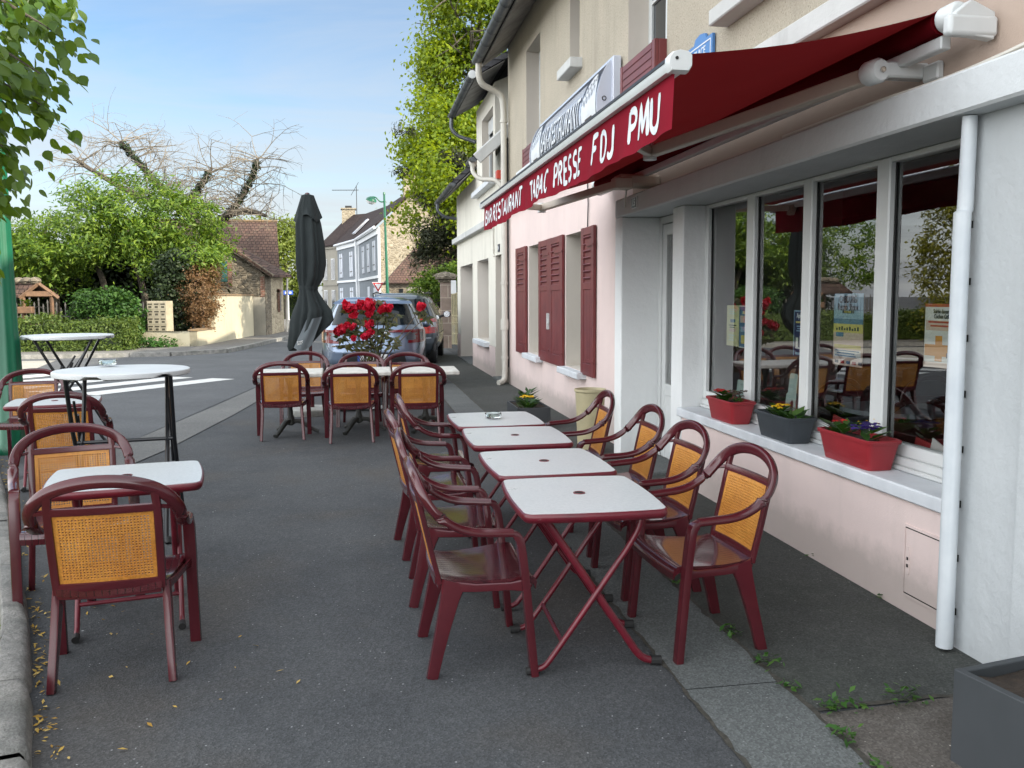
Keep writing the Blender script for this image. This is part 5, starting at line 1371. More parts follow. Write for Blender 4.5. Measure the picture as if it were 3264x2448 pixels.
leaves('foliage', C, N, .125, .040, 'leaf_rhodo', rh, .3, .06, long_axis=np.array(A)); m.build('stem', 'twig', rh, smooth=True)
for h in heads:
    C = []; N = []
    h = (h[0], h[1]-.05, h[2], h[3]*1.18)
    lob = [unit(RNG.normal(size=3))*h[3]*.55 for _ in range(6)]
    for k in range(int(80*(h[3]/.08)**1.5)+20):
        d = unit(RNG.normal(size=3)); C.append(np.array(h[:3])+random.choice(lob)*np.array([1, 1, .8])+d*h[3]*.48*(.5+.5*random.random())); N.append(d+RNG.normal(size=3)*.4)
    leaves('flower_head', C, N, .062, .050, 'petal_red', rh, .45, .25)
rosette(p3, (.52, 12.0, .40), 22, .12, .03, .08, .12, name='foliage')

# ================================================================== INSIDE THE BAR: tables, chairs, papers in the window
GI = 'dark wood chairs inside the bar'
def make_in(label):
    t = thing('bar_chair', label, 'chair', (0, 0, 0), 0, GI); m = MB()
    P = smoothpath([(-.17, .20, .46), (-.20, .215, .65), (-.225, .195, .80), (-.24, .11, .885), (-.245, 0, .905), (-.24, -.11, .885), (-.225, -.195, .80), (-.20, -.215, .65), (-.17, -.20, .46)], 4); m.sweep(P, .045, .024, (1, 0, .15), 8); m.build('back_arch', 'dark_wood', t, smooth=True)
    m = MB(); m.box(-.225, -.195, -.19, .19, .56, .76, .008); m.build('back_pad', 'seat_brown', t); m = MB(); m.box(-.20, .23, -.22, .22, .42, .47, .02); m.build('seat', 'seat_brown', t)
    for x in (-.17, .19):
        for y in (-.18, .18): m = MB(); m.tube([(x, y, .43), (x*1.15, y*1.1, .03)], .018, 6); m.build('leg', 'dark_wood', t)
    return t
ic = make_in('dark wood arched chair behind the window, seen through the poster with the orange shape'); ic.location = (3.38, 3.98, .0); ic.rotation_euler = (0, 0, R(80))
for x, y, d, l in ((3.42, 5.02, 82, 'dark wood arched chair behind the middle window poster'), (4.35, 5.25, 95, 'dark wood arched chair farther inside behind the middle panes'), (3.55, 6.25, 100, 'dark wood arched chair behind the second window pane'), (4.4, 6.3, 85, 'dark wood arched chair deep inside behind the second pane'), (4.15, 4.2, 70, 'dark wood arched chair deep inside behind the nearest pane')): dup(ic, (x, y, 0), R(d), l, GI)
GIT = 'grey round tables inside the bar'
def in_table(label):
    t = thing('bar_table', label, 'table', (0, 0, 0), 0, GIT); m = MB(); m.lathe([(0, .735), (.40, .735), (.40, .705), (0, .70)], (0, 0, 0), 36); m.build('table_top', 'table_grey', t); m = MB(); m.tube([(0, 0, .03), (0, 0, .71)], .03, 10); m.lathe([(.22, .03), (.22, .045), (.03, .07)], (0, 0, 0), 20); m.build('column', 'chrome', t, smooth=True, angle=40); return t
it_ = in_table('grey round table inside the bar behind the nearest pane'); it_.location = (3.75, 3.55, 0)
dup(it_, (3.85, 5.68, 0), 0, 'grey round table inside the bar behind the second pane'); dup(it_, (4.0, 4.65, 0), 0, 'grey round table inside the bar behind the third pane')
def poster(y0, y1, z0, z1, mat, label, bits, texts=()):
    x = 2.852; t = thing('poster', label, 'poster', (x, (y0+y1)/2, z0)); m = MB(); m.box(x, x+.003, y0, y1, z0, z1); m.build('sheet', mat, t)
    by = {}
    for k, (u0, u1, v0, v1, mt) in enumerate(bits):   # u from the left as read from the street
        mb = by.setdefault(mt, MB()); Y0_, Y1_ = y1-(y1-y0)*u1, y1-(y1-y0)*u0; mb.box(x-.0012-.0002*k, x-.0002, Y0_, Y1_, z0+(z1-z0)*v0, z0+(z1-z0)*v1)
    for mt, mb in by.items(): mb.build('printed_block', mt, t)
    for s_, u, v, sz, mt, cx_ in texts: textmesh(s_, sz, mt, 'lettering', lambda a, b, w: (x-.006-w, y1-(y1-y0)*u-a, z0+(z1-z0)*v+b), t, .0006, cx_, .0006)
lines = lambda v0, n, dv, u0=.12, u1=.88, mt='ink': [(u0+.06*(k % 2), u1-.05*((k*3) % 4), v0-dv*k, v0-dv*k+dv*.45, mt) for k in range(n)]
poster(6.23, 6.45, 1.16, 1.475, 'paper_yellow', 'narrow pale yellow notice in the farthest window pane', [(.3, .7, .58, .66, 'paper_blue'), (.25, .75, .35, .43, 'paper_pink')]+lines(.88, 3, .05, .2, .8, 'stand_green')+lines(.5, 2, .05, .2, .8)+lines(.25, 3, .06, .2, .7, 'stand_green'))
poster(6.03, 6.222, 1.155, 1.475, 'paper_blue', 'blue illustrated poster right of the yellow notice in the farthest pane', [(.0, 1, .97, 1, 'paper_white'), (.3, 1, .80, .87, 'paper_yellow'), (.1, .5, .60, .76, 'paper_pink'), (.6, 1, .55, .72, 'paper_pink'), (.15, .6, .38, .5, 'paper_sky'), (.2, .7, .1, .3, 'paper_sand'), (.0, 1, .0, .02, 'paper_white')])
poster(5.205, 5.375, 1.15, 1.452, 'paper_navy', 'navy poster reading Apéro at the right of the second window pane', [(.0, .04, 0, 1, 'paper_sky'), (.04, 1, .97, 1, 'paper_sky'), (.15, .85, .72, .76, 'paper_sand'), (.2, .35, .18, .40, 'paper_white'), (.5, .62, .18, .44, 'paper_white'), (.15, .95, .16, .19, 'paper_white'), (.2, .8, .03, .08, 'paper_sky')]+lines(.64, 3, .05, .25, .85, 'paper_sky'), (('Apéro', .55, .88, .045, 'paper_white', .8),))
poster(4.565, 4.88, 1.13, 1.56, 'paper_pink', 'large pale blue and yellow poster reading CABOURG Retro Show in the third pane',
       [(0, 1, .58, 1, 'paper_sky'), (0, 1, .58, .65, 'paper_blue'), (0, 1, .46, .58, 'paper_sand'), (.3, .7, .725, .765, 'ink'), (.05, .95, .24, .29, 'paper_sand'), (.05, .95, .12, .22, 'paper_white'), (.1, .35, .40, .46, 'paper_blue')]+[(.1+.09*k, .15+.09*k, .49, .49+.03+.012*(k % 3), 'ink') for k in range(9)]+lines(.2, 3, .035, .1, .9, 'paper_blue')+[(.1+.2*k, .2+.2*k, .03, .07, ('ink', 'paper_red', 'paper_blue', 'paper_red', 'ink')[k]) for k in range(5)],
       (('CABOURG', .5, .915, .062, 'ink', .62), ('Retro Show', .5, .81, .058, 'ink', .78), ('9-10 MAI', .5, .745, .018, 'paper_sand', 1.0)))
poster(3.72, 4.012, 1.185, 1.505, 'paper_white', 'white and orange poster reading Soirée dansante Cochon Grillé beside the downpipe',
       [(0, 1, .95, 1, 'paper_red'), (.03, .97, .58, .74, 'paper_pink'), (.1, 1, .42, .57, 'paper_white'), (.3, .48, .10, .50, 'paper_orange'), (.02, .62, .18, .36, 'paper_orange'), (.6, 1, .16, .24, 'paper_navy'), (0, 1, 0, .08, 'paper_pink')]+lines(.70, 2, .06, .1, .8, 'paper_red'), (('Soirée dansante', .48, .88, .030, 'ink', .72), ('Cochon Grillé', .48, .80, .030, 'ink', .72)))
GS = 'pale green menu stands on the inner sill'
def stand(y, h, label, a=0):
    t = thing('menu_stand', label, 'menu stand', (2.98, y, .66), a, GS); m = MB()
    def pt(u, v, o=0): return (2.98+.10*v+o, y+u, .66+v)
    w = .075
    out = [(-w, 0), (-w, h*.55), (-w*.75, h*.6), (-w*.75, h*.96), (-w*.55, h), (w*.6, h), (w*.8, h*.96), (w*1.0, 0), (w*.55, 0), (w*.45, h*.42), (w*.15, h*.46), (-w*.1, h*.40), (-w*.15, 0)]
    m.extrude([pt(-u, v) for u, v in out], (.006, 0, 0)); m.build('panel', 'stand_green', t)
    m = MB(); m.extrude([(3.10, y-.05, .66), (3.10, y+.05, .66), (2.99+.06*h, y+.04, .66+h*.8), (2.99+.06*h, y-.04, .66+h*.8)], (.006, 0, 0)); m.build('prop', 'stand_green', t)
stand(6.50, .215, 'pale green menu stand in the farthest pane, left of the pair'); stand(6.24, .195, 'pale green menu stand in the farthest pane, right of the pair'); stand(5.66, .34, 'tall pale green menu stand in the second window pane')
t = thing('brochure_box', 'green brochure box with white leaflets in the corner of the nearest pane', 'brochure box', (2.98, 3.78, .66)); m = MB(); m.box(2.98, 3.0, 3.60, 3.93, .66, 1.0); m.box(2.90, 2.98, 3.60, 3.86, .66, .78); m.build('box', 'paper_green', t)
m = MB(); m.lathe([(.030, 0), (.036, 0)], (2.978, 3.87, .94), 24, (1, 0, 0)); m.box(2.974, 2.979, 3.85, 3.89, .93, .95); m.build('emblem', 'paper_white', t); m = MB()
for k in range(4): m.box(2.905+.01*k, 2.908+.01*k, 3.80, 3.90, .68, .86+.008*k)
m.build('leaflet', 'paper_white', t)
t = thing('leaflet', 'red leaflet leaning in the nearest pane beside the white cards', 'leaflet', (2.90, 4.10, .66)); m = MB(); m.extrude([(2.90, 4.02, .66), (2.90, 4.16, .66), (2.93, 4.16, .79), (2.93, 4.02, .77)], (.01, 0, 0)); m.build('cover', 'paper_red', t)
t = thing('leaflet', 'white card with a blue dot leaning beside the red leaflet', 'leaflet', (2.90, 3.95, .66)); m = MB(); m.extrude([(2.89, 3.90, .66), (2.89, 4.01, .66), (2.92, 4.01, .81), (2.92, 3.90, .77)], (.006, 0, 0)); m.build('card', 'paper_white', t); m = MB(); m.lathe([(0, 0), (.018, 0)], (2.897, 3.955, .71), 16, (1, 0, -.2)); m.build('dot', 'paper_blue', t)
t = thing('leaflet', 'purple leaflet leaning against the green brochure box', 'leaflet', (2.90, 3.84, .66)); m = MB(); m.extrude([(2.885, 3.79, .66), (2.885, 3.89, .66), (2.91, 3.89, .77), (2.91, 3.79, .73)], (.006, 0, 0)); m.build('cover', 'paper_purple', t)
t = thing('leaflet', 'orange and dark leaflets lying open in the third pane', 'leaflet', (2.90, 4.9, .66)); m = MB(); m.extrude([(2.90, 4.86, .66), (2.90, 5.0, .66), (2.94, 5.0, .80), (2.94, 4.86, .78)], (.006, 0, 0)); m.build('cover', 'paper_red', t); m = MB(); m.extrude([(2.90, 4.72, .66), (2.90, 4.855, .66), (2.94, 4.855, .79), (2.94, 4.72, .77)], (.006, 0, 0)); m.build('page', 'ink', t)
# ================================================================== CARS
class Car:
    def __init__(s, tab, n=4.5):
        s.tab = tab; s.n = n
    def p(s, z):
        T = s.tab
        for i in range(len(T)-1):
            if T[i][0] <= z <= T[i+1][0]:
                f = (z-T[i][0])/(T[i+1][0]-T[i][0]); f_ = f
                return [T[i][k]+(T[i+1][k]-T[i][k])*f_ for k in (1, 2, 3)]
        return list((T[0] if z < T[0][0] else T[-1])[1:])
    def rear(s, f, z, o=.005):
        w, r, fr = s.p(z); n = s.n; h = (fr-r)/2; k = (1-abs(f)**n)**(1/n) if abs(f) < 1 else 0
        return (f*(w+o*.6), (r+fr)/2-(h+o)*k-o*.2, z)
    def side(s, g_, z, o=.005, sg=1):
        """g_ -1 rear .. 1 front"""
        w, r, fr = s.p(z); n = s.n; h = (fr-r)/2; k = (1-abs(g_)**n)**(1/n)
        return (sg*(w*k+o), (r+fr)/2+h*g_, z)
    def sidey(s, y, z, o=.005, sg=1):
        w, r, fr = s.p(z); g_ = (y-(r+fr)/2)/((fr-r)/2); return s.side(max(-.999, min(.999, g_)), z, o, sg)
    def ring(s, z, m=64):
        w, r, fr = s.p(z); n = s.n; h = (fr-r)/2; out = []
        for k in range(m):
            a = 2*PI*k/m; ca, sa = math.cos(a), math.sin(a)
            out.append((w*math.copysign(abs(ca)**(2/n), ca), (r+fr)/2+h*math.copysign(abs(sa)**(2/n), sa), z))
        return out
    def body(s, m=72):
        b = MB(); zs = []
        for i in range(len(s.tab)-1):
            a, c = s.tab[i][0], s.tab[i+1][0]; k = max(1, int((c-a)/.03)); zs += [a+(c-a)*j/k for j in range(k)]
        zs.append(s.tab[-1][0]); b.rings([s.ring(z, m) for z in zs]); return b
    def patch(s, fl, fr, z0, z1, n=10, m=12, o=.006, mb=None):
        mb = mb or MB(); P = []
        for j in range(m+1):
            z = z0+(z1-z0)*j/m; a = fl(z) if callable(fl) else fl; b = fr(z) if callable(fr) else fr
            P.append([s.rear(a+(b-a)*i/n, z, o) for i in range(n+1)])
        return mb.grid(P)
    def spatch(s, y0, y1, z0, z1, sg, n=10, m=8, o=.006, mb=None):
        mb = mb or MB(); P = []
        for j in range(m+1):
            z = z0+(z1-z0)*j/m; a = y0(z) if callable(y0) else y0; b = y1(z) if callable(y1) else y1
            P.append([s.sidey(a+(b-a)*i/n, z, o, sg) for i in range(n+1)])
        return mb.grid(P)
def wheels(t, car, ys, r, hw, col='rim_alloy'):
    for y in ys:
        for sg in (1, -1):
            m = MB(); m.lathe([(r-.09, -.19), (r-.02, -.2), (r, -.16), (r, -.03), (r-.02, .0), (r-.085, .005), (r-.10, -.02)], (sg*hw, y, r), 28, (sg, 0, 0)); w = m.build('wheel', 'rubber', t, smooth=True)
            m = MB(); m.lathe([(0, -.03), (.06, -.012), (r-.13, -.02), (r-.10, -.006), (r-.085, -.004)], (sg*hw, y, r), 24, (sg, 0, 0)); rim = m.build('rim', col, w, smooth=True)
            m = MB()
            for k in range(5):
                a = 2*PI*k/5+.3; m.obox((sg*(hw-.012), y+(r-.13)*.62*math.cos(a), r+(r-.13)*.62*math.sin(a)), .006, .07*.6, .035, (sg, 0, 0), (0, -math.sin(a), math.cos(a)))
            m.build('spoke_gap', 'rubber', rim)
            m = MB(); m.lathe([(r+.055, -.05), (r+.055, .003), (r+.0, .003)], (sg*(hw-.004), y, r), 28, (sg, 0, 0)); m.build('wheel_arch', 'car_black', t)
def line(mb, pts, w=.007, T=.004):
    mb.tube(pts, w*.5, 4); return mb
# --- silver grey crossover seen from behind
tb = [(.26, .80, .10, 4.20), (.34, .86, .05, 4.26), (.50, .895, .0, 4.30), (.66, .91, -.01, 4.30), (.82, .912, .04, 4.22), (.92, .905, .07, 3.95), (1.0, .885, .08, 3.3), (1.05, .855, .13, 3.0), (1.2, .79, .25, 2.75), (1.35, .725, .37, 2.5), (1.44, .675, .45, 2.3), (1.50, .62, .52, 2.15), (1.54, .52, .66, 1.95), (1.552, .30, .95, 1.6)]
c1 = Car(tb); t = thing('parked_car', 'silver grey crossover parked with its rear to the terrace, wide red tail lights', 'car', (0, 0, 0))
c1.body().build('body', 'paint_silver', t, smooth=True, angle=60)
def gl(f): return lambda z: f*(.93-.0*(z-1.05))
c1.patch(-.91, .91, 1.09, 1.43, 16, 12).build('rear_window', 'car_glass', t, smooth=True)
m = MB(); P = []
for j in range(5):
    z = 1.44+.045*j/4; P.append([(f*(.66-.04*j/4), c1.p(z)[1]-.10*(1-j/4)-.02, z) for f in [k/8-1 for k in range(17)]])
m.grid(P); m.build('spoiler', 'paint_silver', t, smooth=True)
for s in (1, -1):
    m = MB(); c1.patch(s*.28, s*.975, .965, 1.01, 12, 2, .012, m); c1.patch(s*.62, s*.985, .79, .835, 6, 2, .012, m); c1.patch(s*.915, s*.987, .80, 1.0, 3, 6, .012, m); c1.spatch(.16, .32, .80, 1.0, s, 4, 4, .010, m); m.build('tail_light', 'tail_red', t, smooth=True)
m = MB()
for s in (1, -1): c1.patch(s*.60, s*.905, .845, .955, 6, 4, .008, m)
m.build_each('light_panel', 'paint_bluegrey', t, smooth=True)
m = MB(); c1.patch(-.28, .28, .96, .985, 12, 2, .010, m); m.build('trim_strip', 'chrome', t)
m = MB()
edge = [c1.rear(f, z, .004) for f, z in ((-.95, 1.08), (-.91, .96), (-.86, .80), (-.80, .68), (-.72, .645), (-.5, .64), (0, .637), (.5, .64), (.72, .645), (.80, .68), (.86, .80), (.91, .96), (.95, 1.08))]; line(m, edge); m.build('tailgate_gap', 'black_line', t)
m = MB(); c1.patch(lambda z: -.66+.35*(z-.3), lambda z: .66-.35*(z-.3), .30, .625, 12, 6, .010, m); m.build('rear_bumper', 'car_black', t, smooth=True)
m = MB(); c1.patch(lambda z: -.97+.3*(.44-z), -.66, .40, .45, 6, 3, .016, m); c1.patch(.66, lambda z: .97-.3*(.44-z), .40, .45, 6, 3, .016, m); m.build_each('bumper_trim', 'chrome', t, smooth=True)
y_ = c1.p(.555)[1]-.022
m = MB(); m.box(-.26, .26, y_-.012, y_, .50, .61, .004); pt_ = m.build('number_plate', 'plate_white', t); m = MB(); m.box(-.262, -.222, y_-.0135, y_-.004, .501, .609); m.box(.222, .262, y_-.0135, y_-.004, .501, .609); m.build_each('plate_band', 'plate_blue', pt_)
textmesh('GA-175-HJ', .085, 'ink', 'lettering', lambda u, v, w: (u, y_-.0128-w, .555+v), pt_, .001, .86, .002)
textmesh('61', .036, 'plate_white', 'lettering', lambda u, v, w: (.242+u, y_-.0142-w, .53+v), pt_, .001, .9, .001)
m = MB(); m.box(-.015, .015, c1.p(.83)[1]-.018, c1.p(.83)[1], .88, .94, .004); m.box(-.68, -.52, c1.p(.74)[1]-.012, c1.p(.74)[1]+.03, .735, .765, .004); m.build_each('badge', 'chrome', t)
for s in (1, -1):
    m = MB(); c1.spatch(lambda z: .62+.55*(z-1.05), lambda z: 2.95-.9*(z-1.05), 1.055, 1.41, s, 12, 6, .006, m); m.build('side_window', 'car_glass', t, smooth=True)
    m = MB(); m.sphere((s*.99, 2.72, 1.03), .10, 10, 7, (1, .6, .75)); m.tube([(s*.84, 2.75, 1.0), (s*.95, 2.74, 1.01)], .03, 6); m.build('side_mirror', 'paint_silver', t, smooth=True)
    m = MB(); c1.spatch(.35, 3.9, .30, .40, s, 12, 2, .010, m); m.build('sill_trim', 'car_black', t)
wheels(t, c1, (.85, 3.45), .335, .875)
m = MB(); m.tube([(0, .95, 1.55), (0, .86, 1.61)], .012, 6); m.build('antenna', 'car_black', t)
t.location = (.21, 14.42, 0); t.rotation_euler = (0, 0, R(-1.5))
# --- blue grey compact people carrier
tb = [(.24, .76, .12, 4.15), (.34, .83, .05, 4.22), (.50, .865, .0, 4.25), (.70, .875, .0, 4.22), (.90, .872, .03, 4.05), (1.0, .86, .05, 3.75), (1.08, .835, .08, 3.45), (1.25, .765, .14, 3.05), (1.42, .695, .20, 2.7), (1.53, .645, .26, 2.45), (1.60, .57, .36, 2.2), (1.635, .42, .6, 1.9), (1.645, .2, .9, 1.6)]
c2 = Car(tb, 5); t = thing('parked_car', 'dark blue grey people carrier parked ahead of the silver car by the gate', 'car', (0, 0, 0))
c2.body().build('body', 'paint_bluegrey', t, smooth=True, angle=60)
c2.patch(-.88, .88, 1.11, 1.50, 14, 10).build('rear_window', 'car_glass', t, smooth=True)
for s in (1, -1):
    m = MB(); c2.patch(s*.80, s*.985, .72, 1.07, 6, 10, .014, m); c2.spatch(.06, .22, .72, 1.07, s, 4, 6, .012, m); tl = m.build('tail_light', 'tail_red_bright', t, smooth=True)
    m = MB(); c2.patch(s*.84, s*.965, .86, .97, 4, 4, .024, m); m.build('reverse_lamp', 'tail_white', tl, smooth=True)
    m = MB(); c2.spatch(lambda z: .52+.12*(z-1.08), lambda z: 3.22-1.15*(z-1.08), 1.075, 1.50, s, 14, 6, .006, m); sw_ = m.build('side_window', 'car_glass', t, smooth=True)
    m = MB()
    for y in (1.25, 2.05): c2.spatch(y, y+.06, 1.08, 1.50, s, 2, 5, .010, m)
    m.build_each('window_post', 'car_black', t)
    m = MB(); m.sphere((s*.98, 2.92, 1.10), .105, 10, 7, (1, .6, .78)); m.tube([(s*.80, 2.95, 1.05), (s*.94, 2.93, 1.07)], .03, 6); mr = m.build('side_mirror', 'car_black', t, smooth=True)
    m = MB(); m.lathe([(0, 0), (.078, 0)], (s*.985, 2.85, 1.105), 16, (0, -1, 0)); m.build('mirror_glass', 'chrome', mr)
    m = MB(); m.sweep([(s*.60, .55, 1.625), (s*.62, 1.2, 1.66), (s*.61, 2.0, 1.645), (s*.59, 2.3, 1.60)], .03, .03, (0, 0, 1), 6); m.build('roof_rail', 'car_black', t)
    m = MB(); c2.spatch(.3, 4.0, .62, .68, s, 12, 2, .012, m); m.build('door_trim', 'paint_bluegrey', t)
    m = MB()
    for y in (1.22, 2.12): line(m, [c2.sidey(y, z, .003, s) for z in (.36, .6, .8, 1.0, 1.07)])
    m.build_each('door_gap', 'black_line', t)
m = MB(); line(m, [c2.rear(f, z, .004) for f, z in ((-.93, 1.3), (-.79, 1.08), (-.78, .62), (0, .6), (.78, .62), (.79, 1.08), (.93, 1.3))]); m.build('tailgate_gap', 'black_line', t)
m = MB(); c2.patch(-.985, .985, .60, .63, 14, 2, .016, m); m.build_each('bumper_trim', 'chrome', t)
wheels(t, c2, (.78, 3.40), .31, .845)
t.location = (.82, 19.75, 0); t.rotation_euler = (0, 0, R(-8.5))

# ================================================================== STREET FURNITURE
t = thing('lamp_post', 'tall green fluted lamp post on the grass at the left edge', 'lamp post', (-3.47, 9.35, 0)); m = MB(); n = 40; rg = []
for z, r in ((0, .155), (.10, .155), (.13, .135), (1.15, .118), (1.2, .108), (2.5, .092), (4.5, .072), (5.2, .066)):
    rg.append([(-3.47+r*(1+.05*math.cos(10*2*PI*k/n))*math.cos(2*PI*k/n), 9.35+r*(1+.05*math.cos(10*2*PI*k/n))*math.sin(2*PI*k/n), z) for k in range(n)])
m.rings(rg); m.build('pole', 'lamp_green', t, smooth=True, angle=60)
m = MB(); m.tube(smoothpath([(-3.47, 9.35, 5.1), (-3.47, 9.3, 5.5), (-3.6, 9.1, 5.7), (-3.9, 8.7, 5.7)], 4), .035, 8); m.build('arm', 'lamp_green', t, smooth=True)
m = MB(); m.lathe([(0, .16), (.08, .15), (.2, .04), (.23, -.02), (.0, -.04)], (-3.95, 8.62, 5.68), 18); m.build('lamp_head', 'lamp_green', t, smooth=True)
t = thing('lamp_post', 'slim green street lamp with curved arm in front of the stone gable', 'lamp post', (1.20, 38, 0)); m = MB(); m.tube([(1.20, 38, 0), (1.20, 38, 1.7), (1.19, 38, 1.72), (1.12, 38, 5.95)], [.10, .09, .065, .045], 12); m.lathe([(0, 0), (.06, 0), (.05, .08), (0, .1)], (1.12, 38, 5.93), 8); m.build('pole', 'lamp_green', t, smooth=True)
m = MB(); m.tube(smoothpath([(1.12, 38, 5.62), (.95, 38, 5.62), (.78, 38, 5.78), (.62, 38, 5.82)], 4), .028, 8); m.build('arm', 'lamp_green', t, smooth=True)
m = MB(); m.lathe([(0, .17), (.08, .165), (.20, .08), (.235, -.01)], (.57, 38, 5.66), 18, (.25, -.25, 1)); m.build('lamp_head', 'lamp_green', t, smooth=True); m = MB(); m.lathe([(.225, -.01), (.19, -.10), (.08, -.15), (0, -.16)], (.57, 38, 5.66), 18, (.25, -.25, 1)); m.build('lamp_shade', 'lamp_white', t, smooth=True)
sy = 54; sx = 1.13; t = thing('road_sign', 'red and white give way triangle with a STOP plate beneath', 'road sign', (sx, sy, 0))
def tri(w, zc, h, y): return [(sx-w, y, zc+h*.5), (sx+w, y, zc+h*.5), (sx, y, zc-h*.5)]
m = MB(); m.extrude(tri(.37, 2.14, .64, sy-.02), (0, .02, 0)); p = m.build('panel', 'sign_white', t); m = MB(); m.extrude(tri(.335, 2.145, .58, sy-.024), (0, .005, 0)); m.build('red_border', 'sign_red', p); m = MB(); m.extrude(tri(.19, 2.185, .34, sy-.028), (0, .005, 0)); m.build('white_centre', 'sign_white', p)
m = MB(); m.box(sx-.30, sx+.30, sy-.02, sy, 1.46, 1.83, .01); p = m.build('plate', 'sign_white', t); textmesh('STOP', .19, 'ink', 'lettering', lambda u, v, w: (sx+u, sy-.022-w, 1.735+v), p, .001, .95, .006); textmesh('150 m', .15, 'ink', 'lettering', lambda u, v, w: (sx+u, sy-.022-w, 1.545+v), p, .001, .95, .004)
m = MB(); m.tube([(sx, sy+.03, 0), (sx, sy+.03, 2.4)], .03, 8); m.build_each('post', 'rim_alloy', t)
t = thing('road_sign', 'small blue road sign beyond the stone cottage', 'road sign', (-4.5, 58, 0)); m = MB(); m.box(-4.85, -4.25, 57.98, 58, 1.72, 2.0, .01); m.build('panel', 'plate_blue', t); m = MB(); m.box(-4.75, -4.6, 57.97, 57.98, 1.8, 1.92); m.box(-4.5, -4.35, 57.97, 57.98, 1.8, 1.92); m.build_each('mark', 'sign_white', t); m = MB(); m.tube([(-4.55, 58.04, 0), (-4.55, 58.04, 1.8)], .03, 8); m.build_each('post', 'sign_white', t)
# community letterboxes
t = thing('letter_boxes', 'beige bank of twelve letter boxes on thin posts before the brown bush', 'letter boxes', (-6.1, 28, 0)); m = MB(); y0 = 28
lb = lambda u: Vector((-6.30+.62*u, y0-.25*u, 0)); nrm = Vector((-.25, -.62, 0)).normalized(); dr_ = Vector((.62, -.25, 0)).normalized()
m.obox(lb(.5)+Vector((0, 0, .98)), .33, .17, .48, dr_, nrm); bx_ = m.build('cabinet', 'letterbox_beige', t, bevel=.01)
for j in range(4):
    for i in range(3):
        c = lb(.5)+dr_*(-.215+.215*i)+nrm*.172+Vector((0, 0, .64+.225*j)); m = MB(); m.obox(c, .098, .008, .102, dr_, nrm); d_ = m.build('letter_box', 'letterbox_beige', t)
        m = MB(); m.obox(c+nrm*.009+Vector((0, 0, .050)), .075, .003, .022, dr_, nrm); m.obox(c+nrm*.009+Vector((0, 0, -.035)), .05, .003, .03, dr_, nrm); m.build('slot', 'letterbox_dark', d_)
m = MB()
for u in (-.02, .9): m.tube([lb(u)-nrm*.0, lb(u)+Vector((0, 0, .9))], .028, 8)
m.build_each('post', 'rim_alloy', t)
# fence, gate pillar, gate
t = thing('iron_fence', 'old dark iron railing with pointed bars behind the hedge', 'fence', (-8.6, 28.5, 0)); m = MB(); k = 0; x = -12.5
while x < -6.3:
    h = 1.28+.10*math.sin(x*3)+(.16 if k % 2 else 0); m.box(x, x+.028, 28.48, 28.51, 0, h); m.add([(x-.012, 28.48, h), (x+.04, 28.48, h), (x+.04, 28.51, h), (x-.012, 28.51, h), (x+.014, 28.495, h+.10)], [(0, 1, 4), (1, 2, 4), (2, 3, 4), (3, 0, 4)]); x += .125; k += 1
m.build('bars', 'grey_wood', t); m = MB()
for z in (.25, .98): m.box(-12.5, -6.3, 28.512, 28.54, z, z+.04)
m.build('rail', 'grey_wood', t)
m = MB(); t = thing('wheel_ornament', 'old iron ring hanging on the well post', 'ornament', (-9.12, 27.0, 1.1)); m.tube([(-9.12+.18*math.cos(a), 27.02, 1.02+.30*math.sin(a)) for a in [2*PI*k/20 for k in range(21)]], .012, 6); m.build('ring', 'iron', t)
t = thing('gate_pillar', 'pinkish stone gate pillar with a wide moulded cap behind the second car', 'pillar', (2.62, 26.3, 0)); m = MB(); m.box(2.42, 2.72, 26.1, 26.5, 0, 2.0); m.build('shaft', 'pillar_stone', t); m = MB(); m.box(2.36, 2.78, 26.04, 26.56, 1.98, 2.07, .02); m.box(2.28, 2.86, 25.96, 26.64, 2.07, 2.16, .02); m.lathe([(.41, 2.16), (.30, 2.24), (0, 2.32)], (2.57, 26.3, 0), 4); m.build('cap', 'rubble_stone', t)
m = MB(); m.box(2.70, 2.86, 25.98, 26.02, 1.64, 2.04, .01); tag(m.build('notice_board', 'sign_white'), 'small white notice on the gate pillar under its cap', 'notice')
t = thing('iron_gate', 'pale wrought iron gate leaf with curved top beside the pillar', 'gate', (2.75, 25.9, 0)); m = MB(); ga, gb = Vector((2.72, 25.95, 0)), Vector((3.05, 25.2, 0))
for k in range(10):
    p = ga+(gb-ga)*(k/9); m.box(p.x-.015, p.x+.015, p.y-.015, p.y+.015, .12, 1.62+.30*(k/9)**2)
for z in (.16, .45, .78, .98): m.tube([ga+Vector((0, 0, z)), gb+Vector((0, 0, z))], .014, 5)
m.tube([ga+(gb-ga)*(k/9)+Vector((0, 0, 1.62+.30*(k/9)**2)) for k in range(10)], .018, 6)
for k in range(5):
    p = ga+(gb-ga)*((k+.5)/5); m.tube([p+Vector((0, .04*math.cos(a), .88+.07*math.sin(a))) for a in [2*PI*q/10 for q in range(11)]], .008, 4)
m.build('bars', 'iron_pale', t)
m = MB(); m.tube([(3.06, 25.16, 0), (3.06, 25.16, 2.05)], .04, 8); m.build_each('post', 'rim_alloy', t)

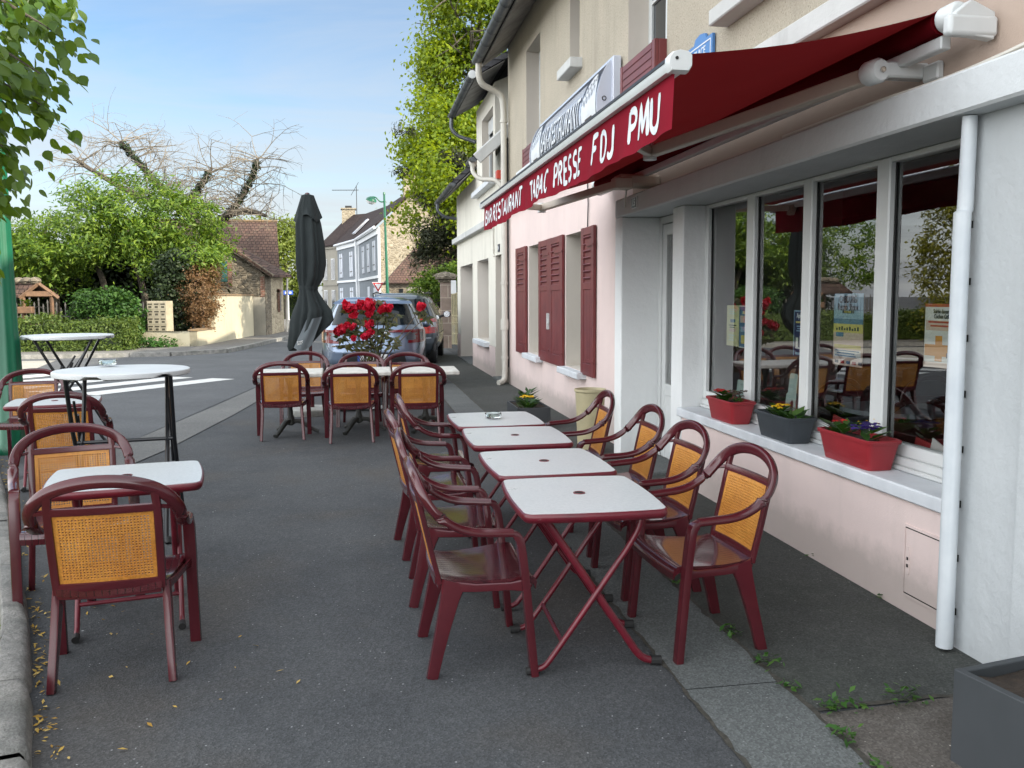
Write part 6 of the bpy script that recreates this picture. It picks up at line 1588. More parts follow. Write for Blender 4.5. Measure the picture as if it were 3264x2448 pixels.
# ================================================================== LEFT SIDE: well, cream wall, cottage
t = thing('garden_well', 'small well with a tiled gable roof on wooden posts behind the hedge', 'well', (-9.35, 27.0, 0))
gx, gy = -9.10, 27.0; ap = 1.98; e = 1.62; hw_ = .46; ln = 2.0; dv = Vector((-.93, .37, 0)); sd = Vector((.93, .37, 0)); sd = Vector((.80, .60, 0)); dv = Vector((-.85, .52, 0))
c0 = Vector((gx, gy, 0)); sd = Vector((.95, .30, 0))
A0 = c0+Vector((0, 0, ap)); m = MB()
for s in (1, -1):
    q0 = c0+sd*hw_*s*1.12+Vector((0, 0, e-.04)); m.extrude([A0, A0+dv*ln, q0+dv*ln, q0], (0, 0, .07))
m.build('roof', 'clay_tile', t)
m = MB()
for k in range(6): m.sphere(A0+dv*(ln*(k+.3)/6)+Vector((0, 0, .07)), .17, 10, 6, (1, 1, .7))
m.build('ridge_tiles', 'rubble_stone', t, smooth=True)
m = MB(); fx = c0-dv*.02
for s in (1, -1): m.sweep([A0-dv*.03+Vector((0, 0, .0)), fx+sd*hw_*s*1.08+Vector((0, 0, e-.06))], .10, .05, dv, 6, .3)
m.sweep([fx+sd*-.34+Vector((0, 0, 1.68)), fx+sd*.34+Vector((0, 0, 1.68))], .16, .07, dv, 6, .3)
m.build('frame', 'old_wood', t)
for s in (1, -1):
    for q in (.05, ln-.15): m = MB(); m.sweep([c0+dv*q+sd*s*.36, c0+dv*q+sd*s*.36+Vector((0, 0, 1.72))], .09, .09, dv, 6, .3); m.build_each('post', 'old_wood', t)
m = MB(); m.lathe([(.55, 0), (.55, .75), (.62, .76), (.62, .85), (.40, .85), (.40, .3)], c0+dv*1.0, 20); m.build('well_ring', 'rubble_stone', t)
t = thing('hanging_basket', 'terracotta planter with green leaves hanging under the well roof', 'planter', (-9.45, 27.05, .9)); m = MB(); m.box(-9.62, -9.22, 26.78, 27.0, 1.12, 1.32, .02); m.build('pot', 'old_wood', t); rosette(t, (-9.42, 26.9, 1.34), 60, .14, .06, .16, .18, 'leaf_elder')
t = thing('garden_wall', 'sunlit cream rendered wall along the pavement with a low stepped end', 'wall', (-4.5, 30, 0)); m = MB()
A_, B_ = Vector((-4.83, 27.25, 0)), Vector((-4.02, 34.45, 0)); dd = (B_-A_).normalized(); nn = Vector((-dd.y, dd.x, 0))
def wallseg(a, b, h0, th=.22): m.extrude([a, b, b+nn*th, a+nn*th], (0, 0, h0))
wallseg(A_, A_+dd*1.9, .56); wallseg(A_+dd*1.9, B_, 1.62)
E_ = Vector((-7.3, 28.15, 0)); m.extrude([A_, A_+nn*.22+dd*.0, E_+Vector((0, .25, 0)), E_], (0, 0, .555)); m.build('wall', 'white_wall', t)
m = MB(); q = A_+dd*1.9-nn*.03; m.extrude([q+Vector((0, 0, 1.62)), B_-nn*.03+Vector((0, 0, 1.62)), B_+nn*.26+Vector((0, 0, 1.62)), q+nn*.29+Vector((0, 0, 1.62))], (0, 0, .06)); m.extrude([A_-nn*.03-dd*.03+Vector((0, 0, .56)), A_+dd*1.9-nn*.03+Vector((0, 0, .56)), A_+dd*1.9+nn*.26+Vector((0, 0, .56)), A_+nn*.26-dd*.03+Vector((0, 0, .56))], (0, 0, .05)); m.build('coping', 'ridge_tile', t)
t = thing('stone_cottage', 'old rubble stone cottage with brown tiled roofs at the bend of the street', 'house', (-4.5, 36, 0))
gyy = 34.6; m = MB(); m.extrude([(-7.3, gyy, 0), (-3.58, gyy, 0), (-3.58, gyy, 2.42), (-5.45, gyy, 3.86), (-7.3, gyy, 2.42)], (0, .3, 0)); m.build('gable_wall', 'rubble_stone', t)
m = MB(); m.extrude([(-3.58, gyy+.3, 0), (-3.585, gyy+.01, 0), (-3.20, 38.2, 0), (-3.3, 38.2, 0)], (0, 0, 2.45)); m.build('street_wall', 'peeled_wall', t)
m = MB(); m.extrude([(-3.575, gyy, 0), (-3.565, gyy, 0), (-3.45, gyy+1.3, 0), (-3.47, gyy+1.3, 0)], (0, 0, 2.40)); m.build('stone_corner', 'rubble_stone', t)
m = MB(); m.box(-4.26, -3.585, gyy-.03, gyy, 0, 1.56, .01); m.build('rendered_panel', 'beige_render', t)
m = MB(); m.box(-4.37, -4.27, gyy-.04, gyy, 0, 1.60); m.build('door', 'green_door', t)
m = MB(); m.box(-5.17, -4.95, gyy-.03, gyy, 2.16, 2.93); m.build('loft_door', 'teal_paint', t)
m = MB(); m.box(-4.94, -4.78, gyy-.02, gyy, 1.95, 2.95); m.build('brick_quoin', 'brick_quoin', t); m = MB(); m.box(-3.75, -3.585, gyy-.02, gyy, 1.58, 2.36); m.build('brick_quoin', 'brick_quoin', t)
m = MB(); m.extrude([(-5.45, gyy-.25, 3.92), (-5.45, 38.0, 3.92), (-2.85, 38.4, 2.40), (-3.28, gyy-.25, 2.32)], (0, 0, .09)); m.extrude([(-5.45, gyy-.25, 3.92), (-5.45, 38.0, 3.92), (-7.6, 38.0, 2.2), (-7.6, gyy-.25, 2.2)], (0, 0, .09)); m.build('roof', 'clay_tile', t)
m = MB(); m.sweep([(-5.5, gyy-.12, 3.93), (-3.25, gyy-.12, 2.36)], .24, .16, (0, 0, 1), 6, .4); m.build('verge', 'rubble_stone', t)
m = MB(); m.prism([(-10.5, 38.3), (-3.46, 38.3), (-4.35, 45.5), (-10.5, 45.5)], 0, 2.6); m.extrude([(-3.50, 38.3, 2.5), (-4.35, 45.5, 2.5), (-3.98, 42, 4.9)], (-.2, 0, 0)); m.build('main_wall', 'white_wall', t)
m = MB(); m.extrude([(-10.8, 38.0, 2.52), (-3.30, 38.0, 2.52), (-3.72, 42, 4.98), (-10.8, 42, 4.98)], (0, -.05, .09)); m.extrude([(-10.8, 46, 2.52), (-4.25, 46, 2.52), (-3.72, 42, 4.98), (-10.8, 42, 4.98)], (0, .05, .09)); m.build('main_roof', 'clay_tile', t)
m = MB(); m.sweep([(-10.8, 42, 5.07), (-3.70, 42, 5.07)], .30, .14, (0, 0, 1), 8); m.build('ridge_tiles', 'ridge_tile', t, smooth=True)
m = MB(); m.tube([(-2.98, 37.6, 2.35), (-3.05, 37.6, .1)], .045, 8); m.build('downpipe', 'pvc_pipe', t); m = MB(); m.box(-3.31, -3.24, 36.9, 37.5, 1.0, 1.75); m.build('window', 'grey_wood', t); m = MB(); m.box(-3.32, -3.23, 36.85, 36.9, .95, 1.85); m.box(-3.32, -3.23, 36.85, 37.6, 1.76, 1.9); m.build('window_trim', 'brick_quoin', t)

# ================================================================== FAR HOUSES
t = thing('blue_house', 'long blue grey rendered house with white shutters and a pale stone gable', 'house', (1, 62, 0))
P1, P2, P3, P4 = Vector((1.30, 58, 0)), Vector((-.05, 71, 0)), Vector((-1.86, 79, 0)), Vector((-3.35, 81.5, 0)); EH = 6.12
def fq(A, B, t0, t1, z0, z1, off, mb):
    n_ = Vector((-(B-A).y, (B-A).x, 0)).normalized(); a, b = A+(B-A)*t0+n_*off, A+(B-A)*t1+n_*off
    mb.extrude([a+Vector((0, 0, z0)), b+Vector((0, 0, z0)), b+Vector((0, 0, z1)), a+Vector((0, 0, z1))], -n_*.12 if off < .2 else -n_*.25)
m = MB(); fq(P1, P2, 0, 1, 0, EH, 0, m); fq(P2, P3, 0, 1, 0, EH, 0, m); m.build('wall', 'blue_render', t)
G2 = P1+Vector((5.0, .5, 0)); GA = P1+Vector((2.35, .25, 8.45))
m = MB(); m.extrude([P1, G2, G2+Vector((0, 0, EH)), GA, P1+Vector((0, 0, EH))], (0, .3, 0)); m.build('gable_wall', 'gable_stone', t)
m = MB(); fq(P1, P2, -.004, .035, 0, EH, .03, m); fq(P1, P2, .95, 1, 0, EH, .04, m); fq(P1, P2, 0, 1, 2.80, 2.98, .10, m); fq(P2, P3, 0, 1, 2.80, 2.98, .10, m); fq(P1, P2, 0, 1, EH-.45, EH-.10, .10, m); fq(P2, P3, 0, 1, EH-.45, EH-.10, .10, m); m.build('white_trim', 'sign_white', t)
R1, R2, R3, R4 = Vector((3.62, 58.0, 8.50)), Vector((2.35, 71.5, 8.75)), Vector((.7, 80, 8.9)), Vector((-.75, 82, 8.95))
def oz(p, z, d=.25): return Vector((p.x-d, p.y-.05, z))
E1, E2, E3, E4 = oz(P1, EH-.05), oz(P2, EH-.05), oz(P3, EH-.05), oz(P4, EH-.05)
E1.y -= .2; R1.y -= .1
m = MB(); m.extrude([E1, E2, R2, R1], (0, 0, .14)); m.extrude([E2, E3, R3, R2], (0, 0, .14)); m.extrude([R1, R2, R2+Vector((3, .4, -2.6)), R1+Vector((3, .4, -2.6))], (0, 0, .14)); m.build('roof', 'dark_tile', t)
m = MB(); m.tube([E1+Vector((-.02, 0, .02)), E2+Vector((-.02, 0, .02)), E3+Vector((-.02, 0, .02))], .10, 8); m.tube([P2+Vector((-.2, -.3, EH)), P2+Vector((-.12, -.25, .3))], .08, 8); m.build('gutter', 'sign_white', t)
for (A, B, ts, zz) in ((P1, P2, (.18, .44, .70), ((3.35, 5.35),)), (P2, P3, (.30, .80), ((3.25, 5.30), (.5, 2.35)))):
    for tt in ts:
        for z0, z1 in zz:
            L_ = (B-A).length; hw2 = .62/L_; m = MB(); fq(A, B, tt-hw2, tt+hw2, z0, z1, .06, m); sh = m.build('shutter', 'shutter_white', t); m = MB(); fq(A, B, tt-.02/L_, tt+.02/L_, z0, z1, .075, m)
            for q in (.18, .80): fq(A, B, tt-hw2*.7, tt+hw2*.7, z0+(z1-z0)*q, z0+(z1-z0)*q+.07, .075, m)
            m.build('hinge', 'iron', sh)
m = MB(); fq(P1, P2, .10, .22, 0, 2.2, .05, m); m.build('front_door', 'shutter_white', t); m = MB(); fq(P1, P2, .40, .50, .6, 2.3, .05, m); m.build('window', 'shutter_white', t)
a = (R1+R2)/2
m = MB(); c = R1+Vector((-.05, 1.2, .3)); m.box(c.x-.55, c.x+.75, c.y-.6, c.y+.6, c.z-1.0, c.z+1.15); m.box(c.x-.65, c.x+.85, c.y-.7, c.y+.7, c.z+1.05, c.z+1.2); ck = m.build('chimney', 'gable_stone', t); m = MB(); m.lathe([(.16, 1.2), (.14, 1.6), (.26, 1.65), (.26, 1.7)], c, 10); m.build('chimney_pot', 'dark_metal', ck)
m = MB(); f = E2+(R2-E2)*.42; g_ = (R2-E2).normalized(); al = (E3-E2).normalized(); n3 = g_.cross(al); n3 = n3 if n3.z > 0 else -n3
m.obox(f+al*2.2+n3*.20, .85, .42, .06, g_, al); m.build('roof_window', 'tail_white', t)
t = thing('beige_house', 'weathered beige terraced house with tall narrow windows left of the blue one', 'house', (-2.6, 80, 0)); m = MB(); P3b = P3; fq(P3b, P4, 0, 1, 0, EH, 0, m); m.extrude([P4, P4+Vector((2.5, 4, 0)), P4+Vector((2.5, 4, EH)), P4+Vector((0, 0, EH))], (.1, .1, 0)); m.build('wall', 'beige_render', t)
m = MB(); m.extrude([E3, E4, R4, R3], (0, 0, .14)); m.build('roof', 'dark_tile', t); m = MB(); fq(P3, P4, 0, 1, 2.6, 2.75, .08, m); fq(P3, P4, 0, 1, EH-.25, EH-.05, .12, m); m.build('cornice', 'beige_render', t)
for tt in (.28, .76):
    for z0, z1 in ((3.1, 5.0), (.2, 2.2)): m = MB(); fq(P3, P4, tt-.11, tt+.11, z0, z1, .05, m); w_ = m.build('window', 'cornice_paint', t); m = MB(); fq(P3, P4, tt-.08, tt+.08, z0+.08, z1-.08, .07, m); m.build('pane', 'dark_pane', w_)
m = MB(); c = R4+Vector((-.1, 0, -.1)); m.box(c.x-.6, c.x+.6, c.y-.5, c.y+.5, c.z-.7, c.z+.75); m.box(c.x-.7, c.x+.7, c.y-.6, c.y+.6, c.z+.7, c.z+.82); ck = m.build('chimney', 'gable_stone', t); m = MB(); m.box(c.x-.3, c.x+.3, c.y-.2, c.y+.2, c.z+.82, c.z+1.05); m.build('chimney_cap', 'dark_metal', ck)
m = MB(); c = c+Vector((.75, 0, 0)); m.tube([c+Vector((0, 0, -.6)), c+Vector((0, 0, 2.9))], .035, 5); m.tube([c+Vector((-2.2, 0, 2.45)), c+Vector((.2, 0, 2.5))], .03, 5)
for k in range(9): m.tube([c+Vector((-2.1+.24*k, -.25, 2.45)), c+Vector((-2.1+.24*k, .25, 2.45))], .015, 4)
m.tube([c+Vector((-.5, 0, 2.0)), c+Vector((.2, 0, 3.2))], .02, 4); m.build('aerial', 'dark_metal', t)
t = thing('small_outbuilding', 'low stone outbuilding with brown hipped tile roof under the dark conifer', 'house', (3.0, 50, 0)); m = MB(); m.box(1.6, 7, 48, 54, 0, 2.35); m.build('wall', 'rubble_stone', t); m = MB(); m.add([(1.35, 47.7, 2.3), (7.3, 47.7, 2.3), (7.3, 54.3, 2.3), (1.35, 54.3, 2.3), (3.2, 51, 4.4), (5.5, 51, 4.4)], [(0, 1, 5, 4), (1, 2, 5), (2, 3, 4, 5), (3, 0, 4)]); m.build('roof', 'clay_tile', t); m = MB(); m.box(2.15, 2.35, 47.96, 48, .9, 2.0); m.build('window', 'dark_pane', t); m = MB(); m.box(2.6, 3.9, 47.97, 48, .2, 2.1); m.build('door', 'beige_render', t)
t = thing('white_house', 'white house across the square reflected in the shop window', 'house', (-24, 22, 0)); m = MB(); m.box(-30, -22, 16, 27, 0, 5.6); m.build('wall', 'white_paint', t); m = MB(); m.extrude([(-30.4, 15.7, 5.5), (-21.6, 15.7, 5.5), (-26, 15.7, 8.6)], (0, 11.6, 0)); m.build('roof', 'dark_tile', t)
for y in (18, 21, 24): m = MB(); m.box(-22.03, -21.98, y, y+1.1, 2.9, 4.6); w_ = m.build('window', 'red_shutter', t)

# ================================================================== VEGETATION
def tree(label, cat, name, base, ell, nc, per, spread, L, Wd, mat, group=None, shell=.55, var=.35, droop=None):
    t = thing(name, label, cat, base, 0, group); C, N = cluster_points(ell, nc, per, spread, shell)
    keep = C[:, 2] > base[2]+.02
    leaves('foliage', C[keep], N[keep], L, Wd, mat, t, var, .12, droop); return t
def lump(cx, cy, cz, rx, ry, rz, n, k=.55):
    """main ellipsoid broken into bulges"""
    out = [(cx, cy, cz, rx*.78, ry*.78, rz*.78, .7)]
    for _ in range(n):
        d = unit(RNG.normal(size=3)); s = random.uniform(.28, .45); out.append((cx+d[0]*rx*.72, cy+d[1]*ry*.72, cz+d[2]*rz*.72, rx*s, ry*s, rz*s))
    return out
# big leafy elder mass
ell = [(-9.9, 31, 3.0, 1.2, 1.4, 1.35), (-8.9, 30.6, 3.9, 1.3, 1.5, 1.35), (-8.0, 31, 4.4, 1.2, 1.4, 1.25), (-7.0, 30.6, 4.4, 1.35, 1.4, 1.3), (-6.1, 30.7, 4.1, 1.25, 1.3, 1.25), (-5.4, 31, 3.8, .95, 1.2, 1.1), (-8.9, 29.7, 3.35, 1.0, .8, .75), (-7.6, 29.6, 3.5, 1.0, .8, .8), (-6.4, 29.7, 3.2, .85, .7, .9), (-9.9, 29.9, 2.8, .9, .8, .75), (-5.7, 29.9, 2.5, .6, .6, .8), (-6.9, 29.7, 2.5, .5, .5, .5), (-10.8, 31, 3.1, 1.2, 1.3, 1.2), (-12.4, 30, 3.2, 1.6, 1.5, 1.6), (-4.9, 31.4, 3.1, .6, .8, .7)]
t = tree('large spreading light green elder filling the garden behind the hedge', 'tree', 'elder_tree', (-7.8, 31, 0), ell, 640, 50, .20, .16, .055, 'leaf_elder', shell=.66, droop=.5)
m = MB()
for x in (-8.6, -7.4, -6.3, -10.2): m.tube(smoothpath([(x, 31.4, 0), (x+.2, 31.3, 1.6), (x-.1, 31, 3.2), (x+.3, 30.9, 4.2)], 3), [.14, .13, .12, .11, .10, .09, .08, .07, .06, .05][:10], 7)
m.build('trunk', 'bark', t, smooth=True)
# dark shrub wall under it
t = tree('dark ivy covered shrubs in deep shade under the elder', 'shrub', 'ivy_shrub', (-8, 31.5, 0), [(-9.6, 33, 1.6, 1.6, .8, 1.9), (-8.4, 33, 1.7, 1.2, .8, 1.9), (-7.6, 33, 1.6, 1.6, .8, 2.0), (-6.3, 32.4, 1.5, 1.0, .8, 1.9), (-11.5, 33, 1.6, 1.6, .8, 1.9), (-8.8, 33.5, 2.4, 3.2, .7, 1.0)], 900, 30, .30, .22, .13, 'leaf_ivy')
# bare ivy clad tree behind
random.seed(5)
t = thing('bare_tree', 'bare drooping tree with ivy clad limbs above the elder', 'tree', (-6.3, 36, 0)); m = MB()
m.tube(smoothpath([(-6.3, 36, 0), (-6.2, 36, 2.5), (-5.9, 35.9, 4.2)], 4), [.30, .28, .26, .25, .24, .22, .21, .2, .19], 9)
limbs = [[(-5.9, 35.9, 4.0), (-6.6, 35.6, 5.0), (-7.6, 35.4, 6.0), (-8.4, 35.2, 7.0), (-8.7, 35.1, 7.4)], [(-5.9, 35.9, 4.2), (-5.0, 35.6, 4.8), (-4.4, 35.4, 5.5), (-3.9, 35.2, 6.4), (-3.75, 35.1, 6.9)], [(-6.0, 36, 4.2), (-6.4, 36, 5.2), (-6.0, 36, 6.0), (-5.6, 36, 6.6)], [(-6.6, 35.6, 5.0), (-8.2, 35.6, 5.4), (-9.6, 35.6, 6.2), (-10.4, 35.6, 6.7)], [(-5.0, 35.6, 4.8), (-4.2, 35.3, 4.9), (-3.5, 35.2, 4.7)]]
tw = MB()
for li_, lb_ in enumerate(limbs):
    P = smoothpath(lb_, 4); n_ = len(P); m.tube(P, [.17-.12*i/n_ for i in range(n_)], 7)
    for i in range(3, n_):
        for _ in range(3 if li_ != 4 else 2):
            a = random.random()*2*PI; d = Vector((math.cos(a), .5*math.sin(a), random.uniform(-.05, .75)))
            branch(tw, P[i], d, random.uniform(.9, 1.7), .024, 2, .20, .10, 3, 4)
m.build('trunk', 'bark', t, smooth=True); tw.build('branches', 'bark_pale', t)
C = []; N = []
for lb_ in limbs[:3]:
    P = smoothpath(lb_, 10)
    for p in P[6:int(len(P)*.9)]:
        for _ in range(26): d = unit(RNG.normal(size=3)); C.append(np.array(p)+d*random.uniform(.05, .21)); N.append(d)
leaves('ivy', C, N, .12, .09, 'leaf_ivy', t, .3)
# brown dying hedge with dark ivy flank, on the low wall
t = thing('brown_hedge', 'half dead brown clipped hedge bulging over the cream wall', 'hedge', (-5.0, 28.6, 0))
C, N = cluster_points([(-4.95, 28.7, 1.75, .62, .8, 1.0), (-4.9, 28.7, 1.1, .40, .7, .55), (-5.0, 28.9, 2.35, .60, .7, .55)], 330, 34, .10, .62); leaves('foliage', C, N, .075, .028, 'leaf_brown', t, .4)
C, N = cluster_points([(-5.75, 28.9, 1.7, .62, .7, 1.15), (-5.6, 28.8, 2.5, .7, .7, .55)], 260, 30, .13, .6); leaves('foliage', C, N, .10, .06, 'leaf_ivy', t, .4)
C, N = cluster_points([(-5.0, 28.8, 2.75, .75, .6, .32)], 70, 26, .14, .5); leaves('foliage', C, N, .12, .05, 'leaf_elder', t, .4)
m = MB(); m.tube([(-5.2, 28.8, .4), (-5.1, 28.8, 2.2)], .06, 6); m.tube([(-4.9, 28.7, .5), (-4.85, 28.7, 2.0)], .05, 6); m.build('trunk', 'bark', t)
# hedge and shrubs
def hedge(label, x0, x1, y, h, dep, nc, grp=None, mat='leaf_hedge'):
    t = thing('low_hedge', label, 'hedge', ((x0+x1)/2, y, 0), 0, grp); C = []; N = []
    for _ in range(nc):
        u = random.random(); x = x0+(x1-x0)*u; hh = h*(.88+.08*math.sin(x*1.9)+.07*math.sin(x*4.3+1)); f = random.random()
        if f < .42: p = (x, y-dep*random.uniform(-1, 1), hh); n_ = (0, 0, 1)
        elif f < .85: p = (x, y-dep-.05*math.sin(x*3), hh*random.random()); n_ = (0, -1, .2)
        else: p = (random.choice((x0, x1)), y+dep*random.uniform(-1, 1), hh*random.random()); n_ = (1 if p[0] == x1 else -1, 0, .2)
        for _ in range(16): C.append(np.array(p)+RNG.normal(size=3)*np.array([.10, .07, .06])); N.append(np.array(n_)+RNG.normal(size=3)*.55)
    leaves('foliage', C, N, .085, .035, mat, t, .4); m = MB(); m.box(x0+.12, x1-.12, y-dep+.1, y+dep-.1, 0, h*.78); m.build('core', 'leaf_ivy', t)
    return t
hedge('low clipped green hedge along the far pavement', -13.5, -6.45, 26.2, 1.02, .62, 1500)
def shrub(label, cx, cy, h, r, mat='leaf_shrub', nc=190, L=.11, Wd=.055, name='round_shrub'):
    t = tree(label, 'shrub', name, (cx, cy, 0), lump(cx, cy, h*.55, r, r*.8, h*.47, 7), nc, 26, .12, L, Wd, mat, None, .6); m = MB()
    for k in range(4): m.tube([(cx+random.uniform(-.15, .15), cy, 0), (cx+random.uniform(-.4, .4)*r, cy+random.uniform(-.2, .2), h*.6)], .025, 5)
    m.build('stem', 'bark', t); return t
t = tree('round topped dark green shrub standing in front of the iron railing', 'shrub', 'round_shrub', (-7.75, 27.8, 0), [(-7.75, 27.8, 1.38, .72, .55, .40), (-7.4, 27.8, 1.2, .40, .4, .32), (-8.15, 27.8, 1.25, .40, .4, .30), (-7.7, 27.6, 1.55, .5, .4, .25)], 190, 26, .10, .10, .048, 'leaf_shrub'); m = MB()
for k in range(5): m.tube([(-7.75, 27.8, 0), (-7.75+.16*(k-2), 27.8, 1.2)], .02, 5)
m.build('stem', 'bark', t)
shrub('tall rounded ivy green shrub beside the letter boxes', -6.95, 27.7, 1.72, .58, 'leaf_shrub', 240, .11, .075)
t = tree('low leafy ground plant at the foot of the letter boxes', 'plant', 'ground_plant', (-6.1, 26.9, .1), [(-6.2, 26.9, .2, .55, .3, .18), (-5.7, 27.1, .18, .35, .2, .16)], 60, 22, .08, .09, .045, 'leaf_pot')
# conifer seen only in the window reflection and trees further round the square
t = tree('golden conifer across the square reflected in the shop window', 'tree', 'golden_conifer', (-12.5, 24.0, 0), [(-12.5, 24, 1.6, 1.5, 1.5, 1.6), (-12.5, 24, 3.2, 1.25, 1.25, 1.5), (-12.5, 24, 4.7, .8, .8, 1.2)], 300, 26, .2, .16, .06, 'leaf_thuja'); m = MB(); m.tube([(-12.5, 24, 0), (-12.5, 24, 4)], .12, 7); m.build('trunk', 'bark', t)
hedge('clipped hedge across the square reflected in the window', -20, -14, 25, 1.3, .6, 500)
t = tree('pale green tree rising behind the stone cottage', 'tree', 'pale_tree', (-5.2, 62, 0), lump(-4.9, 62, 4.0, 2.0, 2.0, 3.0, 8)+[(-5.3, 62, 5.8, 1.0, 1.2, 1.3), (-7.0, 62, 5.5, 1.6, 1.2, 1.6), (-9.5, 60, 5, 2, 1.5, 2)], 520, 26, .32, .24, .12, 'leaf_far'); m = MB(); m.tube([(-5.0, 62, 0), (-5.0, 62, 4.5)], .16, 7); m.build('trunk', 'bark', t)
hedge('trimmed hedge beyond the stone cottage beside the road', -9, -3.9, 64, 2.3, .6, 420)
# right side: tall lime tree, dark conifer, hedge behind the pillar
def colm(x, y, z, rx, rz, n): return lump(x, y, z, rx, rx, rz, n)
ell = colm(4.0, 31, 4.6, 1.7, 1.7, 8)+colm(3.6, 31, 6.6, 2.1, 2.0, 9)+colm(3.9, 31.2, 9.0, 1.9, 2.2, 9)+colm(4.3, 31.2, 11.4, 1.9, 2.2, 8)+colm(5.0, 31.5, 13.6, 1.5, 1.8, 6)+[(2.15, 30.6, 5.6, .55, .6, .7), (2.0, 30.7, 6.9, .55, .6, .6), (2.35, 30.7, 8.2, .5, .6, .6), (2.75, 30.8, 9.6, .5, .6, .7), (1.75, 30.6, 4.2, .35, .5, .5), (2.6, 30.3, 3.5, .55, .6, .5), (2.75, 27.9, 5.0, .7, .5, .65), (2.3, 28.2, 5.7, .65, .5, .7), (3.3, 28.0, 4.7, .6, .5, .8), (3.5, 28.0, 3.8, .45, .5, .6), (6.0, 31.5, 8.5, 1.4, 1.5, 3.5)]
t = tree('tall yellow green lime tree rising behind the attached house', 'tree', 'lime_tree', (4.1, 31.2, 0), ell, 1750, 34, .27, .15, .10, 'leaf_lime', shell=.55)
m = MB(); m.tube(smoothpath([(4.1, 31.2, 0), (4.0, 31.2, 4), (4.2, 31.2, 8), (4.4, 31.3, 12)], 4), [.28-.018*i for i in range(13)], 9)
for z in (3.2, 4.4, 5.5, 6.8, 8.0, 9.2, 10.5):
    for k in range(4):
        a = random.random()*6.3; branch(m, (4.1, 31.2, z), (math.cos(a), math.sin(a), .75), 1.9, .06, 1, .15, 0, 3, 5)
m.build('trunk', 'bark', t, smooth=True)
ell = []
for k in range(46):
    z = random.uniform(1.2, 6.3); r = 1.75*(1-(z-1.0)/7.2); a = random.uniform(PI*.75, 2.2*PI) ; rr = r*random.uniform(.35, 1.05); ell.append((3.3+rr*math.cos(a)*1.02, 28.9+rr*math.sin(a)*.8, z-.15*rr, .42, .42, .20))
ell += [(3.3, 29, 2.2, 1.0, .9, 1.2, 2.5), (3.3, 29, 4.0, .75, .7, 1.3, 2.0), (1.75, 28.6, 2.72, .34, .3, .13), (2.0, 28.6, 2.6, .4, .3, .18), (2.05, 28.6, 3.9, .34, .3, .2), (2.25, 28.6, 4.7, .34, .3, .22), (1.5, 28.9, 5.6, .25, .3, .12), (1.6, 28.9, 6.9, .3, .3, .14)]
t = tree('dark drooping conifer in front of the lime tree', 'tree', 'dark_conifer', (3.3, 29, 0), ell, 900, 30, .14, .15, .035, 'leaf_conifer', shell=.35, droop=1.1); m = MB(); m.tube([(3.3, 29, 0), (3.3, 29, 6.3)], [.2, .05], 7); m.build('trunk', 'bark', t)
t = tree('sunlit yellow green shrub spilling over behind the gate pillar', 'shrub', 'pillar_shrub', (2.3, 27.6, 0), [(2.0, 27.4, 1.7, .50, .4, .5), (2.5, 27.5, 2.05, .6, .4, .40), (3.1, 27.5, 2.35, .6, .4, .32), (1.85, 27.5, 1.1, .40, .4, .6), (1.95, 27.3, 2.05, .25, .3, .25)], 190, 26, .10, .10, .05, 'leaf_elder'); m = MB(); m.tube([(2.3, 27.6, 0), (2.3, 27.6, 1.8)], .05, 6); m.build('stem', 'bark', t)
t = thing('neighbour_wall', 'shaded stone garden wall behind the parked cars and gate', 'wall', (4, 30, 0)); m = MB(); m.box(3.1, 3.3, 22.7, 25.2, 0, 1.9); m.build('wall', 'rubble_stone', t)
# near tree at the left edge, rounded leaves
random.seed(21)
t = thing('near_tree', 'leafy branches with rounded green leaves hanging in from the upper left corner', 'tree', (-3.7, 4.9, .06)); m = MB(); m.tube(smoothpath([(-3.7, 4.9, 0), (-3.65, 4.9, 1.4), (-3.55, 5.0, 2.6), (-3.4, 5.1, 4.2)], 4), [.13-.006*i for i in range(13)], 9); V = []; F = []; tips = []
def nearleaf(p, d, nrm, L):
    d = unit(np.array(d)); nrm = np.array(nrm); nrm = unit(nrm-d*(nrm@d)); s = np.cross(nrm, d); w = L*.80; k = len(V)
    pr = [(0, 0, 0), (.10, .30, .02), (.32, .48, .05), (.60, .42, .05), (.84, .20, .02), (1.06, 0, -.05)]
    for a, b, c in pr: V.append(np.array(p)+d*a*L+s*b*w+nrm*c*L)
    for a, b, c in pr[1:-1]: V.append(np.array(p)+d*a*L-s*b*w+nrm*c*L)
    for a in (.30, .62): V.append(np.array(p)+d*a*L-nrm*.02*L)
    for f in ((0, 1, 2, 10), (10, 2, 3, 11), (11, 3, 4, 5), (0, 10, 7, 6), (10, 11, 8, 7), (11, 5, 9, 8)): F.append(tuple(k+q for q in f))
sprays = [((-3.2, 5.3, 3.6), (-1.62, 5.45, 3.02)), ((-3.1, 5.2, 3.3), (-1.70, 5.35, 2.78)), ((-3.2, 5.2, 3.1), (-1.72, 5.3, 2.62)), ((-3.2, 5.3, 2.9), (-1.93, 5.4, 2.38)), ((-3.2, 5.4, 3.9), (-1.70, 5.6, 3.25)), ((-3.2, 5.2, 2.7), (-1.98, 5.35, 2.18)), ((-3.3, 5.5, 4.1), (-1.85, 5.8, 3.5)), ((-3.2, 5.6, 3.4), (-2.0, 5.9, 2.9)), ((-3.1, 5.0, 3.0), (-1.85, 5.0, 2.75)), ((-3.3, 5.0, 2.6), (-2.15, 5.4, 1.78)), ((-3.3, 5.6, 3.0), (-2.15, 5.8, 2.45)), ((-3.2, 5.7, 3.7), (-1.95, 5.9, 3.25))]
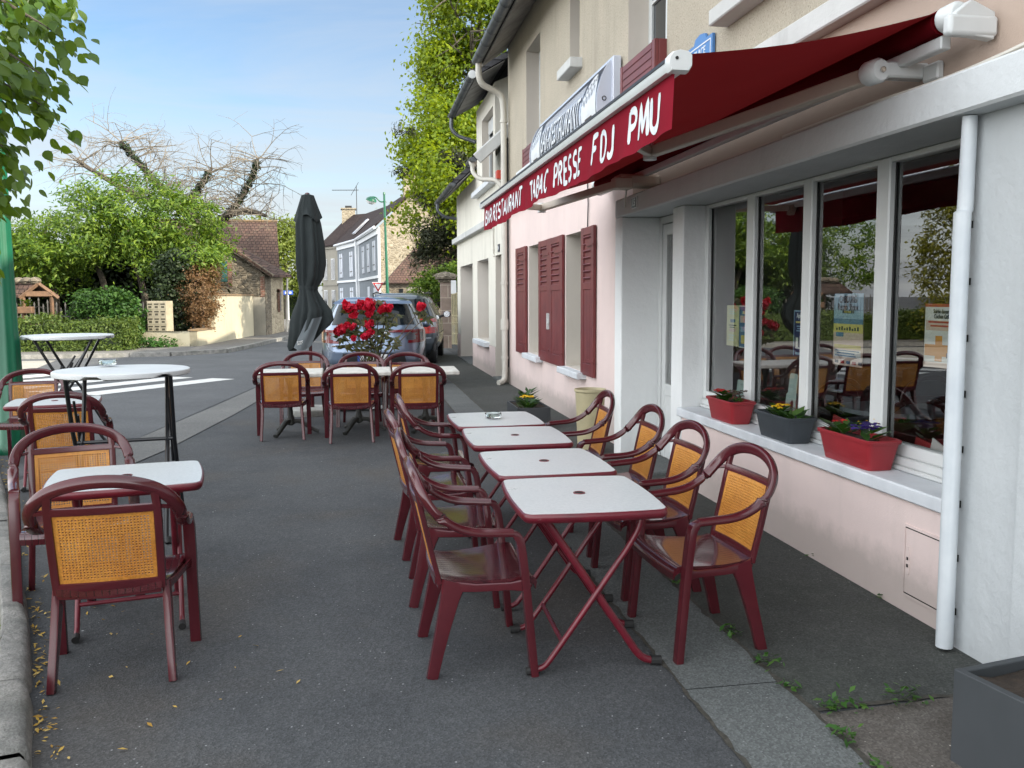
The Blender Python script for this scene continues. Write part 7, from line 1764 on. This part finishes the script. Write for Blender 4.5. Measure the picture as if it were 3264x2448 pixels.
for a, b in sprays:
    a, b = Vector(a), Vector(b); P = smoothpath([a, a+(b-a)*.35+Vector((0, 0, .16)), a+(b-a)*.72+Vector((0, 0, .10)), b], 5); m.tube(P, [.022-.0012*i for i in range(len(P))], 5); m.tube([(-3.5, 5.05, a.z-.4), a], .03, 5)
    for i in range(4, len(P)):
        for _ in range(19):
            q = P[i]+Vector((random.gauss(0, .075), random.gauss(0, .10), random.gauss(-.05, .085))); d = (P[i]-P[i-1]).normalized()+Vector((random.gauss(0, .55), random.gauss(0, .55), random.gauss(-.75, .35)))
            nearleaf(q, d, (random.gauss(.1, .5), random.gauss(-.35, .5), random.gauss(.9, .4)), random.uniform(.058, .092))
# leaves are four sided faces; centre vein folds
npmesh('foliage', V, F, 'leaf_near', t, True); m.build('trunk', 'bark', t, smooth=True)
for o in t.children:
    if o.name.startswith('foliage'): o.data.polygons.foreach_set('use_smooth', [True]*len(o.data.polygons))

# ================================================================== LIGHT, SKY, CAMERA
sun_dir = Vector((.77, -.64, .0)).normalized(); EL = R(28.5); sv = Vector((sun_dir.x*math.cos(EL), sun_dir.y*math.cos(EL), math.sin(EL)))
ld = bpy.data.lights.new('sun', 'SUN'); ld.energy = SUN; ld.angle = R(.5); ld.color = (1, .90, .74)
lo_ = bpy.data.objects.new('sun', ld); COL.objects.link(lo_); lo_.rotation_euler = sv.to_track_quat('Z', 'Y').to_euler()
w = bpy.data.worlds.new('World'); SC.world = w; w.use_nodes = True; nt = w.node_tree; bg = nt.nodes['Background']
sk = nt.nodes.new('ShaderNodeTexSky'); sk.sky_type = 'NISHITA'; sk.sun_disc = False; sk.sun_elevation = EL; sk.sun_rotation = math.atan2(sv.x, sv.y); sk.air_density = 1.0; sk.dust_density = 1.0; sk.ozone_density = 1.2
tc = nt.nodes.new('ShaderNodeTexCoord')
sep = nt.nodes.new('ShaderNodeSeparateXYZ'); nt.links.new(tc.outputs['Generated'], sep.inputs[0])
def mt(op, a, b=0.):
    x = nt.nodes.new('ShaderNodeMath'); x.operation = op
    for v, k in ((a, 0), (b, 1)):
        if isinstance(v, (int, float)): x.inputs[k].default_value = v
        else: nt.links.new(v, x.inputs[k])
    return x.outputs[0]
# cirrus on a plane high above: direction divided by its height
h_ = mt('ADD', mt('MAXIMUM', sep.outputs[2], 0.), .12)
cb = nt.nodes.new('ShaderNodeCombineXYZ'); nt.links.new(mt('DIVIDE', sep.outputs[0], h_), cb.inputs[0]); nt.links.new(mt('DIVIDE', sep.outputs[1], h_), cb.inputs[1])
mp = nt.nodes.new('ShaderNodeMapping'); mp.inputs['Scale'].default_value = (.55, 1.5, 1); mp.inputs['Rotation'].default_value = (0, 0, R(12)); mp.inputs['Location'].default_value = (.6, .3, 0); nt.links.new(cb.outputs[0], mp.inputs[0])
nz = nt.nodes.new('ShaderNodeTexNoise'); nz.inputs['Scale'].default_value = .75; nz.inputs['Detail'].default_value = 9; nz.inputs['Roughness'].default_value = .60; nz.inputs['Distortion'].default_value = .5; nt.links.new(mp.outputs[0], nz.inputs[0])
rp = nt.nodes.new('ShaderNodeValToRGB'); rp.color_ramp.elements[0].position = .40; rp.color_ramp.elements[0].color = (0, 0, 0, 1); rp.color_ramp.elements[1].position = .78; rp.color_ramp.elements[1].color = (1, 1, 1, 1); nt.links.new(nz.outputs[0], rp.inputs[0])
lowr = nt.nodes.new('ShaderNodeMapRange'); lowr.inputs[1].default_value = .0; lowr.inputs[2].default_value = .26; lowr.inputs[3].default_value = .85; lowr.inputs[4].default_value = .0; nt.links.new(sep.outputs[2], lowr.inputs[0])
fac = mt('MINIMUM', mt('ADD', mt('MULTIPLY', rp.outputs[0], CIRRUS), mt('MULTIPLY', lowr.outputs[0], .85)), .95)
mixn = nt.nodes.new('ShaderNodeMix'); mixn.data_type = 'RGBA'; nt.links.new(fac, mixn.inputs[0]); hs = nt.nodes.new('ShaderNodeHueSaturation'); hs.inputs['Saturation'].default_value = 1.12; hs.inputs['Value'].default_value = 1.0; nt.links.new(sk.outputs[0], hs.inputs['Color']); nt.links.new(hs.outputs[0], mixn.inputs[6]); mixn.inputs[7].default_value = (*CLOUD, 1)
# added bright bank out of view, west and overhead, to lift the shade
def smooth(x, a, b):
    r = nt.nodes.new('ShaderNodeMapRange'); r.interpolation_type = 'SMOOTHSTEP'; r.inputs[1].default_value = a; r.inputs[2].default_value = b; nt.links.new(x, r.inputs[0]); return r.outputs[0]
north = mt('ADD', mt('MULTIPLY', sep.outputs[0], .155), mt('MULTIPLY', sep.outputs[1], .988))   # along the street, level with the horizon
west = smooth(mt('ADD', north, mt('MULTIPLY', nz.outputs[0], .10)), .84, .60)
nz2 = nt.nodes.new('ShaderNodeTexNoise'); nz2.inputs['Scale'].default_value = 2.2; nz2.inputs['Detail'].default_value = 7; nt.links.new(tc.outputs['Generated'], nz2.inputs[0])
bank = mt('MULTIPLY', west, mt('ADD', .72, mt('MULTIPLY', nz2.outputs[0], .5)))
mixb = nt.nodes.new('ShaderNodeMix'); mixb.data_type = 'RGBA'; nt.links.new(mt('MINIMUM', bank, 1.), mixb.inputs[0]); nt.links.new(mixn.outputs[2], mixb.inputs[6]); 
mixe = nt.nodes.new('ShaderNodeMix'); mixe.data_type = 'RGBA'; nt.links.new(mt('MAXIMUM', sep.outputs[2], 0.), mixe.inputs[0]); mixe.inputs[6].default_value = (*FILL_BANK_LOW, 1); mixe.inputs[7].default_value = (*FILL_BANK, 1)
nt.links.new(mixe.outputs[2], mixb.inputs[7])
nt.links.new(mixb.outputs[2], bg.inputs[0]); bg.inputs[1].default_value = SKY_STRENGTH

cd = bpy.data.cameras.new('camera'); co = bpy.data.objects.new('camera', cd); COL.objects.link(co); SC.camera = co
cd.sensor_fit = 'HORIZONTAL'; cd.sensor_width = 36; cd.lens = 2760/3264*36; cd.shift_y = -18.4/2212; cd.clip_start = .05; cd.clip_end = 2000
pitch, yaw, roll = R(5.21), R(9.92), R(.24)
fw = Vector((math.sin(yaw)*math.cos(pitch), math.cos(yaw)*math.cos(pitch), -math.sin(pitch))); rt = Vector((math.cos(yaw), -math.sin(yaw), 0)); u_ = rt.cross(fw)
r2 = rt*math.cos(roll)-u_*math.sin(roll); u2 = u_*math.cos(roll)+rt*math.sin(roll)
co.matrix_world = Matrix(((r2.x, u2.x, -fw.x, 0), (r2.y, u2.y, -fw.y, 0), (r2.z, u2.z, -fw.z, 1.55), (0, 0, 0, 1)))
vs = SC.view_settings; vs.view_transform = 'Standard'; vs.look = 'None'; vs.gamma = 1; vs.exposure = EXPOSURE; vs.use_curve_mapping = False
SC.render.engine = 'CYCLES'; SC.cycles.max_bounces = 8; SC.cycles.transparent_max_bounces = 12; SC.cycles.caustics_reflective = False; SC.cycles.caustics_refractive = False
SC.cycles.use_denoising = True; SC.cycles.sample_clamp_indirect = 6
